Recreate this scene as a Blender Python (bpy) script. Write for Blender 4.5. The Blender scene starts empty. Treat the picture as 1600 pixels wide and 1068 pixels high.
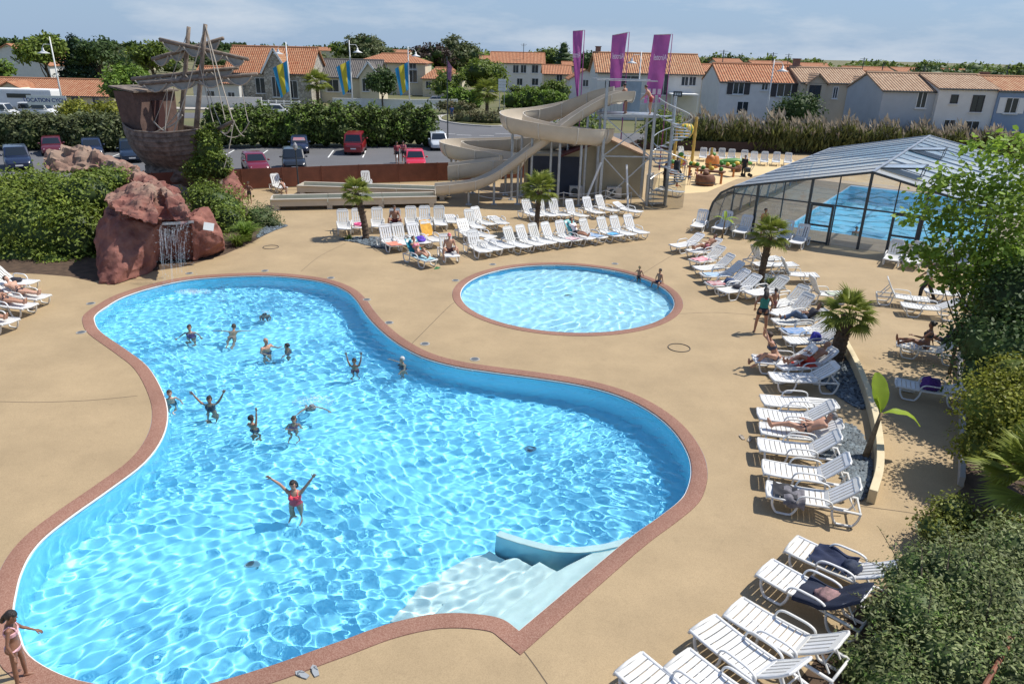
import bpy, bmesh, math, random
import numpy as np
from mathutils import Vector, Matrix, noise
R = math.radians
sc = bpy.context.scene
C = sc.collection
# ------------------------------------------------------------------ camera
F_PX, CAM_H = 1130.0, 9.0
ROLL = math.atan2(99 - 62, 1600)
PITCH = math.atan2((534 - 80.5) * math.cos(ROLL), F_PX)
cp, sp, cr, sr = math.cos(PITCH), math.sin(PITCH), math.cos(ROLL), math.sin(ROLL)
ax_up = Vector((0, sp, cp)); ax_fw = Vector((0, cp, -sp)); ax_r = Vector((1, 0, 0))
right = ax_r * cr + ax_up * sr
up = ax_up * cr - ax_r * sr
cam = bpy.data.objects.new('camera', bpy.data.cameras.new('camera'))
C.objects.link(cam)
cam.matrix_world = Matrix(((right.x, up.x, -ax_fw.x, 0), (right.y, up.y, -ax_fw.y, 0), (right.z, up.z, -ax_fw.z, CAM_H), (0, 0, 0, 1)))
cam.data.sensor_width = 36
cam.data.lens = 36 * F_PX / 1600
cam.data.clip_end = 6000
sc.camera = cam
# ------------------------------------------------------------------ sky and sun
SUN_EL, SUN_AZ = R(57), R(17)          # azimuth measured from +X towards +Y
sun_dir = Vector((math.cos(SUN_AZ) * math.cos(SUN_EL), math.sin(SUN_AZ) * math.cos(SUN_EL), math.sin(SUN_EL)))
world = bpy.data.worlds.new('World'); sc.world = world; world.use_nodes = True
wn, wl = world.node_tree.nodes, world.node_tree.links
bg = wn['Background']; bg.inputs[1].default_value = 0.115
sky = wn.new('ShaderNodeTexSky'); sky.sky_type = 'NISHITA'; sky.sun_disc = False
sky.sun_elevation = SUN_EL; sky.sun_rotation = R(90) - SUN_AZ
sky.altitude = 0; sky.air_density = 1.0; sky.dust_density = 0.6; sky.ozone_density = 2.2
tc = wn.new('ShaderNodeTexCoord')
mp = wn.new('ShaderNodeMapping'); mp.inputs['Scale'].default_value = (1, 1, 4.6); mp.inputs['Location'].default_value = (.35, .1, .25)
nz = wn.new('ShaderNodeTexNoise'); nz.inputs['Scale'].default_value = 3.4; nz.inputs['Detail'].default_value = 9; nz.inputs['Roughness'].default_value = .6
rp = wn.new('ShaderNodeValToRGB'); rp.color_ramp.elements[0].position = .49; rp.color_ramp.elements[0].color = (0, 0, 0, 1)
rp.color_ramp.elements[1].position = .71; rp.color_ramp.elements[1].color = (.75, .75, .75, 1)
mx = wn.new('ShaderNodeMixRGB'); mx.inputs[2].default_value = (5.0, 5.4, 5.9, 1)
wl.new(tc.outputs['Generated'], mp.inputs[0]); wl.new(mp.outputs[0], nz.inputs[0]); wl.new(nz.outputs[0], rp.inputs[0])
tint = wn.new('ShaderNodeMixRGB'); tint.blend_type = 'MULTIPLY'; tint.inputs[0].default_value = 1; tint.inputs[2].default_value = (.70, .82, 1.0, 1)
wl.new(sky.outputs[0], tint.inputs[1]); # pale blue haze towards the horizon
sz = wn.new('ShaderNodeSeparateXYZ'); wl.new(tc.outputs['Generated'], sz.inputs[0])
hzr = wn.new('ShaderNodeMapRange'); hzr.inputs[1].default_value = 0; hzr.inputs[2].default_value = .55; hzr.inputs[3].default_value = .88; hzr.inputs[4].default_value = 0
wl.new(sz.outputs[2], hzr.inputs[0])
hzm = wn.new('ShaderNodeMixRGB'); hzm.inputs[2].default_value = (2.45, 3.4, 4.8, 1)
wl.new(hzr.outputs[0], hzm.inputs[0]); wl.new(tint.outputs[0], hzm.inputs[1])
wl.new(rp.outputs[0], mx.inputs[0]); wl.new(hzm.outputs[0], mx.inputs[1]); wl.new(mx.outputs[0], bg.inputs[0])
sun_l = bpy.data.lights.new('sun', 'SUN'); sun_l.energy = 4.4; sun_l.angle = R(.5); sun_l.color = (1, .955, .88)
sun = bpy.data.objects.new('sun', sun_l); C.objects.link(sun)
sun.rotation_euler = sun_dir.to_track_quat('Z', 'Y').to_euler()
sun.location = (30, 20, 60)
sun_l.cycles.is_caustics_light = True
sc.view_settings.view_transform = 'Standard'; sc.view_settings.look = 'None'
sc.view_settings.exposure = 0.27; sc.view_settings.gamma = 1
sc.render.engine = 'CYCLES'
sc.cycles.use_denoising = True
sc.cycles.max_bounces = 8; sc.cycles.transmission_bounces = 6; sc.cycles.transparent_max_bounces = 12
sc.cycles.diffuse_bounces = 3; sc.cycles.glossy_bounces = 3
sc.cycles.sample_clamp_indirect = 6
# ------------------------------------------------------------------ helpers
random.seed(7)
rng = np.random.default_rng(11)
def ray(px, py):
    x, y = px - 800, -(py - 534)
    return right * x + up * y + ax_fw * F_PX
def G(px, py, z=0.0):
    d = ray(px, py); t = (z - CAM_H) / d.z
    return Vector((d.x * t, d.y * t, z))
def D(px, py, Y):
    d = ray(px, py); t = Y / d.y
    return Vector((d.x * t, Y, CAM_H + d.z * t))
def V(*a): return Vector(a)

MATS = {}
def mat(name, col, rough=.6, var=0.0, scale=5.0, bump=0.0, bscale=None, metal=0.0, spec=.5, island=0.0, trans=0.0, col2=None, detail=4, coat=0.0, coord='Object'):
    if name in MATS: return MATS[name]
    m = bpy.data.materials.new(name); m.use_nodes = True
    n, l = m.node_tree.nodes, m.node_tree.links
    b = n['Principled BSDF']
    b.inputs['Base Color'].default_value = (*col, 1); b.inputs['Roughness'].default_value = rough
    b.inputs['Metallic'].default_value = metal; b.inputs['Specular IOR Level'].default_value = spec
    b.inputs['Coat Weight'].default_value = coat
    t = n.new('ShaderNodeTexCoord')
    src = None
    if var or col2:
        z = n.new('ShaderNodeTexNoise'); z.inputs['Scale'].default_value = scale; z.inputs['Detail'].default_value = detail
        z.inputs['Roughness'].default_value = .62
        l.new(t.outputs[coord], z.inputs[0])
        x = n.new('ShaderNodeMixRGB'); 
        r = n.new('ShaderNodeMapRange'); r.inputs[1].default_value = .32; r.inputs[2].default_value = .68
        l.new(z.outputs[0], r.inputs[0]); l.new(r.outputs[0], x.inputs[0])
        x.inputs[1].default_value = (*[max(0, c * (1 - var)) for c in col], 1)
        x.inputs[2].default_value = (*(col2 if col2 else [min(1, c * (1 + var)) for c in col]), 1)
        src = x.outputs[0]
    if island:
        g = n.new('ShaderNodeNewGeometry')
        h = n.new('ShaderNodeHueSaturation')
        a = n.new('ShaderNodeMapRange'); a.inputs[3].default_value = 1 - island; a.inputs[4].default_value = 1 + island
        l.new(g.outputs['Random Per Island'], a.inputs[0]); l.new(a.outputs[0], h.inputs['Value'])
        if src: l.new(src, h.inputs['Color'])
        else: h.inputs['Color'].default_value = (*col, 1)
        src = h.outputs[0]
    if src: l.new(src, b.inputs['Base Color'])
    if bump:
        z = n.new('ShaderNodeTexNoise'); z.inputs['Scale'].default_value = bscale or scale; z.inputs['Detail'].default_value = 6
        l.new(t.outputs[coord], z.inputs[0])
        u = n.new('ShaderNodeBump'); u.inputs['Strength'].default_value = bump; u.inputs['Distance'].default_value = .03
        l.new(z.outputs[0], u.inputs['Height']); l.new(u.outputs[0], b.inputs['Normal'])
    if trans:
        tr = n.new('ShaderNodeBsdfTranslucent'); ms = n.new('ShaderNodeMixShader'); ms.inputs[0].default_value = trans
        if src: l.new(src, tr.inputs[0])
        else: tr.inputs[0].default_value = (*col, 1)
        l.new(b.outputs[0], ms.inputs[1]); l.new(tr.outputs[0], ms.inputs[2]); l.new(ms.outputs[0], n['Material Output'].inputs[0])
    MATS[name] = m
    return m
def glass(name, tint=(.75, .85, .9), rough=.03, mixf=.25):
    if name in MATS: return MATS[name]
    m = bpy.data.materials.new(name); m.use_nodes = True
    n, l = m.node_tree.nodes, m.node_tree.links
    n.remove(n['Principled BSDF'])
    t = n.new('ShaderNodeBsdfTransparent'); t.inputs[0].default_value = (*tint, 1)
    g = n.new('ShaderNodeBsdfGlossy'); g.inputs['Roughness'].default_value = rough
    f = n.new('ShaderNodeFresnel'); f.inputs[0].default_value = 1.45
    s = n.new('ShaderNodeMixShader'); l.new(f.outputs[0], s.inputs[0]); l.new(t.outputs[0], s.inputs[1]); l.new(g.outputs[0], s.inputs[2])
    l.new(s.outputs[0], n['Material Output'].inputs[0]); MATS[name] = m
    return m

def tag(o, label=None, cat=None, group=None, kind=None):
    if label: o['label'] = label
    if cat: o['category'] = cat
    if group: o['group'] = group
    if kind: o['kind'] = kind
    return o
def empty(name, loc=(0, 0, 0), rz=0.0, label=None, cat=None, group=None, scale=1.0):
    o = bpy.data.objects.new(name, None); C.objects.link(o); o.empty_display_size = .2
    o.location = loc; o.rotation_euler = (0, 0, rz); o.scale = (scale,) * 3
    return tag(o, label, cat, group)
def link(name, me, parent=None, loc=None):
    o = bpy.data.objects.new(name, me); C.objects.link(o)
    if parent is not None: o.parent = parent
    if loc is not None: o.location = loc
    return o
def copy_tree(o, parent=None):
    c = o.copy(); C.objects.link(c); c.parent = parent
    for ch in list(o.children): copy_tree(ch, c)
    return c
class MB:
    "collects verts and faces, builds ONE mesh object"
    def __init__(s): s.v = []; s.f = []; s.mi = []; s.cur = 0
    def add(s, vs, fs):
        k = len(s.v); s.v += [tuple(p) for p in vs]
        for f in fs: s.f.append(tuple(i + k for i in f)); s.mi.append(s.cur)
        return s
    def box(s, c, d, M=None, taper=1.0):
        x, y, z = (q / 2 for q in d)
        vs = [V(sx * x * (taper if sz > 0 else 1), sy * y * (taper if sz > 0 else 1), sz * z) for sz in (-1, 1) for sy in (-1, 1) for sx in (-1, 1)]
        if M is not None: vs = [M @ p for p in vs]
        vs = [p + V(*c) for p in vs]
        return s.add(vs, [(0, 2, 3, 1), (4, 5, 7, 6), (0, 1, 5, 4), (2, 6, 7, 3), (0, 4, 6, 2), (1, 3, 7, 5)])
    def bar(s, a, b, w, h=None, upv=(0, 0, 1)):
        a, b = V(*a), V(*b); h = h or w
        t = (b - a).normalized(); side = t.cross(V(*upv))
        if side.length < 1e-4: side = t.cross(V(1, 0, 0))
        side.normalize(); u = side.cross(t)
        vs = [p + side * (i * w / 2) + u * (j * h / 2) for p in (a, b) for (i, j) in ((-1, -1), (1, -1), (1, 1), (-1, 1))]
        return s.add(vs, [(3, 2, 1, 0), (4, 5, 6, 7), (0, 1, 5, 4), (1, 2, 6, 5), (2, 3, 7, 6), (3, 0, 4, 7)])
    def tube(s, pts, r, n=8, closed=False, caps=True, flat=1.0):
        pts = [V(*p) for p in pts]; N = len(pts)
        rs = r if hasattr(r, '__len__') else [r] * N
        prev = None; rings = []
        for i, p in enumerate(pts):
            if closed: t = pts[(i + 1) % N] - pts[i - 1]
            else: t = pts[min(i + 1, N - 1)] - pts[max(i - 1, 0)]
            t.normalize()
            if prev is None:
                ref = V(0, 0, 1) if abs(t.z) < .9 else V(1, 0, 0)
                sd = t.cross(ref).normalized()
            else:
                sd = (prev - t * prev.dot(t)); sd.normalize()
            prev = sd; u = sd.cross(t)
            rings.append([p + sd * math.cos(2 * math.pi * k / n) * rs[i] + u * math.sin(2 * math.pi * k / n) * rs[i] * flat for k in range(n)])
        k0 = len(s.v)
        for rg in rings: s.v += [tuple(p) for p in rg]
        M = N if closed else N - 1
        for i in range(M):
            for k in range(n):
                a = k0 + i * n + k; b = k0 + i * n + (k + 1) % n; j = k0 + ((i + 1) % N) * n
                s.f.append((a, j + k, j + (k + 1) % n, b)); s.mi.append(s.cur)
        if caps and not closed:
            s.f.append(tuple(k0 + k for k in range(n))); s.mi.append(s.cur)
            s.f.append(tuple(k0 + (N - 1) * n + k for k in reversed(range(n)))); s.mi.append(s.cur)
        return s
    def lathe(s, prof, n=16, c=(0, 0, 0)):
        k0 = len(s.v)
        for (r, z) in prof:
            for k in range(n):
                a = 2 * math.pi * k / n; s.v.append((c[0] + r * math.cos(a), c[1] + r * math.sin(a), c[2] + z))
        for i in range(len(prof) - 1):
            for k in range(n):
                a = k0 + i * n
                s.f.append((a + k, a + (k + 1) % n, a + n + (k + 1) % n, a + n + k)); s.mi.append(s.cur)
        s.f.append(tuple(k0 + k for k in reversed(range(n)))); s.mi.append(s.cur)
        s.f.append(tuple(k0 + (len(prof) - 1) * n + k for k in range(n))); s.mi.append(s.cur)
        return s
    def prism(s, poly, z0, z1):
        n = len(poly)
        vs = [V(p[0], p[1], z0) for p in poly] + [V(p[0], p[1], z1) for p in poly]
        area = sum(poly[i][0] * poly[(i + 1) % n][1] - poly[(i + 1) % n][0] * poly[i][1] for i in range(n))
        fs = [tuple(reversed(range(n))), tuple(range(n, 2 * n))] + [(i, (i + 1) % n, n + (i + 1) % n, n + i) for i in range(n)]
        if area < 0: fs = [tuple(reversed(f)) for f in fs]
        return s.add(vs, fs)
    def extr(s, poly, vec):
        "planar 3D polygon thickened along vec"
        n = len(poly); vec = V(*vec)
        vs = [V(*p) for p in poly] + [V(*p) + vec for p in poly]
        fs = [tuple(reversed(range(n))), tuple(range(n, 2 * n))] + [(i, (i + 1) % n, n + (i + 1) % n, n + i) for i in range(n)]
        return s.add(vs, fs)
    def sphere(s, c, r, n=12, m=8, sc_=(1, 1, 1)):
        k0 = len(s.v); c = V(*c)
        s.v.append(tuple(c + V(0, 0, -r * sc_[2])))
        for i in range(1, m):
            t = math.pi * i / m - math.pi / 2
            for k in range(n):
                a = 2 * math.pi * k / n
                s.v.append(tuple(c + V(r * sc_[0] * math.cos(t) * math.cos(a), r * sc_[1] * math.cos(t) * math.sin(a), r * sc_[2] * math.sin(t))))
        s.v.append(tuple(c + V(0, 0, r * sc_[2]))); last = len(s.v) - 1
        for k in range(n):
            s.f.append((k0, k0 + 1 + (k + 1) % n, k0 + 1 + k)); s.mi.append(s.cur)
            s.f.append((last, last - n + k, last - n + (k + 1) % n)); s.mi.append(s.cur)
        for i in range(m - 2):
            for k in range(n):
                a = k0 + 1 + i * n
                s.f.append((a + k, a + (k + 1) % n, a + n + (k + 1) % n, a + n + k)); s.mi.append(s.cur)
        return s
    def mesh(s, name, mats, smooth=False, bevel=0.0, angle=None):
        me = bpy.data.meshes.new(name); me.from_pydata(s.v, [], s.f)
        for m in (mats if isinstance(mats, (list, tuple)) else [mats]): me.materials.append(m)
        if isinstance(mats, (list, tuple)) and len(mats) > 1: me.polygons.foreach_set('material_index', s.mi)
        if smooth: me.polygons.foreach_set('use_smooth', [True] * len(me.polygons))
        if bevel:
            b = bmesh.new(); b.from_mesh(me)
            bmesh.ops.bevel(b, geom=[e for e in b.edges if e.is_manifold and e.calc_face_angle(0) > .5], offset=bevel, segments=2, affect='EDGES', profile=.6)
            b.to_mesh(me); b.free()
        if angle is not None:
            me.polygons.foreach_set('use_smooth', [True] * len(me.polygons))
            me.set_sharp_from_angle(angle=R(angle))
        me.update()
        return me
    def build(s, name, mats, parent=None, smooth=False, bevel=0.0, angle=None, loc=None):
        return link(name, s.mesh(name, mats, smooth, bevel, angle), parent, loc)
def catmull(pts, n=8, closed=False):
    P = [Vector(p) for p in pts]; out = []; N = len(P)
    for i in range(N if closed else N - 1):
        p0 = P[(i - 1) % N] if closed or i > 0 else P[0] * 2 - P[1]
        p1, p2 = P[i], P[(i + 1) % N]
        p3 = P[(i + 2) % N] if closed or i + 2 < N else P[-1] * 2 - P[-2]
        for k in range(n):
            t = k / n
            out.append(.5 * (2 * p1 + (p2 - p0) * t + (2 * p0 - 5 * p1 + 4 * p2 - p3) * t * t + (3 * p1 - p0 - 3 * p2 + p3) * t ** 3))
    if not closed: out.append(P[-1])
    return out
def fill2d(name, loops, z, material):
    "flat sheet from closed loops (first outer, others holes)"
    from mathutils.geometry import delaunay_2d_cdt
    vs = []; es = []; fs = []
    for lp in loops:
        k = len(vs); n = len(lp)
        vs += [Vector((p[0], p[1])) for p in lp]
        es += [(k + i, k + (i + 1) % n) for i in range(n)]
        fs.append(list(range(k, k + n)))
    rv, re_, rf, ov, oe, of = delaunay_2d_cdt(vs, es, [], 2, 1e-5)
    def inside(p, lp):
        c = False; n = len(lp)
        for i in range(n):
            a, b = lp[i], lp[i - 1]
            if (a[1] > p[1]) != (b[1] > p[1]) and p[0] < (b[0] - a[0]) * (p[1] - a[1]) / (b[1] - a[1]) + a[0]: c = not c
        return c
    keep = []
    for f in rf:
        cx = sum(rv[i][0] for i in f) / len(f); cy = sum(rv[i][1] for i in f) / len(f)
        if inside((cx, cy), loops[0]) and not any(inside((cx, cy), h) for h in loops[1:]): keep.append(f)
    me = bpy.data.meshes.new(name); me.from_pydata([(p[0], p[1], z) for p in rv], [], keep)
    bm = bmesh.new(); bm.from_mesh(me)
    bmesh.ops.delete(bm, geom=[v for v in bm.verts if not v.link_faces], context='VERTS')
    for f in bm.faces:
        if f.normal.z < 0: f.normal_flip()
    bm.to_mesh(me); bm.free()
    me.materials.append(material); me.update()
    return me
def offset_loop(lp, d):
    n = len(lp); out = []
    ar = sum(lp[i].x * lp[(i + 1) % n].y - lp[(i + 1) % n].x * lp[i].y for i in range(n))
    sgn = 1 if ar > 0 else -1
    for i in range(n):
        e1 = (lp[i] - lp[i - 1]); e2 = (lp[(i + 1) % n] - lp[i]); e1.z = e2.z = 0
        e1.normalize(); e2.normalize()
        n1 = V(e1.y, -e1.x, 0) * sgn; n2 = V(e2.y, -e2.x, 0) * sgn
        b = (n1 + n2); b.normalize(); c = max(.45, b.dot(n1))
        out.append(lp[i] + b * (d / c))
    return out
ORD = ['first', 'second', 'third', 'fourth', 'fifth', 'sixth', 'seventh', 'eighth', 'ninth', 'tenth', 'eleventh', 'twelfth', 'thirteenth', 'fourteenth', 'fifteenth', 'sixteenth']
# ------------------------------------------------------------------ surfaces
def speckle(name, base, dots, scale=160, amt=.35, stain=.12, rough=.75, stain_scale=.45):
    m = bpy.data.materials.new(name); m.use_nodes = True
    n, l = m.node_tree.nodes, m.node_tree.links; b = n['Principled BSDF']; b.inputs['Roughness'].default_value = rough
    b.inputs['Specular IOR Level'].default_value = .25
    t = n.new('ShaderNodeTexCoord')
    v = n.new('ShaderNodeTexVoronoi'); v.inputs['Scale'].default_value = scale; l.new(t.outputs['Object'], v.inputs[0])
    s = n.new('ShaderNodeSeparateColor'); l.new(v.outputs['Color'], s.inputs[0])
    r = n.new('ShaderNodeMapRange'); r.inputs[1].default_value = .25; r.inputs[2].default_value = 1; r.inputs[4].default_value = amt
    l.new(s.outputs[0], r.inputs[0])
    x = n.new('ShaderNodeMixRGB'); x.inputs[1].default_value = (*base, 1); x.inputs[2].default_value = (*dots, 1); l.new(r.outputs[0], x.inputs[0])
    z = n.new('ShaderNodeTexNoise'); z.inputs['Scale'].default_value = stain_scale; z.inputs['Detail'].default_value = 8; z.inputs['Roughness'].default_value = .65
    l.new(t.outputs['Object'], z.inputs[0])
    r2 = n.new('ShaderNodeMapRange'); r2.inputs[1].default_value = .3; r2.inputs[2].default_value = .72; r2.inputs[3].default_value = 1 + stain; r2.inputs[4].default_value = 1 - stain
    l.new(z.outputs[0], r2.inputs[0])
    z2 = n.new('ShaderNodeTexNoise'); z2.inputs['Scale'].default_value = 2.3; z2.inputs['Detail'].default_value = 10; z2.inputs['Roughness'].default_value = .75
    l.new(t.outputs['Object'], z2.inputs[0])
    r3 = n.new('ShaderNodeMapRange'); r3.inputs[1].default_value = .58; r3.inputs[2].default_value = .8; r3.inputs[3].default_value = 1; r3.inputs[4].default_value = 1 - stain * 1.6
    l.new(z2.outputs[0], r3.inputs[0])
    mu = n.new('ShaderNodeMath'); mu.operation = 'MULTIPLY'; l.new(r2.outputs[0], mu.inputs[0]); l.new(r3.outputs[0], mu.inputs[1])
    h = n.new('ShaderNodeHueSaturation'); l.new(x.outputs[0], h.inputs['Color']); l.new(mu.outputs[0], h.inputs['Value'])
    l.new(h.outputs[0], b.inputs['Base Color'])
    u = n.new('ShaderNodeBump'); u.inputs['Strength'].default_value = .25; u.inputs['Distance'].default_value = .004
    l.new(v.outputs['Distance'], u.inputs['Height']); l.new(u.outputs[0], b.inputs['Normal'])
    MATS[name] = m
    return m
M_deck = speckle('resin_deck', (.400, .297, .172), (.245, .178, .098), 90, .5, .15)
M_cope = speckle('red_coping', (.235, .115, .08), (.42, .27, .20), 70, .55, .14)
M_asph = speckle('asphalt', (.12, .12, .125), (.17, .17, .17), 60, .5, .12, .85, .2)
M_grass = mat('dry_grass', (.10, .13, .035), .9, .35, .35, 0, col2=(.17, .15, .06))
M_field = mat('field', (.10, .125, .04), .9, .3, .02, 0, col2=(.20, .17, .08))
M_play = speckle('play_floor', (.66, .50, .27), (.55, .40, .2), 40, .4, .06)
M_liner = mat('blue_liner', (.35, .80, 1.0), .35, .04, 1.2)
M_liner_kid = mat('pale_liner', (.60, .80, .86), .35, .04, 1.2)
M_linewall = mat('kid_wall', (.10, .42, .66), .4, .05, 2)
M_wstep = mat('white_step', (.78, .78, .72), .4, .05, 3)
M_white = mat('white_plastic', (.73, .73, .72), .38, .04, 6, spec=.45)
_n, _l = M_white.node_tree.nodes, M_white.node_tree.links
_oi = _n.new('ShaderNodeObjectInfo'); _ms = _n.new('ShaderNodeMixRGB'); _ms.blend_type = 'MULTIPLY'; _ms.inputs[2].default_value = (.90, .88, .82, 1)
_old = _n['Principled BSDF'].inputs['Base Color'].links[0].from_socket
_l.new(_oi.outputs['Random'], _ms.inputs[0]); _l.new(_old, _ms.inputs[1]); _l.new(_ms.outputs[0], _n['Principled BSDF'].inputs['Base Color'])
M_whitepaint = mat('white_paint', (.74, .74, .71), .7, .05, 1.5)
M_metal = mat('galvanised', (.42, .45, .47), .42, .12, 4, metal=.6)
M_dark = mat('dark_frame', (.035, .045, .05), .4)
M_rust = mat('rust_panel', (.17, .055, .028), .7, .22, 1.3, .1, 30)
M_cream = mat('cream_render', (.62, .52, .33), .8, .08, 2, .1, 60)
M_gravel = mat('slate', (.11, .135, .15), .7, .3, 3, island=.45)
M_soil = mat('soil', (.08, .05, .03), .95, .4, 3, .3, 20)

def px_loop(pts, z=0.0): return [G(x, y, z) for x, y in pts]
POOL_A = [(811, 985), (787, 967.5), (756, 960), (709, 957), (662, 961), (600, 976), (540, 998), (500, 1012), (430, 1037), (344, 1063), (290, 1074), (220, 1078), (150, 1068), (94, 1053), (44, 1023), (28, 987), (19, 956), (23, 925), (31, 894), (47, 862), (72, 834), (116, 800), (170, 762), (225, 720), (253, 681), (261, 645), (253, 611), (230, 572), (197, 546), (157, 518), (147, 501), (149, 490), (168, 476), (194, 462), (241, 447), (295, 436), (360, 431), (420, 430), (470, 434), (510, 441), (540, 453), (557, 468), (572, 490), (592, 512), (622, 536), (662, 557), (712, 571), (770, 580), (830, 588), (890, 597), (940, 608), (985, 624), (1025, 647), (1055, 674), (1075, 706), (1081, 735), (1075, 763), (1062, 782), (1030, 807), (1000, 828), (969, 852)]
pw = px_loop(POOL_A)
pool = catmull(pw, 4) + [pw[-1].lerp(pw[0], t) for t in (.25, .5, .75)]
KC = V(2.15, 27.75, 0); KR = 4.27
kid = [KC + V(KR * math.cos(a), KR * 1.015 * math.sin(a), 0) for a in np.linspace(0, 2 * math.pi, 97)[:-1]]
pool_o, kid_o = offset_loop(pool, .36), offset_loop(kid, .32)
# covered pool frame
U_, V_ = V(.83, -.558, 0), V(.558, .83, 0)
EA = V(10.9, 40.7, 0)                      # left foot of its front gable
def EP(u, v, z=0.0): return EA + U_ * u + V_ * v + V(0, 0, z)
cov = [EP(3.6, 3.2), EP(13.4, 3.2), EP(13.4, 21.5), EP(3.6, 21.5)]
deck_out = [V(*p, 0) for p in ((-48, -6), (48, -6), (52, 76), (12, 76), (5.5, 58.2), (-3.1, 54.9), (-11.1, 52.1), (-18.3, 48.9), (-23, 46.2), (-30, 44), (-48, 40))]
deck = link('pool_deck', fill2d('pool_deck', [deck_out, pool_o, kid_o, cov], 0, M_deck)); tag(deck, kind='structure')
ZO = .6                                      # level of the car park and the streets
big = [V(-2500, -300, 0), V(2500, -300, 0), V(2500, 5000, 0), V(-2500, 5000, 0)]
ground = link('ground', fill2d('ground', [big, deck_out], ZO - .012, M_field)); tag(ground, kind='structure')
ret = MB()
for i in range(len(deck_out)):
    a, b = deck_out[i], deck_out[(i + 1) % len(deck_out)]
    ret.add([a, b, b + V(0, 0, ZO - .012), a + V(0, 0, ZO - .012)], [(0, 1, 2, 3)])
tag(ret.build('retaining_edge', mat('concrete', (.35, .33, .30), .8, .1, 2)), kind='structure')
# copings with a rounded nosing, a few mm proud of the deck
def coping(name, inner, outer):
    m = MB(); n = len(inner)
    prof = lambda i: [inner[i] + V(0, 0, -.09), inner[i] + V(0, 0, .004), inner[i].lerp(outer[i], .06) + V(0, 0, .016), inner[i].lerp(outer[i], .97) + V(0, 0, .012), outer[i] + V(0, 0, -.02)]
    vs = [p for i in range(n) for p in prof(i)]
    fs = [(i * 5 + k, i * 5 + k + 1, ((i + 1) % n) * 5 + k + 1, ((i + 1) % n) * 5 + k) for i in range(n) for k in range(4)]
    m.add(vs, fs); o = m.build(name, M_cope, angle=50)
    bm = bmesh.new(); bm.from_mesh(o.data); bmesh.ops.recalc_face_normals(bm, faces=bm.faces); bm.to_mesh(o.data); bm.free()
    return tag(o, kind='structure')
coping('pool_coping', pool, pool_o); coping('paddling_pool_coping', kid, kid_o)
def basin(name, loop, depth, mfloor, mwall, floor_mat_only=False):
    flo = fill2d(name + '_floor', [offset_loop(loop, -.0)], -depth, mfloor)
    f = link(name + '_floor', flo); tag(f, kind='structure'); f.cycles.is_caustics_receiver = True
    m = MB(); n = len(loop)
    vs = []
    for p in loop: vs += [p + V(0, 0, -.085), p + V(0, 0, -depth)]
    m.add(vs, [(2 * i, 2 * i + 1, 2 * ((i + 1) % n) + 1, 2 * ((i + 1) % n)) for i in range(n)])
    w = m.build(name + '_wall', mwall, smooth=True); tag(w, kind='structure'); w.cycles.is_caustics_receiver = True
    return f
basin('pool_basin', pool, 1.36, M_liner, M_liner)
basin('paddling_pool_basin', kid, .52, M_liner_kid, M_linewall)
basin('covered_pool_basin', cov, 1.2, M_liner, M_liner)
# white water-line trim
for nm, lp in (('pool', pool), ('paddling_pool', kid)):
    m = MB(); lp2 = offset_loop(lp, -.025); n = len(lp)
    vs = []
    for a, b in zip(lp, lp2): vs += [a + V(0, 0, -.025), b + V(0, 0, -.025), b + V(0, 0, -.06), a + V(0, 0, -.06)]
    m.add(vs, [(4 * i + k, 4 * ((i + 1) % n) + k, 4 * ((i + 1) % n) + (k + 1) % 4, 4 * i + (k + 1) % 4) for i in range(n) for k in range(4)])
    tag(m.build(nm + '_edge_trim', M_whitepaint), kind='structure')
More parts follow.
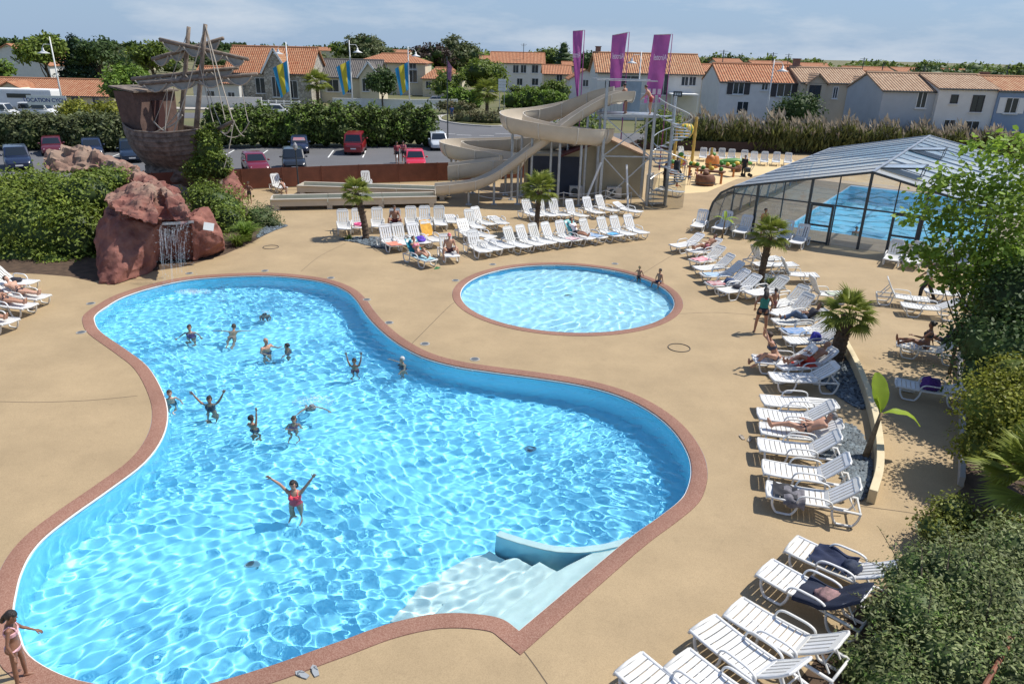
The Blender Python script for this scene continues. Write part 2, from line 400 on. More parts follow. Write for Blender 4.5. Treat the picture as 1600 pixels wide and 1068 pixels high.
# ------------------------------------------------------------------ water
def water_mat(name, tint):
    m = bpy.data.materials.new(name); m.use_nodes = True
    n, l = m.node_tree.nodes, m.node_tree.links; n.remove(n['Principled BSDF'])
    g = n.new('ShaderNodeBsdfGlass'); g.inputs['IOR'].default_value = 1.333; g.inputs['Roughness'].default_value = 0; g.inputs['Color'].default_value = (*tint, 1)
    l.new(g.outputs[0], n['Material Output'].inputs[0])
    return m
M_water = water_mat('pool_water', (.84, .97, 1))
def water(name, loop, z, step, amp, lams, nw, seed, margin=.35, calm=None):
    r = np.random.default_rng(seed)
    lo = np.array([[p.x, p.y] for p in offset_loop(loop, margin)])
    x0, y0 = lo.min(0); x1, y1 = lo.max(0)
    nx, ny = int((x1 - x0) / step) + 2, int((y1 - y0) / step) + 2
    X, Y = np.meshgrid(x0 + step * np.arange(nx), y0 + step * np.arange(ny))
    Z = np.zeros_like(X)
    # slow warp breaks up the regularity of the wave trains
    wx = X + .35 * np.sin(.9 * Y + .6 * np.sin(.7 * X + 1)) ; wy = Y + .35 * np.sin(.8 * X + 2 + .5 * np.sin(.6 * Y))
    env = .8 + .35 * np.sin(.55 * X + 1.3 * np.sin(.4 * Y)) * np.sin(.5 * Y + 1.1 * np.sin(.45 * X + 1))
    for k in range(nw):
        lam = lams[0] * (lams[1] / lams[0]) ** r.uniform(); a = r.uniform(0, 2 * math.pi); p = r.uniform(0, 6.28)
        Z += (lam / (2 * math.pi)) ** 2 * np.sin(2 * math.pi / lam * (wx * math.cos(a) + wy * math.sin(a)) + p)
    Z *= amp * math.sqrt(2 / nw) * env
    if calm is not None:
        for (cx, cy, rad, f) in calm: Z *= 1 - (1 - f) * np.exp(-((X - cx) ** 2 + (Y - cy) ** 2) / rad ** 2)
    idx = np.arange(nx * ny).reshape(ny, nx)
    # inside test on cell centres
    cx, cy = (X[:-1, :-1] + step / 2).ravel(), (Y[:-1, :-1] + step / 2).ravel()
    ins = np.zeros(len(cx), bool); n = len(lo)
    for i in range(n):
        ax, ay = lo[i]; bx, by = lo[i - 1]
        if ay == by: continue
        c = ((ay > cy) != (by > cy)) & (cx < (bx - ax) * (cy - ay) / (by - ay) + ax)
        ins ^= c
    f = np.stack([idx[:-1, :-1], idx[:-1, 1:], idx[1:, 1:], idx[1:, :-1]], -1).reshape(-1, 4)[ins]
    used, inv = np.unique(f, return_inverse=True)
    co = np.stack([X.ravel()[used], Y.ravel()[used], Z.ravel()[used] + z], -1)
    o = link(name, np_mesh(name, co, inv.reshape(-1, 4), M_water, True))
    o.cycles.is_caustics_caster = True
    return tag(o, kind='structure')
def np_mesh(name, co, faces, material, smooth=False):
    me = bpy.data.meshes.new(name); k = faces.shape[1]
    me.vertices.add(len(co)); me.vertices.foreach_set('co', co.astype(np.float32).ravel())
    me.loops.add(faces.size); me.loops.foreach_set('vertex_index', faces.astype(np.int32).ravel())
    me.polygons.add(len(faces)); me.polygons.foreach_set('loop_start', np.arange(0, faces.size, k, dtype=np.int32))
    me.update(calc_edges=True)
    if smooth: me.polygons.foreach_set('use_smooth', np.ones(len(faces), bool))
    if material: me.materials.append(material)
    return me
WZ = -.11
water('pool_water', pool, WZ, .028, 2.5, (.15, .46), 80, 3)
water('paddling_pool_water', kid, WZ, .045, 2.6, (.22, .8), 44, 5)
cw = water('covered_pool_water', cov, -.15, .12, 1.0, (.5, 2.0), 24, 6, margin=.05)
cw.cycles.is_caustics_caster = False; cw.data.materials.clear(); cw.data.materials.append(glass('sheltered_water', (.86, .97, 1.0), .02))
# ------------------------------------------------------------------ corner steps in the pool
def under(px, py, z): return G(px, py, z)
ledge = MB()
cA, cB = G(811, 985), G(969, 852)
d_ = (cB - cA).normalized(); nrm = V(-d_.y, d_.x, 0)
if (nrm.dot(G(700, 800) - cA)) < 0: nrm = -nrm
L_ = (cB - cA).length
ledge.prism([(cA - d_ * .1).to_2d(), (cB + d_ * .5).to_2d(), (cB + nrm * .30 + d_ * .1).to_2d(), (cA + nrm * .62 + d_ * L_ * .55).to_2d(), (cA + nrm * .62 + d_ * .05).to_2d(), (cA + nrm * .6 - d_ * .3).to_2d()], -1.36, -.235)
steps = empty('pool_corner_steps', (cA + nrm * .5), 0, 'white submerged corner steps with scalloped edges beside the straight pool edge', 'pool steps')
def at_parent(o, par):
    o.parent = par; o.matrix_parent_inverse = Matrix.Translation(-Vector(par.location)); o.cycles.is_caustics_receiver = True; return o
at_parent(ledge.build('ledge', M_wstep, bevel=.02), steps)
for k, (w0, z) in enumerate(((1.05, -.42), (1.65, -.62), (2.3, -.84))):
    pl = []
    n = 40
    for i in range(n + 1):
        t = i / n; s = -.9 + (L_ * .62 + .9 - .10 * k) * t
        pl.append((cA + d_ * s + nrm * (w0 * (.96 + .10 * math.sin(t * 3.1)) + .09 * abs(math.sin(t * math.pi * 2.5 + k)))).to_2d())
    poly = [(cA + d_ * -.9 + nrm * .3).to_2d(), (cA + d_ * (L_ * .62 - .1 * k) + nrm * .3).to_2d()] + pl[::-1]
    st = MB(); st.prism(poly, -1.36, z); at_parent(st.build('step', M_wstep, bevel=.012), steps)
wallp = [G(985, 846, -.2), G(950, 856, -.2), G(905, 862, -.2), G(865, 860, -.2), G(825, 851, -.2), G(795, 842, -.2), G(778, 836, -.2)]
wc = catmull(wallp, 5); wm = MB(); lft = []; rgt = []
for i, p in enumerate(wc):
    t = (wc[min(i + 1, len(wc) - 1)] - wc[max(0, i - 1)]).normalized(); s_ = V(-t.y, t.x, 0)
    lft.append((p + s_ * .09).to_2d()); rgt.append((p - s_ * .09).to_2d())
for i in range(len(wc) - 1): pass
wm.prism(lft + rgt[::-1], -1.36, -.185)
at_parent(wm.build('curved_wall', M_liner), steps)
wm = MB(); wm.prism(lft + rgt[::-1], -.183, -.155); at_parent(wm.build('wall_top', M_wstep, bevel=.008), steps)
# drains and covers in the pool floor and deck
def disc(name, p, r, material, label, cat, group=None, h=.012, lines=True):
    o = empty(name, p, 0, label, cat, group)
    m = MB(); m.lathe([(r, 0), (r, h * .7), (r * .93, h)], 24); m.build('cover', material, o)
    m = MB(); m.lathe([(r * .72, h - .002), (r * .72, h + .003), (r * .6, h + .004)], 20); m.build('grate', mat('grate_grey', (.10, .11, .12), .6), o)
    for ch in o.children: ch.cycles.is_caustics_receiver = True
    return o
M_drain = mat('drain_grey', (.24, .38, .46), .6)
M_cover = mat('cover_grey', (.34, .32, .28), .6, .15, 8)
for k, (x, y, lab) in enumerate(((397, 890, 'grey drain on the pool floor nearest the bottom of the photo'), (830, 708, 'grey drain on the pool floor towards the right edge'))):
    disc('floor_drain', G(x, y + 24, -1.355), .15, M_drain, lab, 'drain', 'drains in the pool floors')
disc('floor_drain', G(887, 471, -.515), .16, M_drain, 'grey drain in the middle of the round paddling pool', 'drain', 'drains in the pool floors')
cov_px = [(142, 474, 'left of the pool near the sunbathers'), (127, 519, 'left of the pool where the edge bends inwards'), (296, 427, 'below the waterfall rock'), (414, 423, 'behind the far pool edge'), (517, 434, 'by the far right bend of the pool edge'), (573, 468, 'upper one of two right of the narrow pool end'), (608, 504, 'lower one of two right of the narrow pool end'), (664, 537, 'between the pool and the paddling pool'), (742, 561, 'above the middle of the long pool edge'), (712, 438, 'left of the paddling pool'), (770, 413, 'behind the paddling pool on its left'), (961, 412, 'behind the paddling pool on its right')]
for x, y, w in cov_px: disc('deck_cover', G(x, y, .002), .16, M_cover, 'small round grey service cover ' + w, 'cover', 'service covers in the pool deck')
for x, y, w in ((1061, 543, 'right of the paddling pool'), (423, 386, 'between the waterfall rock and the small palm')):
    p = G(x, y, .008); m = MB()
    m.tube([(.36 * math.cos(a), .36 * math.sin(a), 0) for a in np.linspace(0, 2 * math.pi, 41)[:-1]], .016, 6, closed=True)
    h = m.build('ground_ring', mat('dark_ring', (.05, .045, .04), .6), loc=p); tag(h, 'thin dark hoop lying flat on the deck ' + w, 'hoop', 'hoops on the deck')
# pool skimmers set in the walls
def along(loop, px, py):
    p = G(px, py); i = min(range(len(loop)), key=lambda k: (loop[k] - p).length)
    t = (loop[(i + 1) % len(loop)] - loop[i - 1]).normalized(); return loop[i], math.atan2(t.y, t.x)
for k, (lp, x, y, w) in enumerate(((pool, 245, 446, 'nearest the waterfall'), (pool, 166, 478, 'at the narrow left end'), (pool, 420, 430, 'in the middle of the far edge'), (pool, 655, 553, 'by the woman in the white cap'), (pool, 730, 574, 'on the long edge facing the paddling pool'), (pool, 536, 451, 'at the far right bend'), (kid, 775, 425, 'at the left of the paddling pool'), (kid, 861, 412, 'in the middle of the paddling pool far edge'), (kid, 952, 421, 'at the right of the paddling pool far edge'))):
    p, a = along(lp, x, y); c = (KC if lp is kid else G(500, 600)); inw = (c - p); inw.z = 0; inw.normalize()
    e = empty('pool_skimmer', p + inw * .012 + V(0, 0, -.07), a, 'pale slot skimmer in the pool wall ' + w, 'skimmer', 'skimmers in the pool walls')
    m = MB(); m.box((0, 0, 0), (.62, .02, .05)); m.build('face_plate', M_whitepaint, e)
    m = MB(); m.box((0, 0, 0), (.5, .026, .022)); m.build('slot', M_cover, e)
# ------------------------------------------------------------------ play area, car park, streets
play = [G(x, y, .004) for x, y in ((1022, 296), (1060, 303), (1105, 300), (1150, 280), (1250, 262), (1240, 250), (1060, 243), (1035, 255))]
tag(link('play_area_floor', fill2d('play_area_floor', [play], .004, M_play)), kind='structure')
def sheet(name, pts, z, m): return tag(link(name, fill2d(name, [[V(*p, 0) for p in pts]], z, m)), kind='structure')
sheet('car_park', [(-75, 47), (-48, 40.3), (-30, 44.3), (-23, 46.5), (-18.3, 49.2), (-11.1, 52.4), (-3.1, 55.2), (4, 57.8), (6, 64), (2, 72), (-9, 69.5), (-40, 62), (-75, 60)], ZO, M_asph)
road_c = catmull([V(-260, 80, 0), V(-120, 84, 0), V(-60, 92, 0), V(-30, 97, 0), V(-12, 93, 0), V(0, 84, 0), V(14, 82, 0), V(60, 96, 0), V(140, 120, 0)], 10)
def strip(pts, w):
    l, r = [], []
    for i, p in enumerate(pts):
        t = (pts[min(i + 1, len(pts) - 1)] - pts[max(0, i - 1)]).normalized(); s_ = V(-t.y, t.x, 0)
        l.append(p + s_ * w); r.append(p - s_ * w)
    return l + r[::-1]
tag(link('road', fill2d('road', [strip(road_c, 4.0)], ZO + .004, M_asph)), kind='structure')
road2 = catmull([V(0, 72, 0), V(-2, 80, 0), V(0, 90, 0), V(6, 104, 0), V(10, 120, 0), V(12, 160, 0), V(5, 240, 0)], 8)
tag(link('side_road', fill2d('side_road', [strip(road2, 4.5)], ZO + .008, M_asph)), kind='structure')
ent = [V(*p, 0) for p in ((-9, 69.4), (5, 63), (14, 78), (10, 88), (-12, 90))]
tag(link('car_park_entrance', fill2d('car_park_entrance', [ent], ZO + .012, M_asph)), kind='structure')
isl = [G(x, y, ZO) for x, y in ((690, 190), (740, 197), (800, 196), (870, 175), (880, 168), (800, 168), (740, 172), (690, 182))]
m = MB(); m.prism([p.to_2d() for p in catmull(isl, 4, True)], ZO, ZO + .14); tag(m.build('traffic_island', mat('kerb_stone', (.42, .40, .36), .8, .1, 2)), kind='structure')
m = MB(); m.prism([p.to_2d() for p in offset_loop(catmull(isl, 4, True), -.5)], ZO + .1, ZO + .2); tag(m.build('island_planting_bed', M_grass), kind='structure')
pv = catmull([V(-60, 103, 0), V(-36, 106, 0), V(-16, 103, 0), V(-3, 101, 0)], 8)
m = MB(); m.prism([p.to_2d() for p in strip(pv, 1.6)], ZO, ZO + .13); tag(m.build('pavement', mat('pave', (.42, .38, .33), .85, .08, 1)), kind='structure')
# painted lines
marks = MB()
for i in range(10):
    x = -35 + i * 2.75; marks.box((x, 63.2 + .16 * (x + 13.5), ZO + .006), (.11, 4.6, .004), Matrix.Rotation(R(8), 3, 'Z'))
tag(marks.build('parking_bay_line_markings', M_whitepaint), kind='structure')
marks = MB()
for (x, y) in ((700, 209), (725, 211), (760, 212), (785, 209), (810, 203)):
    p = G(x, y, ZO + .018); marks.box(p, (1.6, .12, .004), Matrix.Rotation(R(-8), 3, 'Z'))
for x, y in ((788, 218), (786, 221)):
    marks.box(G(x, y, ZO + .018), (.3, 1.8, .004))
tag(marks.build('road_line_markings', M_whitepaint), kind='structure')
# gravel beds (edge + loose stones) and the cream low wall
def gravel(name, pxs, n, size, seed, label):
    lp = catmull([G(x, y) for x, y in pxs], 5, True)
    r = np.random.default_rng(seed)
    base = link(name + '_base', fill2d(name, [lp], .006, mat('slate_base', (.05, .06, .07), .9))); tag(base, kind='structure')
    arr = np.array([[p.x, p.y] for p in lp]); lo, hi = arr.min(0), arr.max(0)
    pts = []
    while len(pts) < n:
        q = r.uniform(lo, hi); c = False
        for i in range(len(lp)):
            a, b = arr[i], arr[i - 1]
            if (a[1] > q[1]) != (b[1] > q[1]) and q[0] < (b[0] - a[0]) * (q[1] - a[1]) / (b[1] - a[1]) + a[0]: c = not c
        if c: pts.append(q)
    unit = np.array([(-1, -.6, 0), (.2, -1, .1), (1, -.3, 0), (.7, .8, .1), (-.6, .9, 0), (-.35, -.25, .55), (.4, .2, .6)])
    fc = np.array([(0, 1, 5), (1, 6, 5), (1, 2, 6), (2, 3, 6), (3, 4, 6), (4, 5, 6), (4, 0, 5)])
    co = []; fa = []
    for k, q in enumerate(pts):
        a = r.uniform(0, 6.28); s_ = size * r.uniform(.6, 1.4)
        u = unit * s_ * np.array([1, r.uniform(.5, .9), r.uniform(.5, 1.0)])
        rot = np.array([[math.cos(a), -math.sin(a), 0], [math.sin(a), math.cos(a), 0], [0, 0, 1]])
        co.append(u @ rot.T + np.array([q[0], q[1], .01 + r.uniform(0, .03)])); fa.append(fc + 7 * k)
    o = link(name, np_mesh(name, np.concatenate(co), np.concatenate(fa), M_gravel)); tag(o, label, 'gravel', kind='stuff')
gravel('slate_chippings', [(1272, 690), (1296, 668), (1330, 664), (1352, 690), (1362, 730), (1358, 760), (1346, 782), (1330, 776), (1308, 735), (1285, 715)], 2200, .05, 1, 'blue grey slate chippings around the banana plant')
gravel('slate_chippings', [(1270, 560), (1300, 548), (1335, 570), (1352, 610), (1348, 640), (1310, 620), (1285, 598)], 1200, .055, 2, 'shaded slate chippings under the near right palm')
gravel('slate_chippings', [(530, 374), (560, 380), (604, 390), (618, 380), (600, 372), (560, 370)], 700, .06, 3, 'slate chippings around the small palm on the left')
gravel('slate_chippings', [(1165, 432), (1190, 448), (1225, 452), (1215, 435), (1190, 428)], 400, .06, 4, 'slate chippings around the palm between the lounger rows')
gravel('slate_chippings', [(400, 372), (430, 360), (450, 352), (420, 350)], 300, .06, 5, 'slate chippings beside the grassy rock bed')
def low_wall(name, pxs, w, h, material, label):
    c = catmull([G(x, y) for x, y in pxs], 5); l, r_ = [], []
    for i, p in enumerate(c):
        t = (c[min(i + 1, len(c) - 1)] - c[max(0, i - 1)]).normalized(); s_ = V(-t.y, t.x, 0)
        l.append((p + s_ * w / 2).to_2d()); r_.append((p - s_ * w / 2).to_2d())
    m = MB(); m.prism(l + r_[::-1], 0, h); o = m.build(name, material, bevel=.015)
    return tag(o, label, 'low wall')
low_wall('planter_wall', [(1318, 545), (1336, 580), (1352, 620), (1365, 665), (1371, 710), (1370, 750), (1360, 786)], .17, .34, M_cream, 'curved cream low wall beside the slate bed and banana plant')
low_wall('border_kerb', [(1497, 560), (1501, 640), (1502, 700), (1500, 760)], .12, .25, mat('grey_kerb', (.36, .34, .31), .8, .1, 3), 'grey border wall at the edge of the shrub bed')

# expansion joints cut in the deck, each a narrow dark filler strip
M_joint = mat('joint_filler', (.12, .09, .06), .9)
for k, pts in enumerate((((808, 1003), (836, 1040), (870, 1090)), ((0, 627), (60, 628), (140, 625), (215, 618)), ((640, 540), (660, 520), (700, 480), (716, 468)), ((1060, 490), (1120, 488), (1180, 492)), ((985, 440), (1040, 405), (1100, 372)), ((470, 424), (500, 400), (540, 380)), ((1345, 790), (1420, 800), (1452, 806)))):
    q = [G(*p, .0025) for p in pts]; o = strip(catmull(q, 4), .010); tag(link('deck_joint', fill2d('deck_joint', [o], .003, M_joint)), kind='structure')

# ------------------------------------------------------------------ foliage
def leaf_mat(name, col, var=.35, trans=.28, rough=.55, col2=None): return mat(name, col, rough, .25, .6, island=var, trans=trans, col2=col2, spec=.3)
M_lf_mid = leaf_mat('leaf_mid', (.15, .205, .030))
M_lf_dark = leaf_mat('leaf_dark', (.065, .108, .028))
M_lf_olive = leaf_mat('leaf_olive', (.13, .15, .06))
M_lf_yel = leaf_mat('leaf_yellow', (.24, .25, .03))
M_lf_bright = leaf_mat('leaf_bright', (.16, .25, .035))
M_lf_euc = leaf_mat('leaf_grey', (.19, .22, .085), .5)
M_lf_conif = leaf_mat('leaf_conifer', (.018, .045, .025))
M_lf_reed = leaf_mat('reed', (.14, .155, .05), .35)
M_plume = leaf_mat('plume', (.34, .29, .22), .25)
M_lf_purple = leaf_mat('leaf_brown', (.06, .04, .03))
M_bark = mat('bark', (.10, .075, .05), .9, .3, 6, .5, 14)
M_palmtrunk = mat('palm_trunk', (.11, .075, .05), .95, .4, 14, .8, 30)
M_palm = leaf_mat('palm_leaf', (.25, .29, .05), .25)
M_banana = leaf_mat('banana_leaf', (.26, .36, .03), .1, .35)
# leaf outline: 6 verts, folded along the mid rib
LEAF = np.array([(0, 0, 0), (.33, .42, -.06), (.72, .34, -.10), (1, 0, -.16), (.72, -.34, -.10), (.33, -.42, -.06)])
LEAF_F = np.array([(0, 1, 2, 3), (0, 3, 4, 5)])
def leaves(name, blobs, n, size, material, seed=0, parent=None, aspect=.5, clump=.22, per=9, fill=.55, upb=.35, out=.7, droop=0.0, zmin=None):
    """leaf-sized folded faces in clumps spread through ellipsoids: blobs = [(centre, (rx,ry,rz)), ...]"""
    r = np.random.default_rng(seed)
    vol = np.array([b[1][0] * b[1][1] * b[1][2] for b in blobs]) ** .72; vol /= vol.sum()
    nc = max(1, n // per)
    bi = r.choice(len(blobs), nc, p=vol)
    ce = np.array([tuple(b[0]) for b in blobs]); ra = np.array([b[1] for b in blobs])
    d = r.normal(size=(nc, 3)); d /= np.linalg.norm(d, axis=1)[:, None]
    d[:, 2] = np.where(d[:, 2] < -.55, -d[:, 2], d[:, 2])
    rad = fill + (1 - fill) * r.uniform(0, 1, nc) ** .6
    rad *= r.uniform(.86, 1.12, nc)
    cc = ce[bi] + d * ra[bi] * rad[:, None]
    idx = np.repeat(np.arange(nc), per); N = len(idx)
    mr = ra[bi][idx].min(1)
    p = cc[idx] + r.normal(size=(N, 3)) * clump * np.minimum(mr, 1.6)[:, None] * np.array([1, 1, .75])
    outv = d[idx]
    nrm = outv * out + r.normal(size=(N, 3)) * .55 + np.array([0, 0, upb])
    nrm /= np.linalg.norm(nrm, axis=1)[:, None]
    t = r.normal(size=(N, 3)) + outv * .5 - np.array([0, 0, droop])
    t -= nrm * (t * nrm).sum(1)[:, None]; t /= np.linalg.norm(t, axis=1)[:, None]
    b = np.cross(nrm, t)
    s = size * r.uniform(.6, 1.35, N)
    co = p[:, None, :] + s[:, None, None] * (LEAF[None, :, 0, None] * t[:, None, :] + LEAF[None, :, 1, None] * aspect * 2 * .6 * b[:, None, :] + LEAF[None, :, 2, None] * nrm[:, None, :])
    if zmin is not None: co[:, :, 2] = np.maximum(co[:, :, 2], zmin)
    fa = (LEAF_F[None] + 6 * np.arange(N)[:, None, None]).reshape(-1, 4)
    return link(name, np_mesh(name, co.reshape(-1, 3), fa, material, True), parent)
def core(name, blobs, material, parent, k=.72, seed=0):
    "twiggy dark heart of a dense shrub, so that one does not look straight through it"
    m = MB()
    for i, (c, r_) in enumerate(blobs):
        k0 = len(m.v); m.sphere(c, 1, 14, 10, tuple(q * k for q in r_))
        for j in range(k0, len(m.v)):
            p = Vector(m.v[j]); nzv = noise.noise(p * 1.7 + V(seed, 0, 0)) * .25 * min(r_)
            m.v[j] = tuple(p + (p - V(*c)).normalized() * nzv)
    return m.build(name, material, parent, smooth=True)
def rel(root, o):
    "parent o to root keeping its world place"
    o.parent = root; o.matrix_parent_inverse = Matrix.Translation(-Vector(root.location)); return o
def shrub(name, blobs, n, size, material, label, cat='shrub', seed=0, group=None, heart=True, heartm=None, base=None, grow=None, **kw):
    c0 = Vector(blobs[0][0]); zb = min(b[0][2] - b[1][2] for b in blobs)
    root = empty(name, base or (c0.x, c0.y, max(0, zb)), 0, label, cat, group)
    rel(root, leaves('foliage', blobs, n, size, material, seed, **kw))
    if grow: rel(root, tag(leaves('new_growth', blobs, n // 4, size * .75, grow, seed + 100, **dict(kw, fill=.9, clump=.12)), kind='stuff'))
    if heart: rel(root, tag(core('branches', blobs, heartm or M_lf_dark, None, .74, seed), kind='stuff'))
    return root
def limb(m, a, b, r0, r1, bend=.12, n=6, seed=0):
    r = random.Random(seed); a, b = V(*a), V(*b); L = (b - a).length
    off = V(r.uniform(-1, 1), r.uniform(-1, 1), r.uniform(-.3, .3)) * L * bend
    pts = [a.lerp(b, i / n) + off * math.sin(math.pi * i / n) for i in range(n + 1)]
    m.tube(pts, [r0 + (r1 - r0) * i / n for i in range(n + 1)], 7)
def tree(name, base, h, blobs, n, size, material, label, seed=0, tr=.14, group=None, heart=.0, cat='tree', **kw):
    base = V(*base); root = empty(name, base, 0, label, cat, group)
    m = MB(); top = base + V(0, 0, h * .5)
    limb(m, base - V(0, 0, .05), top, tr, tr * .6, .04, 6, seed)
    for i, (c, r_) in enumerate(blobs[:9]): limb(m, top - V(0, 0, h * .12 * (i % 3)), V(*c), tr * .5, tr * .12, .1, 5, seed + i)
    rel(root, m.build('trunk', M_bark, smooth=True))
    rel(root, leaves('crown', blobs, n, size, material, seed, **kw))
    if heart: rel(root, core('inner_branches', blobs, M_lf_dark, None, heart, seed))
    return root
def blob_cloud(c, R_, k, seed, sub=.5, flat=.85):
    "k lobes round a centre"
    r = random.Random(seed); out = []
    for i in range(k):
        a = i * 2.4 + r.uniform(-.4, .4); e = r.uniform(-.5, .9); rr = .62
        o = V(math.cos(a) * math.cos(e) * R_[0] * rr, math.sin(a) * math.cos(e) * R_[1] * rr, math.sin(e) * R_[2] * rr)
        s = sub * r.uniform(.8, 1.2)
        out.append((tuple(V(*c) + o), (R_[0] * s, R_[1] * s, R_[2] * s * flat)))
    return out
# fan palm: every frond is an object of its own sharing one of three meshes
def frond_mesh(k, L=.75, stalk=.5, n=19, spread=150, droop=.25):
    m = MB(); r = random.Random(k)
    m.tube([(0, 0, 0), (stalk * .5, 0, .03), (stalk, 0, 0)], [.016, .012, .009], 5)
    for i in range(n):
        a = R(-spread / 2 + spread * i / (n - 1)); l = L * (.72 + .28 * math.cos(a)) * r.uniform(.9, 1.05)
        dx, dy = math.cos(a), math.sin(a); w = .030 * L / .75
        px, py = -dy * w, dx * w
        z1 = -.02 - .02 * abs(math.sin(a)); z2 = z1 - droop * l * r.uniform(.5, 1.3)
        b = (stalk, 0, 0); mid = (stalk + dx * l * .6, dy * l * .6, z1); tip = (stalk + dx * l * .97, dy * l * .97, z2)
        m.add([(b[0] + px * .3, b[1] + py * .3, b[2]), (b[0] - px * .3, b[1] - py * .3, b[2]), (mid[0] + px, mid[1] + py, mid[2] + .012), (mid[0], mid[1], mid[2] - .014), (mid[0] - px, mid[1] - py, mid[2] + .012), tip], [(0, 2, 3), (0, 3, 1), (1, 3, 4), (2, 5, 3), (3, 5, 4)])
    return m.mesh('frond', M_palm)
FR = [frond_mesh(k) for k in range(3)]
def palm(px, py, top, nf, scale, label, lean=(0, 0), seed=0, rt=.13, group='fan palms'):
    b = G(px, py) if not isinstance(px, Vector) else px
    root = empty('fan_palm', b, 0, label, 'palm', group); r = random.Random(seed)
    m = MB(); n = 22; pts = []; rs = []
    for i in range(n + 1):
        t = i / n; pts.append((lean[0] * t * t, lean[1] * t * t, top * t - .02)); rs.append(rt * (1.15 - .15 * t + (.10 if i % 2 else -.06) + r.uniform(-.06, .06)))
    m.tube(pts, rs, 12); m.build('trunk', M_palmtrunk, root)
    m = MB()                       # old leaf bases below the crown
    for i in range(46):
        a = i * 2.4; z = top * (1 - .5 * r.random()); t = z / top
        c = V(lean[0] * t * t + math.cos(a) * rt, lean[1] * t * t + math.sin(a) * rt, z)
        m.bar(c, c + V(math.cos(a) * .07, math.sin(a) * .07, .12), .035, .012)
    tag(m.build('leaf_bases', M_palmtrunk, root), kind='stuff')
    for i in range(nf):
        t = i / nf; e = R(78 - 112 * t ** .85 + r.uniform(-8, 8)); a = i * 2.39996 + r.uniform(-.2, .2)
        f = link('frond', FR[i % 3], root, (lean[0], lean[1], top + .02 - .10 * t))
        f.rotation_euler = (r.uniform(-.25, .25), -e, a); f.scale = (scale * r.uniform(.85, 1.1),) * 3
    return root
palm(572, 373, 2.3, 26, .78, 'small fan palm with bare shaggy trunk beside the far left loungers', (-.42, .1), 1, .15)
palm(838, 366, 2.4, 28, .95, 'fan palm with bright green crown in front of the slide supports', (.1, 0), 2, .12)
palm(1188, 441, 2.1, 28, .80, 'fan palm standing between the two rows of loungers right of the paddling pool', (.1, 0), 3, .13)
palm(1306, 563, 1.6, 28, .80, 'stocky fan palm casting shade on the slate bed at the right', (.12, 0), 4, .2)
# banana plants
def banana(base, specs, h, label, seed, lean=(.1, 0), k=1.0):
    root = empty('banana_plant', base, 0, label, 'banana plant'); r = random.Random(seed)
    m = MB(); pts = [(lean[0] * t, lean[1] * t, h * t) for t in (0, .25, .5, .75, 1)]
    m.tube(pts, [.085 * k, .075 * k, .062 * k, .05 * k, .04 * k], 10); m.build('stem', mat('banana_stem', (.22, .15, .08), .8, .4, 5, .4, 15), root, smooth=True)
    for (az, el, L, w, cur) in specs:
        m = MB(); n = 14; rows = []
        for i in range(n + 1):
            t = i / n; e = el - cur * t
            if i == 0: p = V(lean[0], lean[1], h - .03)
            else: p = p + V(math.cos(az) * math.cos(e), math.sin(az) * math.cos(e), math.sin(e)) * (L / n)
            ww = w * (math.sin(math.pi * min(1, max(0, (t - .10) / .92))) ** .55 if t > .1 else .04) + .012
            sd = V(-math.sin(az), math.cos(az), 0); upn = V(-math.cos(az) * math.sin(e), -math.sin(az) * math.sin(e), math.cos(e))
            j = r.uniform(-.012, .012)
            rows.append([p - sd * ww + upn * (.12 * ww + j), p - sd * ww * .5 + upn * .06 * ww, p - upn * .015, p + sd * ww * .5 + upn * .06 * ww, p + sd * ww + upn * (.12 * ww - j)])
        vs = [q for rr in rows for q in rr]
        m.add(vs, [(i * 5 + k_, i * 5 + k_ + 1, i * 5 + k_ + 6, i * 5 + k_ + 5) for i in range(n) for k_ in range(4)])
        lf = m.build('leaf', M_banana, root, smooth=True)
    return root
banana(G(1352, 714), [(1.7, 1.25, 1.0, .21, .35), (-.15, .55, 1.05, .15, 1.5), (2.6, 1.3, .5, .06, .2)], 1.15, 'banana plant with two broad yellow green leaves on the slate bed', 1, (.22, .15))
banana(G(1128, 372), [(.2, .7, .8, .1, 1.2), (2.6, .8, .7, .1, 1.3), (-1.2, .6, .7, .1, 1.2), (1.4, 1.1, .6, .08, .6)], 1.0, 'small leafy banana plant at the head of the lounger row', 2, (.05, 0), .6)
# ------------------------------------------------------------------ shrubs of the garden
def GB(px, py, Y, rx, ry, rz): return (tuple(D(px, py, Y)), (rx, ry, rz))
shrub('ivy_thicket', [GB(60, 362, 32.8, 4.0, 2.0, 2.0), GB(110, 318, 34, 2.4, 1.7, 1.35), GB(20, 335, 33.8, 2.8, 2.0, 1.9), GB(20, 405, 31.8, 3.0, 1.4, 1.3), GB(120, 375, 32.2, 1.5, 1.2, 1.8), GB(140, 305, 33.5, 1.4, 1.2, 1.1), GB(-60, 350, 33, 3, 2.5, 2.6), GB(85, 418, 31.2, 1.6, 1.0, .8), GB(60, 300, 35, 1.6, 1.4, 1.1)], 26000, .17, M_lf_mid, 'large dense green thicket left of the waterfall rock', seed=1, clump=.16, base=(-25, 31.5, 0), grow=leaf_mat('leaf_new', (.22, .27, .04)))
shrub('ivy_patch', [GB(172, 282, 34.6, 1.0, .8, .6)], 1500, .14, M_lf_mid, 'clump of ivy on top of the red rock', seed=2)
shrub('round_shrub', [GB(340, 328, 38.5, 1.6, 1.3, 1.3), GB(352, 355, 37.3, 1.3, 1.0, 1.3), GB(322, 312, 39, 1.1, 1, .9), GB(350, 385, 35.9, .9, .7, .6)], 6500, .14, M_lf_mid, 'rounded green shrub just right of the waterfall rock', seed=3)
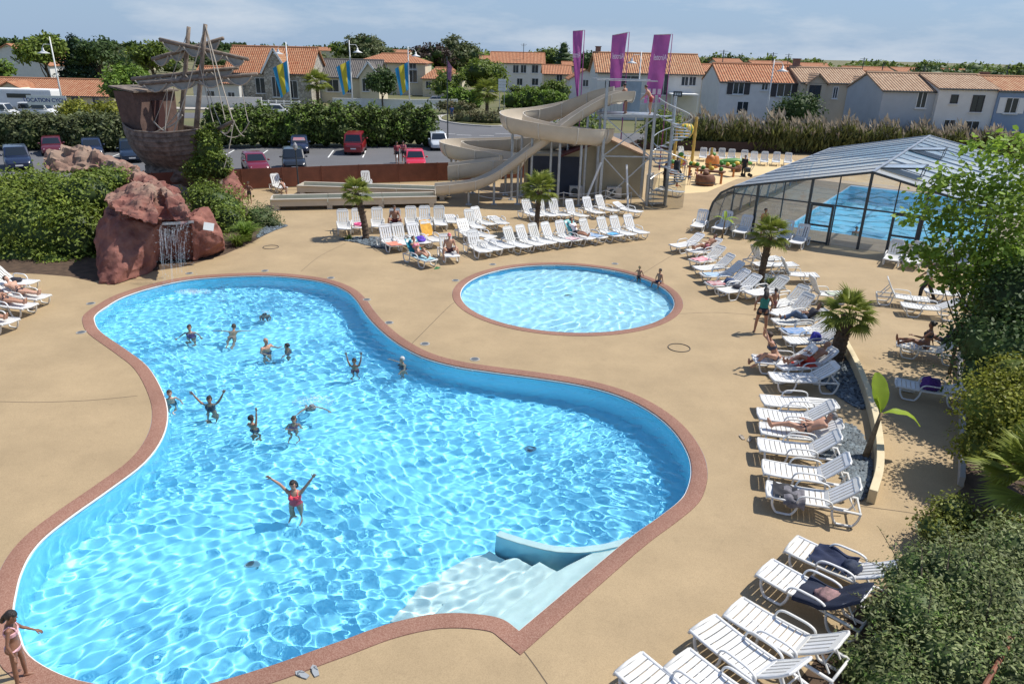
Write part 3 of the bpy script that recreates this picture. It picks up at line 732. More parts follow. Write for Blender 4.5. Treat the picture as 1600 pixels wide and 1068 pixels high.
shrub('grey_bush', [GB(405, 345, 38.8, 1.0, .9, .9), GB(425, 352, 38.6, .6, .6, .6)], 2600, .10, M_lf_olive, 'small grey green bush beside the tuft of long grass', seed=4)
def blades(name, base, n, L, spread, material, label, seed, w=.02, cat='grass clump'):
    r = np.random.default_rng(seed); m = MB()
    for i in range(n):
        a = r.uniform(0, 6.28); l = L * r.uniform(.6, 1.1); sp_ = spread * r.uniform(.3, 1.1)
        d0 = V(math.cos(a), math.sin(a), 0); s_ = V(-d0.y, d0.x, 0) * w
        pts = [d0 * (sp_ * t ** 1.7) + V(0, 0, l * (t - .45 * t ** 2.6 * min(1, sp_ / L + .4))) for t in (0, .4, .75, 1)]
        o = V(r.normal() * .08, r.normal() * .08, 0)
        m.add([o + pts[0] - s_, o + pts[0] + s_, o + pts[1] - s_, o + pts[1] + s_, o + pts[2] - s_ * .7, o + pts[2] + s_ * .7, o + pts[3]], [(0, 1, 3, 2), (2, 3, 5, 4), (4, 5, 6)])
    o = m.build(name, material); o.location = base
    return tag(o, label, cat)
blades('grass_tuft', G(385, 376), 420, 1.35, 1.0, M_lf_bright, 'arching tuft of long green grass at the foot of the rock', 4)
blades('grass_tuft', G(372, 384), 200, .8, .8, M_lf_mid, 'shorter dark grass tuft in front of the rock shrub', 5)
blades('low_plant', G(545, 374), 60, .35, .3, M_lf_mid, 'low green plant in the slate bed by the left palm', 6, cat='plant')
blades('low_plant', G(1205, 446), 90, .5, .4, M_lf_mid, 'low green plant at the foot of the lounger row palm', 7, cat='plant')
# right side: tree, bushes and big shrub
tb = V(13.6, 20.6, 0)
def tblob(px, py, Y, r_, f=.8): return (tuple(D(px, py, Y)), (r_, r_, r_ * f))
tree('leafy_tree', tb, 5.2, [tblob(1560, 330, 19.5, 1.15), tblob(1480, 300, 20.5, .75), tblob(1500, 395, 20, .85), tblob(1440, 345, 21, .55), tblob(1425, 400, 20.5, .48), tblob(1470, 430, 20.3, .62), tblob(1585, 250, 19.8, .85), tblob(1600, 420, 19.5, 1.2), tblob(1540, 450, 19.5, .9), tblob(1545, 385, 19.3, .8), tblob(1560, 500, 19.5, 1.0), tblob(1640, 330, 20, 1.4), tblob(1530, 240, 21, .5), tblob(1490, 350, 20.4, .55), tblob(1520, 300, 20, .6), tblob(1450, 400, 21, .45), tblob(1580, 420, 22, 1.2), tblob(1500, 440, 20.8, .6)], 8200, .16, leaf_mat('leaf_tree', (.23, .34, .045), .3, .45), 'broad leaved tree overhanging the loungers at the right edge', seed=11, tr=.055, clump=.3, per=7, fill=.35, aspect=.62, droop=.35, out=.4, upb=.7)
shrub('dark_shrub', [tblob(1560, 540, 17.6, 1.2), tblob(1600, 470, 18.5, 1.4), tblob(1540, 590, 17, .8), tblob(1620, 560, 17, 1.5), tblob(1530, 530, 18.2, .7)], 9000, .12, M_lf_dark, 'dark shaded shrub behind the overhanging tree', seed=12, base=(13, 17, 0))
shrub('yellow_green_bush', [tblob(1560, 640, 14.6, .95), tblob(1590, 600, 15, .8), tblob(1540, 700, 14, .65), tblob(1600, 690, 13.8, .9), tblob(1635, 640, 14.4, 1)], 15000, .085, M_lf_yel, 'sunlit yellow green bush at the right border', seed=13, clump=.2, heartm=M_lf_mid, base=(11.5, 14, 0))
shrub('yellow_green_bush', [tblob(1462, 825, 11.9, .42), tblob(1490, 800, 12.2, .45), tblob(1510, 850, 11.8, .55), tblob(1570, 860, 11.6, .9)], 7500, .07, leaf_mat('leaf_yel2', (.18, .20, .035)), 'low yellow green bush below the near palm leaves', seed=14, clump=.22, base=(7.8, 12, 0))
shrub('oleaster_shrub', [tblob(1440, 960, 9.3, .72), tblob(1500, 900, 9.9, .75), tblob(1560, 960, 9.2, .9), tblob(1400, 1040, 8.6, .6), tblob(1500, 1040, 8.4, .9), tblob(1590, 880, 10.4, .8), tblob(1370, 960, 9.3, .28), tblob(1340, 1040, 8.7, .38), tblob(1600, 1050, 8.2, 1.0), tblob(1440, 890, 10.2, .45), tblob(1420, 1100, 8, .8), tblob(1400, 905, 10.0, .25)], 26000, .08, M_lf_euc, 'big olive green small leaved shrub filling the lower right corner', seed=15, clump=.26, per=11, aspect=.36, heartm=M_lf_dark, base=(6.5, 9.2, 0), upb=.5, grow=leaf_mat('leaf_new2', (.14, .22, .05)))
def sprig(base, tip, seed, n=26, label=''):
    root = empty('shrub_sprig', base, 0, label, 'twig'); r = random.Random(seed)
    m = MB(); t_ = V(*tip) - V(*base); m.tube([V(0, 0, 0), t_ * .5 + V(.05, 0, .05), t_], [.012, .008, .004], 5); m.build('stem', M_bark, root)
    lf = MB()
    for i in range(n):
        t = .15 + .85 * i / n; c = t_ * t + V(.05, 0, .05) * math.sin(math.pi * t); a = r.uniform(0, 6.28); L = .07 * r.uniform(.7, 1.3)
        d0 = V(math.cos(a), math.sin(a), r.uniform(.2, 1)).normalized(); s_ = d0.cross(V(.2, .4, 1)).normalized() * L * .28
        lf.add([c, c + d0 * L * .5 + s_, c + d0 * L, c + d0 * L * .5 - s_], [(0, 1, 2, 3)])
    lf.build('foliage', M_lf_euc, root)
for k, (x0, y0, Y0, x1, y1, Y, w) in enumerate(((1412, 915, 9.9, 1372, 822, 10.6, 'tallest'), (1400, 905, 9.9, 1345, 872, 10.4, 'lower'), (1440, 900, 9.6, 1430, 820, 10.4, 'middle'), (1380, 960, 9.2, 1325, 925, 9.5, 'left hand'), (1480, 890, 9.6, 1478, 818, 10.2, 'right hand'), (1360, 1020, 8.7, 1300, 985, 9.0, 'bottom left'), (1520, 900, 9.5, 1540, 835, 10, 'far right'), (1450, 960, 8.9, 1448, 890, 9.3, 'central'), (1540, 970, 8.7, 1545, 900, 9.0, 'lower right'))):
    sprig(D(x0, y0, Y0), D(x1, y1, Y), k, 34, w + ' leafy sprig rising out of the lower right shrub')
# big near fan palm at the right edge, seen from above
FRB = [frond_mesh(9 + k, 1.0, .7, 26, 165, .12) for k in range(2)]
pb = V(10.6, 12.2, 0)
root = empty('fan_palm', pb, 0, 'large fan palm with glossy leaves cut by the right edge', 'palm', 'fan palms')
m = MB(); m.tube([(0, 0, 0), (0, 0, .6), (0, 0, 1.3)], [.2, .18, .16], 12); m.build('trunk', M_palmtrunk, root)
r_ = random.Random(3)
for i in range(22):
    f = link('frond', FRB[i % 2], root, (0, 0, 1.25)); f.rotation_euler = (r_.uniform(-.3, .3), -R(70 - 4.2 * i), i * 2.4 + .4); f.scale = (.85 * r_.uniform(.9, 1.15),) * 3
# red post rail, lower right corner
m = MB(); m.tube([D(1530, 1085, 7.4), D(1574, 1010, 8.2), D(1640, 900, 9.6)], .035, 8)
fence_root = empty('wooden_rail', (6, 7, 0), 0, 'red brown wooden rail in the bottom right corner', 'rail')
rel(fence_root, m.build('top_rail', mat('redwood', (.20, .07, .035), .7, .3, 8)))
m = MB(); q = D(1574, 1010, 8.2); m.tube([q + V(.03, .05, .12), V(q.x + .03, q.y + .05, 0)], .045, 8); rel(fence_root, m.build('post', MATS['redwood']))
# ground of the planting beds
bed = [G(x, y) for x, y in ((1503, 560), (1506, 640), (1507, 760), (1455, 800), (1420, 880), (1330, 960), (1250, 1060), (1200, 1120), (1700, 1150), (1900, 900), (1800, 500), (1600, 430), (1520, 450))]
tag(link('planting_bed', fill2d('planting_bed', [bed], .005, M_soil)), kind='structure')
bedl = [G(x, y) for x, y in ((145, 440), (110, 432), (60, 428), (-10, 425), (-200, 440), (-300, 300), (60, 300), (350, 300), (395, 330), (440, 352), (395, 378), (350, 398), (290, 416), (230, 425))]
tag(link('rock_garden_bed', fill2d('rock_garden_bed', [bedl], .004, M_soil)), kind='structure')
# ------------------------------------------------------------------ rust panel fence of the car park
def fence_run(pts, h, w, label, mat_, name='metal_fence', post=True):
    root = empty(name, pts[0], 0, label, 'fence')
    for i in range(len(pts) - 1):
        a, b = V(*pts[i]), V(*pts[i + 1]); L = (b - a).length; n = max(1, round(L / w))
        for k in range(n):
            p, q = a.lerp(b, k / n), a.lerp(b, (k + 1) / n); t = (q - p).normalized()
            m = MB(); m.bar(p + t * .03 + V(0, 0, h / 2 + .03), q - t * .03 + V(0, 0, h / 2 + .03), .03, h - .06)
            rel(root, m.build('panel', mat_))
            m = MB(); m.bar(p + V(0, 0, 0), p + V(0, 0, h + .03), .06, .06); rel(root, m.build('post', mat_))
    return root
fence_run([(-25.5, 45.2, 0), (-18.3, 48.75, 0), (-11.1, 51.95, 0), (-3.1, 54.75, 0), (5.3, 58.0, 0)], 1.35, 3.1, 'long rust brown metal panel fence between slide and car park', M_rust)
fence_run([(5.7, 58.4, 0), (12.2, 75.6, 0), (52, 75.7, 0)], 1.0, 4, 'dark brown fence behind the play area loungers', mat('dark_fence', (.045, .025, .02), .8, .2, 1))
# ------------------------------------------------------------------ water slides
M_slide = mat('slide_tan', (.56, .49, .385), .32, .07, 1.2, spec=.5)
M_slide_rim = mat('slide_rim', (.62, .58, .50), .35, .05, 2)
def chute(path, w, h, name, parent, per=5, lip=.07):
    "U section swept along a path, cut into flanged sections"
    n = len(path); prof = []
    for k in range(13):
        a = math.pi * (1 + k / 12); x = math.cos(a); y = math.sin(a)
        prof.append((w / 2 * (abs(x) ** .7) * (1 if x > 0 else -1), h * (1 - abs(y) ** 1.0) * 1.0))
    t_ = .05
    prof = [(-w / 2 - lip, h - .03), (-w / 2 - lip, h)] + prof + [(w / 2 + lip, h), (w / 2 + lip, h - .03)]
    outer = [(x * (1 + 2 * t_ / w), y - t_) for x, y in prof[::-1][2:-2]]
    prof = prof + outer
    rings = []
    for i, p in enumerate(path):
        t = path[min(i + 1, n - 1)] - path[max(0, i - 1)]; t.z = 0; t.normalize(); s_ = V(t.y, -t.x, 0)
        rings.append([p + s_ * x + V(0, 0, y) for x, y in prof])
    k = len(prof)
    for a in range(0, n - 1, per):
        b = min(n - 1, a + per)
        m = MB(); vs = [q for i in range(a, b + 1) for q in rings[i]]
        m.add(vs, [(i * k + j, i * k + (j + 1) % k, (i + 1) * k + (j + 1) % k, (i + 1) * k + j) for i in range(b - a) for j in range(k)] + [tuple(range(k - 1, -1, -1)), tuple((b - a) * k + j for j in range(k))])
        o = m.build(name, M_slide, angle=40)
        bm = bmesh.new(); bm.from_mesh(o.data); bmesh.ops.recalc_face_normals(bm, faces=bm.faces); bm.to_mesh(o.data); bm.free()
        rel(parent, o)
    m = MB()
    for i in range(0, n, per):                       # flange ribs under the joints
        o_ = [path[i] + (rings[i][j] - path[i]) * 1.05 - V(0, 0, .03) for j in range(17, k)]
        m.tube(o_, .035, 5)
    rel(parent, tag(m.build('joint_flanges', M_slide_rim), kind='stuff'))
A_px = [(968, 160, 48.4), (935, 166, 49.4), (903, 175, 50.0), (870, 186, 50.2), (838, 193, 49.8), (812, 196, 49.0), (799, 200, 48.0), (806, 207, 46.9), (832, 214, 46.1), (868, 221, 45.7), (903, 225, 45.8), (928, 226, 46.6), (940, 225, 48.0), (925, 226, 49.6), (880, 231, 51.0), (830, 236, 51.8), (780, 239, 52.1), (738, 240, 52.0), (712, 241, 51.4), (704, 244, 50.4), (716, 249, 49.6), (745, 256, 49.3), (780, 261, 49.2), (800, 265, 48.6), (797, 270, 47.9), (775, 272, 47.6), (740, 276, 47.5), (700, 281, 47.4)]
pa = catmull([D(*p) for p in A_px], 5)
B_px = [(985, 158, 47.4), (960, 160, 47.1), (930, 173, 46.9), (895, 194, 46.7), (862, 218, 46.4), (830, 242, 46.1), (800, 264, 45.9), (772, 283, 45.7), (742, 296, 45.5), (712, 301, 45.4), (680, 304, 45.2)]
pbz = catmull([D(*p) for p in B_px], 6)
for p in pa: p.z = max(p.z, .5)
for p in pbz: p.z = max(p.z, .5)
sa = empty('spiral_water_slide', (pa[30].x, pa[30].y, 0), 0, 'tan open water slide looping round below the tower', 'water slide')
chute(pa, 1.42, .98, 'chute_section', sa, 7)
sb = empty('straight_water_slide', (pbz[30].x, pbz[30].y, 0), 0, 'tan water slide running straight down from the tower to the left', 'water slide')
chute(pbz, 1.05, .62, 'chute_section', sb, 8)
def legs_under(root, path, idx, r=.09):
    for i in idx:
        p = path[i]; m = MB(); m.tube([(p.x, p.y, 0), (p.x, p.y, p.z - .06)], r, 10); m.box((p.x, p.y, .02), (.35, .35, .04)); rel(root, m.build('support_column', M_metal, angle=40))
legs_under(sa, pa, (12, 24, 33, 40, 46, 51, 57, 72, 82, 90, 96, 104, 112), .085)
legs_under(sb, pbz, (14, 24, 34, 42, 50), .08)
# run-out troughs
M_runwater = mat('trough_water', (.33, .40, .34), .08, .15, 2.5, .15, 6, spec=.6)
def trough(a, b, w, h, name, label):
    a, b = V(*a), V(*b); t = (b - a).normalized(); s_ = V(-t.y, t.x, 0)
    root = empty(name, a, 0, label, 'slide run-out')
    for sg, nm in ((1, 'side_wall'), (-1, 'side_wall')):
        n = max(1, round((b - a).length / 3.2))
        for k in range(n):
            p, q = a.lerp(b, k / n) + t * .01, a.lerp(b, (k + 1) / n) - t * .01
            m = MB(); m.bar(p + s_ * sg * w / 2 + V(0, 0, .22 + h / 2), q + s_ * sg * w / 2 + V(0, 0, .22 + h / 2), .07, h)
            m.bar(p + s_ * sg * (w / 2 + .05) + V(0, 0, .22 + h), q + s_ * sg * (w / 2 + .05) + V(0, 0, .22 + h), .2, .05)
            rel(root, m.build(nm, M_slide, bevel=.012))
    m = MB(); m.bar(a + V(0, 0, .26), b + V(0, 0, .26), w - .1, .06); rel(root, m.build('floor', M_slide))
    m = MB(); m.bar(a + t * .1 + V(0, 0, .40), b - t * .1 + V(0, 0, .40), w - .09, .01); rel(root, m.build('shallow_water', M_runwater))
    m = MB(); m.bar(a - s_ * w / 2 + V(0, 0, .22 + h / 2), a + s_ * w / 2 + V(0, 0, .22 + h / 2), .08, h); rel(root, m.build('end_wall', M_slide, bevel=.01))
    n = max(2, round((b - a).length / 3))
    for k in range(n + 1):
        p = a.lerp(b, (k + .1) / (n + .2)); m = MB(); m.box(p + V(0, 0, .11), (.35, .5, .22), Matrix.Rotation(math.atan2(t.y, t.x), 3, 'Z') @ Matrix.Scale(1, 3)); m.box(p + s_ * (-w / 2 + .05) + V(0, 0, .11), (.3, .2, .22)); rel(root, m.build('foot', M_slide))
e2 = pbz[-1].copy(); e2.z = 0; e1 = pa[-1].copy(); e1.z = 0
tl2 = G(425, 316, .35); tl1 = G(470, 294, .35)
trough((tl2.x, tl2.y, 0), e2, 1.35, .42, 'slide_runout', 'long tan run-out trough nearest the loungers at the slide end')
trough((tl1.x, tl1.y, 0), e1, 1.35, .42, 'slide_runout', 'second tan run-out trough along the rust fence')
# tower with platform
T0 = V(6.9, 47.6, 0); ZP = D(960, 175, 47.5).z - .05
tw = empty('slide_tower', T0, 0, 'galvanised steel tower and platform at the top of the slides', 'tower')
def tb_(x, y, z=0): return T0 + V(x, y, z)
PW, PD = 3.6, 2.6
for sx in (-1, 1):
    for sy in (-1, 1):
        if sx == 1 and sy == 1: top = ZP + 1.1
        else: top = ZP + 1.15
        if sx == -1 and sy == -1: top = ZP + 2.0
        m = MB(); m.bar(tb_(sx * PW * .42, sy * PD / 2, 0), tb_(sx * PW * .42, sy * PD / 2, top), .16, .16, (1, 0, 0)); rel(tw, m.build('column', M_metal))
m = MB(); m.box(tb_(0, 0, ZP - .09), (PW, PD, .16)); rel(tw, m.build('platform', M_metal, bevel=.01))
for z in (ZP + .5, ZP + .8, ZP + 1.1):
    m = MB(); m.tube([tb_(-PW / 2, PD / 2, z), tb_(PW / 2, PD / 2, z)], .025, 6); rel(tw, m.build('rail', M_metal))
for z in (ZP + 1.95,):
    for sy in (-1, 1):
        m = MB(); m.tube([tb_(-PW * .6, sy * PD / 2, z), tb_(PW * .42, sy * PD / 2, z)], .03, 6); rel(tw, m.build('top_bar', M_metal))
for x in np.linspace(-PW / 2, PW / 2, 17):
    m = MB(); m.tube([tb_(x, PD / 2, ZP), tb_(x, PD / 2, ZP + 1.1)], .014, 5); rel(tw, m.build('baluster', M_metal))
m = MB(); m.box(tb_(.35, .4, ZP + 1.0), (.95, .06, 1.9)); rel(tw, m.build('blue_grey_panel', mat('panel_blue', (.22, .30, .36), .5, .1, 3)))
for a, b in (((-1.5, -1.3, .1), (1.5, -1.3, ZP * .55)), ((1.5, -1.3, .1), (-1.5, -1.3, ZP * .55)), ((-1.5, -1.3, ZP * .55), (1.5, -1.3, ZP - .2)), ((1.5, -1.3, ZP * .55), (-1.5, -1.3, ZP - .2)), ((-1.5, -1.3, ZP * .55), (1.5, -1.3, ZP * .55)), ((-1.5, 1.3, .1), (-1.5, -1.3, ZP - .2))):
    m = MB(); m.bar(tb_(*a), tb_(*b), .07, .07); rel(tw, m.build('brace', M_metal))
for a, b in (((-2.6, -1.9, 0), (-1.6, -1.5, 2.7)), ((.2, -2.2, 0), (.0, -1.5, 2.6))):
    m = MB(); m.bar(tb_(*a), tb_(*b), .1, .1); rel(tw, m.build('white_prop', M_whitepaint))
# spiral staircase
SC = tb_(2.75, -.9)
ss = empty('spiral_staircase', SC, 0, 'galvanised spiral staircase winding up to the slide platform', 'staircase')
m = MB(); m.tube([SC, SC + V(0, 0, ZP + 1.1)], .11, 12); rel(ss, m.build('central_pole', M_metal, angle=40))
ns = 26; rail = []; rail2 = []
for i in range(ns + 1):
    a = R(200) - i * R(2.05 * 360 / ns) + R(2.05 * 360); z = ZP * i / ns
    p = SC + V(math.cos(a) * 1.15, math.sin(a) * 1.15, z)
    rail.append(p + V(0, 0, 1.0)); rail2.append(p + V(0, 0, .05))
    if i < ns:
        a2 = a - R(30); m = MB()
        c0, c1 = V(math.cos(a), math.sin(a), 0), V(math.cos(a2), math.sin(a2), 0)
        m.extr([SC + c0 * .1 + V(0, 0, z + .2), SC + c0 * 1.12 + V(0, 0, z + .2), SC + c1 * 1.12 + V(0, 0, z + .2), SC + c1 * .1 + V(0, 0, z + .2)], (0, 0, -.05)); rel(ss, m.build('tread', M_metal))
    m = MB(); m.tube([p, p + V(0, 0, 1.0)], .016, 5); rel(ss, m.build('baluster', M_metal))
m = MB(); m.tube(catmull(rail, 3), .032, 7); rel(ss, m.build('handrail', mat('pale_steel', (.6, .62, .62), .35, metal=.5)))
m = MB(); m.tube(catmull(rail2, 3), .03, 6); rel(ss, m.build('stringer', M_metal))
n_ = 40; m = MB(); vs = []
for i in range(n_ + 1):
    a = R(120) + R(200) * i / n_; vs += [SC + V(math.cos(a) * 1.3, math.sin(a) * 1.3, .05), SC + V(math.cos(a) * 1.3, math.sin(a) * 1.3, 1.9)]
m.add(vs, [(2 * i, 2 * i + 2, 2 * i + 3, 2 * i + 1) for i in range(n_)]); rel(ss, m.build('mesh_guard', glass('wire_mesh', (.62, .62, .60), .4)))
# shed under the slide
sh = empty('pump_house', (4.2, 50.6, 0), 0, 'beige pump house with a low tiled roof under the slides', 'building')
M_beige = mat('beige_render', (.40, .35, .24), .85, .06, 1.5, .08, 40); M_navy = mat('navy_panel', (.025, .035, .06), .6, .1, 2)
sx0, sx1, sy0, sy1, zh, zr = .6, 8.6, 49.2, 54.2, 2.75, 3.9
m = MB(); m.prism([(sx0, sy0), (sx1, sy0), (sx1, sy1), (sx0, sy1)], 0, zh); rel(sh, m.build('wall', M_beige))
xm = 5.9
m = MB(); m.extr([(sx0 + 2.6, sy0 + .002, zh), (sx1, sy0 + .002, zh), (xm, sy0 + .002, zr - .12)], (0, sy1 - sy0 - .02, 0)); rel(sh, m.build('gable', M_beige))
M_tile_tan = None
def tile_mat(name, col, col2, rows=3.2):
    m = bpy.data.materials.new(name); m.use_nodes = True; n, l = m.node_tree.nodes, m.node_tree.links; b = n['Principled BSDF']
    b.inputs['Roughness'].default_value = .85; b.inputs['Specular IOR Level'].default_value = .2
    t = n.new('ShaderNodeTexCoord'); sx_ = n.new('ShaderNodeSeparateXYZ'); l.new(t.outputs['UV'], sx_.inputs[0])
    def wave(out, k):
        mu = n.new('ShaderNodeMath'); mu.operation = 'MULTIPLY'; mu.inputs[1].default_value = k; l.new(out, mu.inputs[0])
        s_ = n.new('ShaderNodeMath'); s_.operation = 'SINE'; l.new(mu.outputs[0], s_.inputs[0]); return s_.outputs[0]
    w1 = wave(sx_.outputs[0], 2 * math.pi * rows); w2 = wave(sx_.outputs[1], 2 * math.pi * 2.6)
    z = n.new('ShaderNodeTexNoise'); z.inputs['Scale'].default_value = 2.2; z.inputs['Detail'].default_value = 8; l.new(t.outputs['UV'], z.inputs[0])
    v = n.new('ShaderNodeTexVoronoi'); v.inputs['Scale'].default_value = 3.0; l.new(t.outputs['UV'], v.inputs[0])
    s3 = n.new('ShaderNodeSeparateColor'); l.new(v.outputs['Color'], s3.inputs[0])
    ad = n.new('ShaderNodeMath'); ad.inputs[1].default_value = .35; ad.operation = 'MULTIPLY'; l.new(s3.outputs[0], ad.inputs[0])
    a2 = n.new('ShaderNodeMath'); l.new(ad.outputs[0], a2.inputs[0]); l.new(z.outputs[0], a2.inputs[1])
    mr = n.new('ShaderNodeMapRange'); mr.inputs[1].default_value = .35; mr.inputs[2].default_value = .9; l.new(a2.outputs[0], mr.inputs[0])
    x = n.new('ShaderNodeMixRGB'); x.inputs[1].default_value = (*col, 1); x.inputs[2].default_value = (*col2, 1); l.new(mr.outputs[0], x.inputs[0])
    l.new(x.outputs[0], b.inputs['Base Color'])
    a3 = n.new('ShaderNodeMath'); a3.operation = 'MULTIPLY_ADD'; l.new(w2, a3.inputs[0]); a3.inputs[1].default_value = .35; l.new(w1, a3.inputs[2])
    u = n.new('ShaderNodeBump'); u.inputs['Strength'].default_value = .9; u.inputs['Distance'].default_value = .07; l.new(a3.outputs[0], u.inputs['Height']); l.new(u.outputs[0], b.inputs['Normal'])
    return m
M_tile_or = tile_mat('tile_orange', (.38, .135, .065), (.50, .26, .145)); M_tile_tan = tile_mat('tile_tan', (.34, .21, .13), (.47, .33, .22)); M_tile_gr = tile_mat('tile_grey', (.13, .12, .115), (.2, .18, .16))
M_tile_mix = tile_mat('tile_mixed', (.36, .14, .07), (.50, .30, .17))
def roof_slab(poly, thick, material, name='roof_slope', parent=None, eave=(0, 1)):
    "a planar roof slope with UVs in metres: u along the eave edge, v up the slope"
    P = [V(*p) for p in poly]; nn = (P[1] - P[0]).cross(P[2] - P[0]).normalized()
    if nn.z < 0: P = P[::-1]; nn = -nn
    m = MB(); m.extr(P, -nn * thick); o = m.build(name, material)
    me = o.data; uv = me.uv_layers.new(name='UVMap')
    h = V(-nn.y, nn.x, 0)
    h = h.normalized() if h.length > 1e-5 else V(1, 0, 0); vv = nn.cross(h)
    for lp in me.loops:
        c = me.vertices[lp.vertex_index].co; uv.data[lp.index].uv = (c.dot(h), c.dot(vv))
    if parent is not None: rel(parent, o)
    return o
ov = .3
roof_slab([(xm, sy0 - ov, zr), (sx1 + .4, sy0 - ov, zh - .1), (sx1 + .4, sy1, zh - .1), (xm, sy1, zr)], .12, M_tile_tan, 'roof_slope', sh)
roof_slab([(sx0 + 2.2, sy0 - ov, zh - .1), (xm, sy0 - ov, zr), (xm, sy1, zr), (sx0 + 2.2, sy1, zh - .1)], .12, mat('maroon_sheet', (.10, .022, .025), .6, .1, 2), 'roof_slope', sh)
m = MB(); m.box((2.6, sy0 - .03, 1.3), (3.6, .06, 2.6)); rel(sh, m.build('navy_door', M_navy))
for x in (4.1, 6.6):
    m = MB(); m.box((x, sy0 - .35, .4), (1.0, .5, .7)); rel(sh, m.build('pump_unit', mat('unit_white', (.5, .5, .48), .5), bevel=.03))
    m = MB(); m.lathe([(.24, 0), (.24, .03), (.1, .05)], 16); o = m.build('fan', M_dark); o.rotation_euler = (R(90), 0, 0); o.location = V(x - .15, sy0 - .6, .4) - V(4.2, 50.6, 0); o.parent = sh
# rope barrier round the slide feet
rb = empty('rope_barrier', G(700, 345), 0, 'pale rope slung between posts in front of the slide feet', 'rope barrier')
rp_ = [G(x, y) for x, y in ((748, 318), (812, 318), (880, 322), (945, 318), (985, 322))]
for p in rp_:
    m = MB(); m.tube([p, p + V(0, 0, .9)], .03, 8); rel(rb, m.build('post', M_metal))
for a, b in zip(rp_, rp_[1:]):
    for z in (.85, .5):
        m = MB(); m.tube([a.lerp(b, t) + V(0, 0, z - .35 * 4 * t * (1 - t) * .5) for t in np.linspace(0, 1, 9)], .022, 5); rel(rb, m.build('rope', M_whitepaint))
# ------------------------------------------------------------------ glazed pool shelter
se = empty('pool_shelter', EP(8, 0), 0, 'low glazed pool shelter with a pale ribbed translucent roof and dark frame', 'pool shelter')
M_poly = None
def poly_mat():
    m = bpy.data.materials.new('polycarbonate'); m.use_nodes = True; n, l = m.node_tree.nodes, m.node_tree.links; b = n['Principled BSDF']
    b.inputs['Base Color'].default_value = (.68, .76, .86, 1); b.inputs['Roughness'].default_value = .22; b.inputs['Specular IOR Level'].default_value = .6
    t = n.new('ShaderNodeBsdfTransparent'); t.inputs[0].default_value = (.82, .9, .96, 1); x = n.new('ShaderNodeMixShader'); x.inputs[0].default_value = .38
    tl = n.new('ShaderNodeBsdfTranslucent'); tl.inputs[0].default_value = (.85, .92, .97, 1); y = n.new('ShaderNodeMixShader'); y.inputs[0].default_value = .38; l.new(b.outputs[0], y.inputs[1]); l.new(tl.outputs[0], y.inputs[2])
    l.new(y.outputs[0], x.inputs[1]); l.new(t.outputs[0], x.inputs[2]); l.new(x.outputs[0], n['Material Output'].inputs[0]); return m
M_poly = poly_mat(); M_clear = glass('clear_pane', (.965, .98, .985), .02); M_rib = mat('alu_rib', (.26, .29, .33), .45, metal=.2)
EL, HW, ZR_, ZS = 23.4, 8.0, 3.85, 2.35
prof = [(0, 0), (.05, .75), (.22, 1.4), (.6, 1.98), (1.25, ZS + .02)]
prof += [(HW, ZR_)]
full = prof + [(2 * HW - x, z) for x, z in prof[:-1][::-1]]
NB = 12
for k in range(NB):
    v0, v1 = EL * k / NB + .025, EL * (k + 1) / NB - .025
    for j in range(len(full) - 1):
        (u0, z0), (u1, z1) = full[j], full[j + 1]
        steep = j in (0, 1, 2, 3) or j >= len(full) - 5
        segs = 1
        o = MB(); o.add([EP(u0, v0, z0), EP(u1, v0, z1), EP(u1, v1, z1), EP(u0, v1, z0)], [(0, 1, 2, 3)])
        rel(se, o.build('side_pane' if steep else 'roof_panel', M_clear if steep else M_poly))
for k in range(NB + 1):
    v = EL * k / NB; m = MB()
    for j in range(len(full) - 1):
        (u0, z0), (u1, z1) = full[j], full[j + 1]
        big_ = k in (0, NB, 3, 6, 9)
        m.bar(EP(u0, v, z0 + .02), EP(u1, v, z1 + .02), .11 if big_ else .05, .13 if big_ else .06, tuple(V_))
    rel(se, m.build('frame_rib', M_dark if k in (0,) else M_rib))
for (u, z) in ((HW, ZR_ + .05), (1.25, ZS + .05), (2 * HW - 1.25, ZS + .05)):
    m = MB(); m.bar(EP(u, 0, z), EP(u, EL, z), .14 if u == HW else .08, .06); rel(se, m.build('ridge_beam' if u == HW else 'eave_beam', M_rib))
def zprof(u):
    for (u0, z0), (u1, z1) in zip(full, full[1:]):
        if u0 <= u <= u1 and u1 > u0: return z0 + (z1 - z0) * (u - u0) / (u1 - u0)
    return 0
us = [1.3, 2.6, 3.95, 5.3, 6.6, 8.0, 9.3, 10.6, 11.9, 13.2, 14.6]
for i, u in enumerate(us):
    door = u in (5.3, 8.0)
    m = MB(); m.bar(EP(u, 0, 0), EP(u, 0, zprof(u)), .13 if i % 2 else .055, .1, tuple(V_)); rel(se, m.build('mullion', M_dark))
edges = [.3] + us + [15.7]
zt = 2.05
for a, b in zip(edges, edges[1:]):
    isopen = abs(a - 6.6) < .01 or abs(a - 8.0) < .01
    za, zb_ = zprof(a), zprof(b)
    m = MB(); m.extr([EP(a + .06, 0, min(zt, za, zb_) + .03), EP(b - .06, 0, min(zt, za, zb_) + .03), EP(b - .06, 0, zb_ - .06), EP(a + .06, 0, za - .06)], V_ * .01)
    if min(za, zb_) > zt + .1: rel(se, m.build('upper_pane', M_clear))
    if not isopen:
        m = MB(); m.extr([EP(a + .06, 0, .05), EP(b - .06, 0, .05), EP(b - .06, 0, min(zt, zb_) - .04), EP(a + .06, 0, min(zt, za) - .04)], V_ * .01); rel(se, m.build('lower_pane', M_clear))
m = MB(); m.bar(EP(.9, 0, zt), EP(15.1, 0, zt), .07, .07); rel(se, m.build('transom', M_dark))
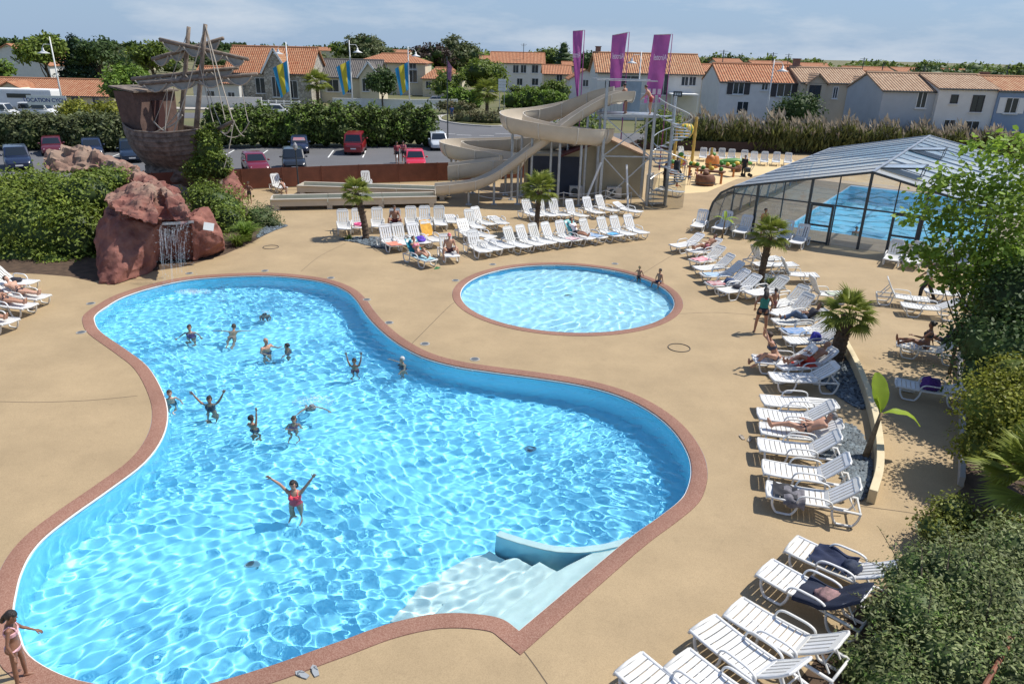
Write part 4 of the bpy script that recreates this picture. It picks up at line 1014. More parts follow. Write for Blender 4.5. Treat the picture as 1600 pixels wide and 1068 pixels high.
for u0, u1, vv0 in ((5.45, 6.5, -.04), (9.35, 10.5, -.04)):
    d_root = MB()
    for a, b in (((u0, 0), (u0, 2.0)), ((u1, 0), (u1, 2.0)), ((u0, .08), (u1, .08)), ((u0, 1.98), (u1, 1.98)), ((u0, .95), (u1, .95))):
        d_root.bar(EP(a[0], vv0, a[1]), EP(b[0], vv0, b[1]), .11, .09, tuple(V_) if a[0] == b[0] else (0, 0, 1))
    rel(se, d_root.build('door_frame', M_dark))
for v, nm in ((1.6, 0), (11.5, 1)):
    hz = zprof(HW + .9); w0 = EP(HW + .25, v, zprof(HW + .25) + .03); 
    m = MB(); q = [EP(HW + .15, v, ZR_ + .06), EP(HW + 2.0, v, ZR_ + .22), EP(HW + 2.0, v + 1.8, ZR_ + .22), EP(HW + .15, v + 1.8, ZR_ + .06)]
    m.extr(q, (0, 0, .03)); rel(se, m.build('roof_vent_flap', M_poly))
    m = MB()
    for a, b in ((0, 1), (1, 2), (2, 3), (3, 0)): m.bar(q[a], q[b], .08, .08)
    m.bar(q[1], EP(HW + 1.9, v, zprof(HW + 1.9) + .04), .04); m.bar(q[2], EP(HW + 1.9, v + 1.8, zprof(HW + 1.9) + .04), .04); rel(se, m.build('vent_frame', M_dark))
    m = MB(); m.extr([EP(HW + .2, v + .05, zprof(HW + .2) + .035), EP(HW + 1.9, v + .05, zprof(HW + 1.9) + .035), EP(HW + 1.9, v + 1.75, zprof(HW + 1.9) + .035), EP(HW + .2, v + 1.75, zprof(HW + .2) + .035)], (0, 0, .01)); rel(se, m.build('vent_opening', M_dark))
# interior deck tiles
m = MB(); tag(link('shelter_floor', fill2d('shelter_floor', [[EP(.2, .1), EP(15.8, .1), EP(15.8, EL), EP(.2, EL)], offset_loop(cov, .04)], .006, mat('grey_pave', (.30, .235, .165), .8, .12, 2))), kind='structure')
# ------------------------------------------------------------------ rocks
WORK = bpy.data.scenes.new('workbench')          # a side scene, so that evaluating a modifier does not re-evaluate everything
def remeshed(raw, voxel, smooth=3, name='m'):
    "one continuous surface from overlapping closed pieces"
    o = bpy.data.objects.new('tmp', raw); WORK.collection.objects.link(o)
    md = o.modifiers.new('r', 'REMESH'); md.mode = 'VOXEL'; md.voxel_size = voxel; md.use_smooth_shade = True
    if smooth:
        ms = o.modifiers.new('s', 'SMOOTH'); ms.iterations = smooth; ms.factor = .5
    WORK.view_layers[0].update(); dg = WORK.view_layers[0].depsgraph; me = bpy.data.meshes.new_from_object(o.evaluated_get(dg)); me.name = name
    bpy.data.objects.remove(o); bpy.data.meshes.remove(raw)
    return me
def hull(m, pts):
    bm = bmesh.new()
    for p in pts: bm.verts.new(p)
    r = bmesh.ops.convex_hull(bm, input=bm.verts)
    bmesh.ops.delete(bm, geom=[v for v in bm.verts if not v.link_faces], context='VERTS')
    bmesh.ops.recalc_face_normals(bm, faces=bm.faces); bm.verts.index_update()
    m.add([v.co.copy() for v in bm.verts], [tuple(v.index for v in f.verts) for f in bm.faces]); bm.free()
def rock_mat():
    m = mat('red_rock', (.19, .062, .05), .9, .3, 1.1, .8, 7, col2=(.31, .13, .095))
    n, l = m.node_tree.nodes, m.node_tree.links; b = n['Principled BSDF']
    g = n.new('ShaderNodeNewGeometry'); s_ = n.new('ShaderNodeSeparateXYZ'); l.new(g.outputs['Position'], s_.inputs[0])
    z = n.new('ShaderNodeTexNoise'); z.inputs['Scale'].default_value = .9; z.inputs['Detail'].default_value = 8; l.new(g.outputs['Position'], z.inputs[0])
    a = n.new('ShaderNodeMath'); a.operation = 'MULTIPLY_ADD'; a.inputs[1].default_value = 3.0; l.new(z.outputs[0], a.inputs[0]); l.new(s_.outputs[2], a.inputs[2])
    r = n.new('ShaderNodeMapRange'); r.inputs[1].default_value = 4.1; r.inputs[2].default_value = 5.3; l.new(a.outputs[0], r.inputs[0])
    x = n.new('ShaderNodeMixRGB'); x.inputs[2].default_value = (.29, .20, .145, 1); old = b.inputs['Base Color'].links[0].from_socket
    l.new(old, x.inputs[1]); l.new(r.outputs[0], x.inputs[0]); l.new(x.outputs[0], b.inputs['Base Color'])
    return m
M_rock = rock_mat()
def rock(name, hulls, voxel, disp, label, seed, material=None, fr=.9, crag=False):
    m = MB()
    for h in hulls: hull(m, h)
    me = remeshed(m.mesh('raw', M_rock), voxel, 1, name)
    n = len(me.vertices); co = np.empty(n * 3, np.float32); no = np.empty(n * 3, np.float32)
    me.vertices.foreach_get('co', co); me.vertex_normals.foreach_get('vector', no); co = co.reshape(-1, 3); no = no.reshape(-1, 3)
    out = np.empty_like(co)
    for i in range(n):
        p = Vector(co[i]) * fr + V(seed, seed * .7, 0)
        pw_ = p + noise.noise_vector(p * .8) * .5
        dd, _ = noise.voronoi(pw_ * 1.25)
        d_ = (dd[1] - dd[0]) * 1.1 - .5 + noise.fractal(p * 3.0, .7, 2.2, 4) * .42
        q_ = V(pw_.x * .8 + pw_.z * .5, pw_.y * .8, pw_.z * 2.2); st = abs(noise.noise(q_)) * -1.6 + .3
        k_ = min(1.0, max(.38, (co[i][2] - 1.4) / 1.6)) if crag else 1.0
        out[i] = co[i] + no[i] * (disp * k_ * (d_ + .6 * st))
    me.vertices.foreach_set('co', out.ravel()); me.update()
    me.materials.clear(); me.materials.append(material or M_rock)
    me.polygons.foreach_set('use_smooth', np.ones(len(me.polygons), bool)); me.set_sharp_from_angle(angle=R(24))
    o = link(name, me); return tag(o, label, 'rock', 'red artificial rocks')
def DD(*a): return [D(*p) for p in a]
rock('waterfall_rock', [
    [G(152, 444), G(180, 446), G(236, 427), G(250, 405), G(200, 372)] + DD((145, 375, 29.4), (160, 330, 30), (185, 336, 28.9), (243, 356, 29.7), (255, 348, 30.6), (170, 318, 31.5), (250, 320, 32)),
    [G(238, 410), G(300, 406), G(330, 394), G(300, 365), G(240, 370)] + DD((240, 350, 31.2), (295, 348, 31.2), (310, 345, 31.4), (260, 330, 32.8), (310, 330, 32.8)),
    DD((158, 310, 30.2), (165, 298, 31), (200, 284, 31.4), (228, 281, 31.2), (240, 300, 29.6), (246, 352, 28.5), (205, 342, 28.4), (178, 330, 28.7), (165, 320, 29.3), (190, 300, 33.5), (240, 300, 33.5)),
    DD((166, 306, 31), (200, 288, 31.8), (232, 287, 31.6), (264, 296, 31.2), (286, 320, 30.2), (292, 344, 29.5), (250, 346, 29.1), (182, 328, 29.4), (190, 300, 33.5), (260, 300, 33.5)),
    DD((246, 288, 31.2), (262, 290, 30.8), (286, 312, 29.6), (299, 338, 28.7), (297, 350, 28.9), (268, 346, 28.9), (256, 318, 29.6), (260, 300, 33.5), (290, 330, 32.5)),
    [G(300, 410), G(353, 393), G(345, 372), G(300, 372)] + DD((296, 338, 31.0), (310, 325, 31.6), (327, 320, 32.2), (338, 345, 32), (352, 375, 31.8), (300, 330, 33), (325, 325, 34))], .085, .30, 'big red brown waterfall rock overhanging the pool edge', 3, crag=True)
rock('ridge_rock', [DD((62, 245, 37), (100, 228, 37.5), (128, 221, 37.5), (150, 236, 37), (165, 262, 36), (110, 275, 36), (70, 270, 36), (100, 240, 41), (150, 245, 41)), DD((140, 238, 37.3), (200, 250, 36.3), (230, 276, 34.8), (240, 290, 34), (200, 290, 34.5), (150, 270, 36.2), (170, 250, 40), (220, 270, 38)), DD((205, 258, 35.6), (250, 282, 33.8), (285, 300, 32.6), (270, 312, 32), (210, 300, 33), (190, 285, 34.5), (230, 275, 37), (280, 300, 35)), [G(60, 330), G(240, 330), G(180, 300), G(100, 300)] + DD((120, 260, 37.5), (190, 262, 37))], .14, .36, 'tan craggy rock ridge rising behind the thicket', 9)
rock('small_rock', [[G(330, 330), G(380, 318), G(385, 305), G(340, 310)] + DD((350, 275, 45), (365, 262, 45.5), (374, 275, 45), (378, 300, 44.5), (340, 300, 45))], .12, .2, 'small pink rock below the bow of the ship', 5)
# white plate on the rock
m = MB(); m.box((0, 0, 0), (.42, .04, .34)); o = m.build('notice_plate', M_whitepaint, bevel=.006); o.location = D(326, 354, 30.9); o.rotation_euler = (R(-25), R(12), R(15)); tag(o, 'small white notice plate fixed to the rock', 'sign')
# waterfall
def wf_mat():
    m = bpy.data.materials.new('falling_water'); m.use_nodes = True; n, l = m.node_tree.nodes, m.node_tree.links; b = n['Principled BSDF']
    b.inputs['Base Color'].default_value = (.85, .9, .95, 1); b.inputs['Roughness'].default_value = .15
    t = n.new('ShaderNodeBsdfTransparent'); x = n.new('ShaderNodeMixShader'); x.inputs[0].default_value = .87; l.new(b.outputs[0], x.inputs[1]); l.new(t.outputs[0], x.inputs[2]); l.new(x.outputs[0], n['Material Output'].inputs[0]); return m
M_fall = wf_mat()
wf = empty('waterfall', G(300, 440), 0, 'thin waterfall spilling from the rock lip into the pool', 'waterfall')
rr = random.Random(5); m = MB(); lipA, lipB = D(249, 351, 28.45), D(298, 348, 28.75)
for i in range(70):
    t = rr.random(); a = lipA.lerp(lipB, t) + V(0, -.02, rr.uniform(-.04, .04)); zb = -.1; H = a.z - zb
    vx = (.62 - t) * 1.0 + rr.uniform(-.12, .12); vy = -rr.uniform(.9, 1.35)
    t0 = rr.uniform(0, .7) ; t1 = min(1, t0 + rr.uniform(.12, .4))
    pts = [a + V(vx * q * .45, vy * q * .75, -H * q * q) for q in np.linspace(t0, t1, 8)]
    m.tube(pts, [rr.uniform(.003, .011) for _ in pts], 5)
for i in range(420):
    q = rr.uniform(.2, 1); a = lipA.lerp(lipB, rr.random()); H = a.z + .1
    m.sphere(a + V(rr.uniform(-.3, .5) * q, -1.1 * q * .75 + rr.uniform(-.2, .2), -H * q * q), rr.uniform(.008, .02), 5, 4)
rel(wf, tag(m.build('strands', M_fall, smooth=True), kind='stuff'))
m = MB(); m.tube([lipA + V(0, .3, -.02), lipA.lerp(lipB, .5) + V(0, .2, -.03), lipB + V(0, .3, -.02)], .16, 8, flat=.35); rel(wf, m.build('lip_pool', M_fall, smooth=True))
def foam(name, c, rx, ry, n, label, seed, hz=.05, cat='splash', up=0.0):
    r = random.Random(seed); m = MB()
    for i in range(n):
        a = r.uniform(0, 6.28); q = r.random() ** .6; s_ = r.uniform(.006, .024) * (1.1 - .5 * q)
        m.sphere(V(math.cos(a) * rx * q, math.sin(a) * ry * q, r.uniform(0, hz) + up * (1 - q) * r.random()), s_, 6, 4, (1.5, 1.5, .5))
    o = m.build(name, M_fall, smooth=True); o.location = c; return tag(o, label, cat, kind='stuff')
foam('waterfall_foam', G(302, 456, WZ + .01), .75, .38, 900, 'white foam where the waterfall lands in the pool', 1, .03)
# ------------------------------------------------------------------ pirate ship
M_wood = mat('old_timber', (.20, .15, .115), .9, .35, 2.5, .5, 12, col2=(.30, .24, .19)); M_woodd = mat('dark_timber', (.115, .09, .07), .9, .35, 2.2, .7, 10, col2=(.25, .20, .16))
M_rope = mat('rope', (.42, .37, .30), .9, .15, 20); M_canvas = mat('canvas', (.34, .33, .29), .9, .15, 2); M_brick = mat('ship_brick', (.125, .075, .058), .9, .25, 3, .4, 9)
ship = empty('pirate_ship', (-23, 48, 0), 0, 'weathered wooden pirate ship with bare masts and slack ropes above the rocks', 'ship')
st, bw = V(-24.9, 49.6, 0), V(-19.3, 46.4, 0)
ax = (bw - st).normalized(); sd = V(-ax.y, ax.x, 0); LS = (bw - st).length
def sec(s):
    w = 1.95 * (1 - (abs(s - .42) / .6) ** 2.4) if s < 1.0 else 0
    w = max(.06, w); keel = 1.25 + .9 * max(0, s - .7) ** 1.3 * 2 + .55 * max(0, .25 - s); rim = 3.85 + .75 * max(0, s - .55) ** 1.5 * 1.5 + 1.0 * max(0, .35 - s)
    return w, keel, rim
def hp(s, k, sg):
    w, kz, rz = sec(s); t = k / 9; ww = w * math.sin(min(1, t * 1.15 + .05) * math.pi / 2) ** .75
    return st + ax * (LS * (s + .10 * (t - .5) * (1 if s > .6 else -.6))) + sd * sg * ww + V(0, 0, kz + (rz - kz) * t)
ss_ = np.linspace(0, 1, 15)
for sg in (-1, 1):
    for k in range(9):
        m = MB(); vs = []
        for s in ss_:
            a, b = hp(s, k, sg), hp(s, k + 1.02, sg); o_ = sd * sg * (.05 + .035 * noise.noise(V(s * 5, k * 3.1, sg)))
            vs += [a + o_ * 1.6, b + o_ * .2, b - o_ * 1.6, a - o_]
        n = len(ss_)
        m.add(vs, [(i * 4 + j, (i + 1) * 4 + j, (i + 1) * 4 + (j + 1) % 4, i * 4 + (j + 1) % 4) for i in range(n - 1) for j in range(4)] + [(3, 2, 1, 0), tuple((n - 1) * 4 + j for j in range(4))])
        o = m.build('hull_plank', M_woodd); bm = bmesh.new(); bm.from_mesh(o.data); bmesh.ops.recalc_face_normals(bm, faces=bm.faces); bm.to_mesh(o.data); bm.free(); rel(ship, o)
m = MB(); vs = [hp(s, 7.6, sg) for s in ss_ for sg in (-1, 1)]; m.add(vs, [(2 * i, 2 * i + 1, 2 * i + 3, 2 * i + 2) for i in range(len(ss_) - 1)]); rel(ship, m.build('deck', M_wood))
m = MB(); m.extr([hp(0, k, -1) for k in range(10)] + [hp(0, k, 1) for k in range(9, -1, -1)], -ax * .12); rel(ship, m.build('stern_board', M_woodd))
for sg in (-1, 1):
    m = MB(); m.tube([hp(s, 9.05, sg) for s in ss_], .06, 6); rel(ship, m.build('gunwale', M_wood))
m = MB(); m.bar(hp(1, 3, 0) , hp(1, 9, 0) + ax * .2, .18, .3); rel(ship, m.build('stem_post', M_woodd))
cb0 = st + ax * .35; m = MB()
def cab(x, y, z): return cb0 + ax * x + sd * y + V(0, 0, z)
m.extr([cab(1.7, -1.3, 3.5), cab(1.7, 1.3, 3.5), cab(1.55, 1.5, 6.15), cab(1.55, -1.5, 6.15)], -ax * 1.95); rel(ship, m.build('cabin_wall', M_brick))
m = MB(); m.extr([cab(1.72, -.35, 3.5), cab(1.72, .45, 3.5), cab(1.62, .45, 5.6), cab(1.62, -.35, 5.6)], ax * .06); rel(ship, m.build('cabin_door', mat('ship_door', (.05, .015, .012), .8)))
m = MB(); m.extr([cab(1.85, -1.6, 6.12), cab(1.85, 1.6, 6.12), cab(-.7, 1.6, 6.35), cab(-.7, -1.6, 6.35)], (0, 0, .1)); rel(ship, m.build('cabin_roof', M_woodd))
def spar(a, b, r0, r1, nm, mt=M_wood):
    m = MB(); a, b = V(*a), V(*b); m.tube([a.lerp(b, t) for t in (0, .25, .5, .75, 1)], [r0, (r0 * 3 + r1) / 4, (r0 + r1) / 2, (r0 + 3 * r1) / 4, r1], 9); o = m.build(nm, mt, smooth=True); rel(ship, o); return o
mA0, mA1 = D(282, 206, 48.8), D(295, 42, 48.8); mB0, mB1 = D(306, 208, 47.4), D(321, 38, 47.4)
spar(mA0, mA1, .17, .12, 'mast'); spar(mB0, mB1, .17, .12, 'mast')
Y1 = [((250, 62, 48.2), (388, 93, 47.0)), ((238, 93, 49.4), (349, 60, 48.2)), ((206, 124, 49.3), (372, 106, 48.4)), ((219, 131, 48.0), (402, 116, 46.6))]
for a, b in Y1: spar(D(*a), D(*b), .13, .11, 'yard')
spar(D(330, 208, 46.8), D(365, 189, 45.6), .16, .09, 'bowsprit', M_woodd)
def rope(a, b, sag, r=.022, nm='rope'):
    m = MB(); a, b = V(*a), V(*b); m.tube([a.lerp(b, t) - V(0, 0, sag * 4 * t * (1 - t)) for t in np.linspace(0, 1, 9)], r, 5); rel(ship, m.build(nm, M_rope))
for a, b in Y1:                                                 # furled canvas and slack lines under each yard
    A_, B_ = D(*a), D(*b); m = MB(); n = 26
    top = [A_.lerp(B_, .05 + .9 * i / n) + V(0, 0, -.08) for i in range(n + 1)]
    bot = [p - V(0, .05, .15 + .28 * abs(math.sin(i * 3.14159 / 6.5)) + .05 * random.random()) for i, p in enumerate(top)]
    m.add(top + bot, [(i, i + 1, n + 2 + i, n + 1 + i) for i in range(n)]); 
    md = m.build('furled_sail', M_canvas, smooth=True); rel(ship, md)
    for k in range(4): rope(A_.lerp(B_, .04 + .24 * k) - V(0, .15, .1), A_.lerp(B_, .24 + .24 * k) - V(0, .15, .1), .45, .045)
lines = [((321, 40, 47.3), (272, 205, 46.6), .1, .035), ((321, 40, 47.3), (363, 186, 45.7), .1, .045), ((321, 44, 47.3), (352, 188, 46), .1, .03), ((295, 44, 48.7), (234, 208, 48.2), .15, .025), ((312, 100, 47.3), (336, 200, 46.4), .25, .03), ((318, 115, 47.3), (345, 195, 46.2), .3, .025), ((275, 118, 48), (256, 205, 47.2), .15, .03), ((262, 125, 48), (258, 203, 47.2), .1, .03), ((208, 130, 49), (222, 190, 48.6), .2, .02), ((365, 189, 45.6), (382, 213, 45.8), .2, .03), ((350, 210, 46), (390, 190, 46.2), .5, .03), ((365, 189, 45.6), (350, 262, 45), .2, .03), ((222, 185, 48.3), (231, 209, 48), .3, .045), ((231, 209, 48), (282, 170, 47.6), .35, .045), ((240, 190, 48), (270, 206, 47.2), .25, .045), ((258, 200, 47.4), (285, 180, 47.2), .15, .05), ((345, 205, 46.2), (362, 196, 46), .3, .05), ((375, 120, 46.9), (388, 190, 46.2), .4, .025)]
for a, b, s_, r_ in lines: rope(D(*a), D(*b), s_, r_)
rock('ship_rock_base', [[G(225, 300), G(345, 300), G(350, 288), G(220, 288)] + DD((250, 235, 48), (330, 240, 46.5), (345, 262, 46), (225, 255, 49))], .2, .3, 'dark rock base under the ship hull', 12, M_woodd)
shrub('ivy_curtain', [GB(325, 235, 45.9, .9, .5, 1.4), GB(340, 262, 45.4, .9, .5, 1.0), GB(310, 268, 45.6, .9, .6, .8), GB(332, 212, 46.2, .45, .3, .8)], 5200, .16, M_lf_mid, 'ivy hanging down over the bow of the ship', seed=31, base=(-20, 45.6, 0))
# ------------------------------------------------------------------ houses
M_wwhite = mat('render_white', (.66, .65, .61), .85, .05, 1.2); M_wgrey = mat('render_grey', (.40, .43, .45), .85, .05, 1); M_wblue = mat('render_blue', (.22, .30, .42), .85, .05, 1); M_wcream = mat('render_cream', (.62, .55, .40), .85, .05, 1); M_wbeige = mat('render_beige', (.52, .45, .34), .85, .06, 1)
M_pane = mat('window_glass', (.03, .04, .05), .12, spec=.7); M_frame_w = mat('frame_white', (.7, .7, .68), .6); M_shut_d = mat('shutter_dark', (.05, .045, .045), .7); M_shut_w = mat('shutter_white', (.72, .72, .70), .7)
def stone_mat():
    m = bpy.data.materials.new('rubble_stone'); m.use_nodes = True; n, l = m.node_tree.nodes, m.node_tree.links; b = n['Principled BSDF']; b.inputs['Roughness'].default_value = .9
    t = n.new('ShaderNodeTexCoord'); v = n.new('ShaderNodeTexVoronoi'); v.feature = 'DISTANCE_TO_EDGE'; v.inputs['Scale'].default_value = 2.6; l.new(t.outputs['Object'], v.inputs[0])
    v2 = n.new('ShaderNodeTexVoronoi'); v2.inputs['Scale'].default_value = 2.6; l.new(t.outputs['Object'], v2.inputs[0]); s_ = n.new('ShaderNodeSeparateColor'); l.new(v2.outputs['Color'], s_.inputs[0])
    x = n.new('ShaderNodeMixRGB'); x.inputs[1].default_value = (.34, .30, .24, 1); x.inputs[2].default_value = (.56, .52, .44, 1); l.new(s_.outputs[0], x.inputs[0])
    r = n.new('ShaderNodeMapRange'); r.inputs[1].default_value = 0; r.inputs[2].default_value = .06; l.new(v.outputs[0], r.inputs[0])
    y = n.new('ShaderNodeMixRGB'); y.inputs[1].default_value = (.22, .20, .17, 1); l.new(r.outputs[0], y.inputs[0]); l.new(x.outputs[0], y.inputs[2]); l.new(y.outputs[0], b.inputs['Base Color'])
    u = n.new('ShaderNodeBump'); u.inputs['Distance'].default_value = .05; l.new(r.outputs[0], u.inputs['Height']); l.new(u.outputs[0], b.inputs['Normal']); return m
M_stone = stone_mat()
def window(root, X, z, w, h, Y, shut=None, frame=M_frame_w, bars=1, sill=True, arch=False):
    "opening in a wall that faces the camera: glass set back in a frame, bars, sill and shutters"
    m = MB(); t = .07
    m.box((X, Y - .02, z + h / 2 - t / 2), (w, .08, t)); m.box((X, Y - .02, z - h / 2 + t / 2), (w, .08, t)); m.box((X - w / 2 + t / 2, Y - .02, z), (t, .08, h - 2 * t)); m.box((X + w / 2 - t / 2, Y - .02, z), (t, .08, h - 2 * t))
    for k in range(bars): m.box((X - w / 2 + w * (k + 1) / (bars + 1), Y - .02, z), (.06, .07, h - 2 * t))
    fr = rel(root, m.build('window', frame))
    m = MB(); m.box((X, Y - .008, z), (w - t, .02, h - t)); g = m.build('pane', M_pane); g.parent = fr; pass
    if sill:
        m = MB(); m.box((X, Y - .08, z - h / 2 - .05), (w + .2, .2, .08)); g = m.build('sill', M_frame_w); g.parent = fr; pass
    if shut:
        for sg in (-1, 1):
            m = MB(); m.box((X + sg * (w / 2 + w * .27), Y - .045, z), (w * .5, .05, h)); g = m.build('shutter', shut); g.parent = fr; pass
def house(name, xl, xr, ye, yr, Y, depth, wall, roof, label, ridge='x', wins=(), chim=(), over=.35, extra=None, cat='house', yc=None, hip=0.0):
    """front wall spans pixel columns xl..xr at distance Y, eaves at row ye, ridge at row yr"""
    xm_ = (xl + xr) / 2; X0, X1 = D(xl, ye, Y).x, D(xr, ye, Y).x; ze = D(xm_, ye, Y).z; zr = D(xm_, yr, Y + (depth / 2 if ridge == 'x' else 0)).z
    root = empty(name, ((X0 + X1) / 2, Y, ZO), 0, label, cat)
    m = MB(); m.prism([(X0, Y), (X1, Y), (X1, Y + depth), (X0, Y + depth)], ZO - .05, ze); rel(root, m.build('wall', wall))
    Ym, Xm = Y + depth / 2, (X0 + X1) / 2
    if ridge == 'x':
        hx = hip * depth / 2
        a, b = (X0 - over + hx, Ym, zr), (X1 + over - hx, Ym, zr); zo = ze - over * (zr - ze) / (depth / 2)
        roof_slab([(X0 - over, Y - over, zo), (X1 + over, Y - over, zo), b, a], .16, roof, 'roof_slope', root)
        roof_slab([(X1 + over, Y + depth + over, zo), (X0 - over, Y + depth + over, zo), a, b], .16, roof, 'roof_slope', root)
        if hip:
            roof_slab([(X1 + over, Y - over, zo), (X1 + over, Y + depth + over, zo), b], .16, roof, 'roof_slope', root); roof_slab([(X0 - over, Y + depth + over, zo), (X0 - over, Y - over, zo), a], .16, roof, 'roof_slope', root)
        else:
            for X, e in ((X0, .004), (X1, -.254)):
                m = MB(); m.extr([(X + e, Y + .02, ze), (X + e, Y + depth - .02, ze), (X + e, Ym, zr - .2)], (.25, 0, 0)); rel(root, m.build('gable', wall))
        m = MB(); m.tube([V(*a) + V(0, 0, .03), V(*b) + V(0, 0, .03)], .12, 7); rel(root, m.build('ridge_tiles', roof))
        m = MB(); m.tube([(X0 - over, Y - over - .04, zo - .1), (X1 + over, Y - over - .04, zo - .1)], .07, 6); rel(root, m.build('gutter', M_dark))
    else:
        m = MB(); m.extr([(X0 + .01, Y + .004, ze), (X1 - .01, Y + .004, ze), (Xm, Y + .004, zr - .2)], (0, depth - .02, 0)); rel(root, m.build('gable', wall))
        zo = ze - over * (zr - ze) / ((X1 - X0) / 2)
        roof_slab([(X0 - over, Y - over, zo), (Xm, Y - over, zr), (Xm, Y + depth, zr), (X0 - over, Y + depth, zo)], .16, roof, 'roof_slope', root)
        roof_slab([(Xm, Y - over, zr), (X1 + over, Y - over, zo), (X1 + over, Y + depth, zo), (Xm, Y + depth, zr)], .16, roof, 'roof_slope', root)
    for wv in wins:
        px, py, w, h = wv[:4]; p = D(px, py, Y); window(root, p.x, p.z, w, h, Y, *(wv[4:] if len(wv) > 4 else ()))
    for px, py in chim:
        p = D(px, py, Ym); m = MB(); m.box((p.x, Ym + .3, p.z - .5), (.7, .6, 1.6)); m.box((p.x, Ym + .3, p.z + .34), (.85, .75, .1)); rel(root, m.build('chimney', mat('chimney_brick', (.22, .13, .10), .9, .2, 3)))
    return root, (X0, X1, ze, zr, Y)
def gablet(root, pl, pr, ye, yr, Y, wall, roof, out=.5, trim=None, nm='front_gable'):
    "small front gable with its own little roof"
    X0, X1 = D(pl, ye, Y).x, D(pr, ye, Y).x; ze, zr = D((pl + pr) / 2, ye, Y).z, D((pl + pr) / 2, yr, Y).z; Xm = (X0 + X1) / 2
    m = MB(); m.extr([(X0, Y - out, ZO), (X1, Y - out, ZO), (X1, Y - out, ze), (Xm, Y - out, zr), (X0, Y - out, ze)], (0, out + 1.2, 0)); rel(root, m.build(nm, wall))
    for (xa, za, xb, zb) in ((X0 - .3, ze - .25, Xm, zr + .08), (Xm, zr + .08, X1 + .3, ze - .25)):
        roof_slab([(xa, Y - out - .3, za), (xb, Y - out - .3, zb), (xb, Y + 3.5, zb), (xa, Y + 3.5, za)], .14, roof, 'gable_roof', root)
    if trim:
        m = MB()
        for (xa, za, xb, zb) in ((X0 - .35, ze - .3, Xm, zr + .1), (Xm, zr + .1, X1 + .35, ze - .3)): m.bar((xa, Y - out - .34, za), (xb, Y - out - .34, zb), .08, .28)
        rel(root, m.build('barge_board', trim))
    return Xm, ze, zr
house('gabled_house', -40, 76, 100, 68, 150, 14, M_wwhite, M_tile_or, 'white gabled house with orange roof at the far left edge', 'y')
r1, _ = house('low_building', -30, 175, 147, 123, 100, 9, M_wcream, M_tile_or, 'long low cream building with orange roof at the left', 'x', wins=((118, 155, 1.2, 1.0), (150, 156, 1.0, 1.0)))
gablet(r1, -20, 60, 147, 128, 99.5, M_wcream, M_tile_or, .4)
rs, _ = house('stone_house', 352, 484, 112, 73, 118, 10, M_stone, M_tile_or, 'stone house with steep orange roof and white trimmed gable', 'x', wins=((407, 134, 1.5, 2.3), (458, 140, 1.5, 2.6)))
gablet(rs, 413, 450, 112, 77, 117.4, M_stone, M_tile_mix, .4, M_whitepaint); p = D(431, 136, 116.9); window(rs, p.x, p.z, 1.2, 3.0, 116.98)
house('white_annex', 300, 372, 128, 104, 116, 8, M_wwhite, M_tile_or, 'white annex with orange roof behind the ship', 'x', wins=((330, 150, 1.2, 1.5), (362, 152, 1.1, 1.5)))
rg, _ = house('grey_roofed_bungalow', 482, 590, 119, 93, 124, 9, M_wcream, M_tile_gr, 'cream bungalow with dark grey roof and white barge boards', 'x', wins=((520, 134, 2.0, 1.9, M_shut_w), (546, 134, .9, 2.3)), chim=((497, 85),))
gablet(rg, 562, 592, 119, 98, 123.4, M_wcream, M_tile_gr, .4, M_whitepaint); p = D(571, 133, 122.9); window(rg, p.x, p.z, 1.1, 2.0, 122.98)
house('cream_villa', 556, 664, 97, 84, 150, 11, M_wcream, M_tile_or, 'cream two storey house with orange hipped roof', 'x', wins=((600, 105, 1.2, 1.3), (645, 118, 1.8, 2.6), (645, 104, 1.4, 1.2)), hip=.8)
house('villa_annex', 660, 722, 122, 106, 146, 8, M_wcream, M_tile_or, 'low annex with bright orange roof beside the cream villa', 'x', wins=((670, 133, 1.2, 1.4), (688, 134, 1.0, 1.3), (706, 134, 1.0, 1.3)), hip=.6)
house('pale_two_storey_house', 767, 850, 98, 82, 170, 12, M_wwhite, M_tile_or, 'pale two storey house with orange roof left of the banners', 'x', wins=((806, 108, 1.3, 1.7), (818, 108, 1.3, 1.7), (836, 108, 1.5, 1.7), (812, 128, 1.3, 1.5), (836, 128, 1.5, 1.5)))
house('cream_gabled_house', 850, 892, 115, 102, 150, 10, M_wcream, M_tile_or, 'cream house with low orange roof behind the first banner', 'x', wins=((874, 122, 1.2, 1.2),))
house('small_white_house', 890, 940, 123, 108, 140, 9, M_wwhite, M_tile_or, 'small white house between the first and second banner', 'y', wins=((915, 130, 1.1, 1.2),))
rl, _ = house('long_white_house', 934, 1098, 113, 84, 104, 11, M_wwhite, M_tile_mix, 'large white house with long mottled orange roof behind the tower', 'x', wins=((1070, 127, 1.0, 1.2), (1082, 127, 1.0, 1.2), (1037, 132, 1.3, 2.8), (985, 128, 2.6, 1.6), (950, 135, 1.0, 1.8)), chim=((935, 77),))
m = MB(); p = D(1073, 150, 100); m.box((p.x, 102.4, p.z + .1), (3.6, 3.2, .16)); m.box((p.x - 1.7, 100.9, p.z - 1.6), (.12, .12, 3.3)); m.box((p.x + 1.7, 100.9, p.z - 1.6), (.12, .12, 3.3)); rel(rl, m.build('porch', M_whitepaint))
house('far_house', 1095, 1135, 112, 101, 118, 9, M_wbeige, M_tile_or, 'pale house between the long white house and the terrace', 'x', over=.2)
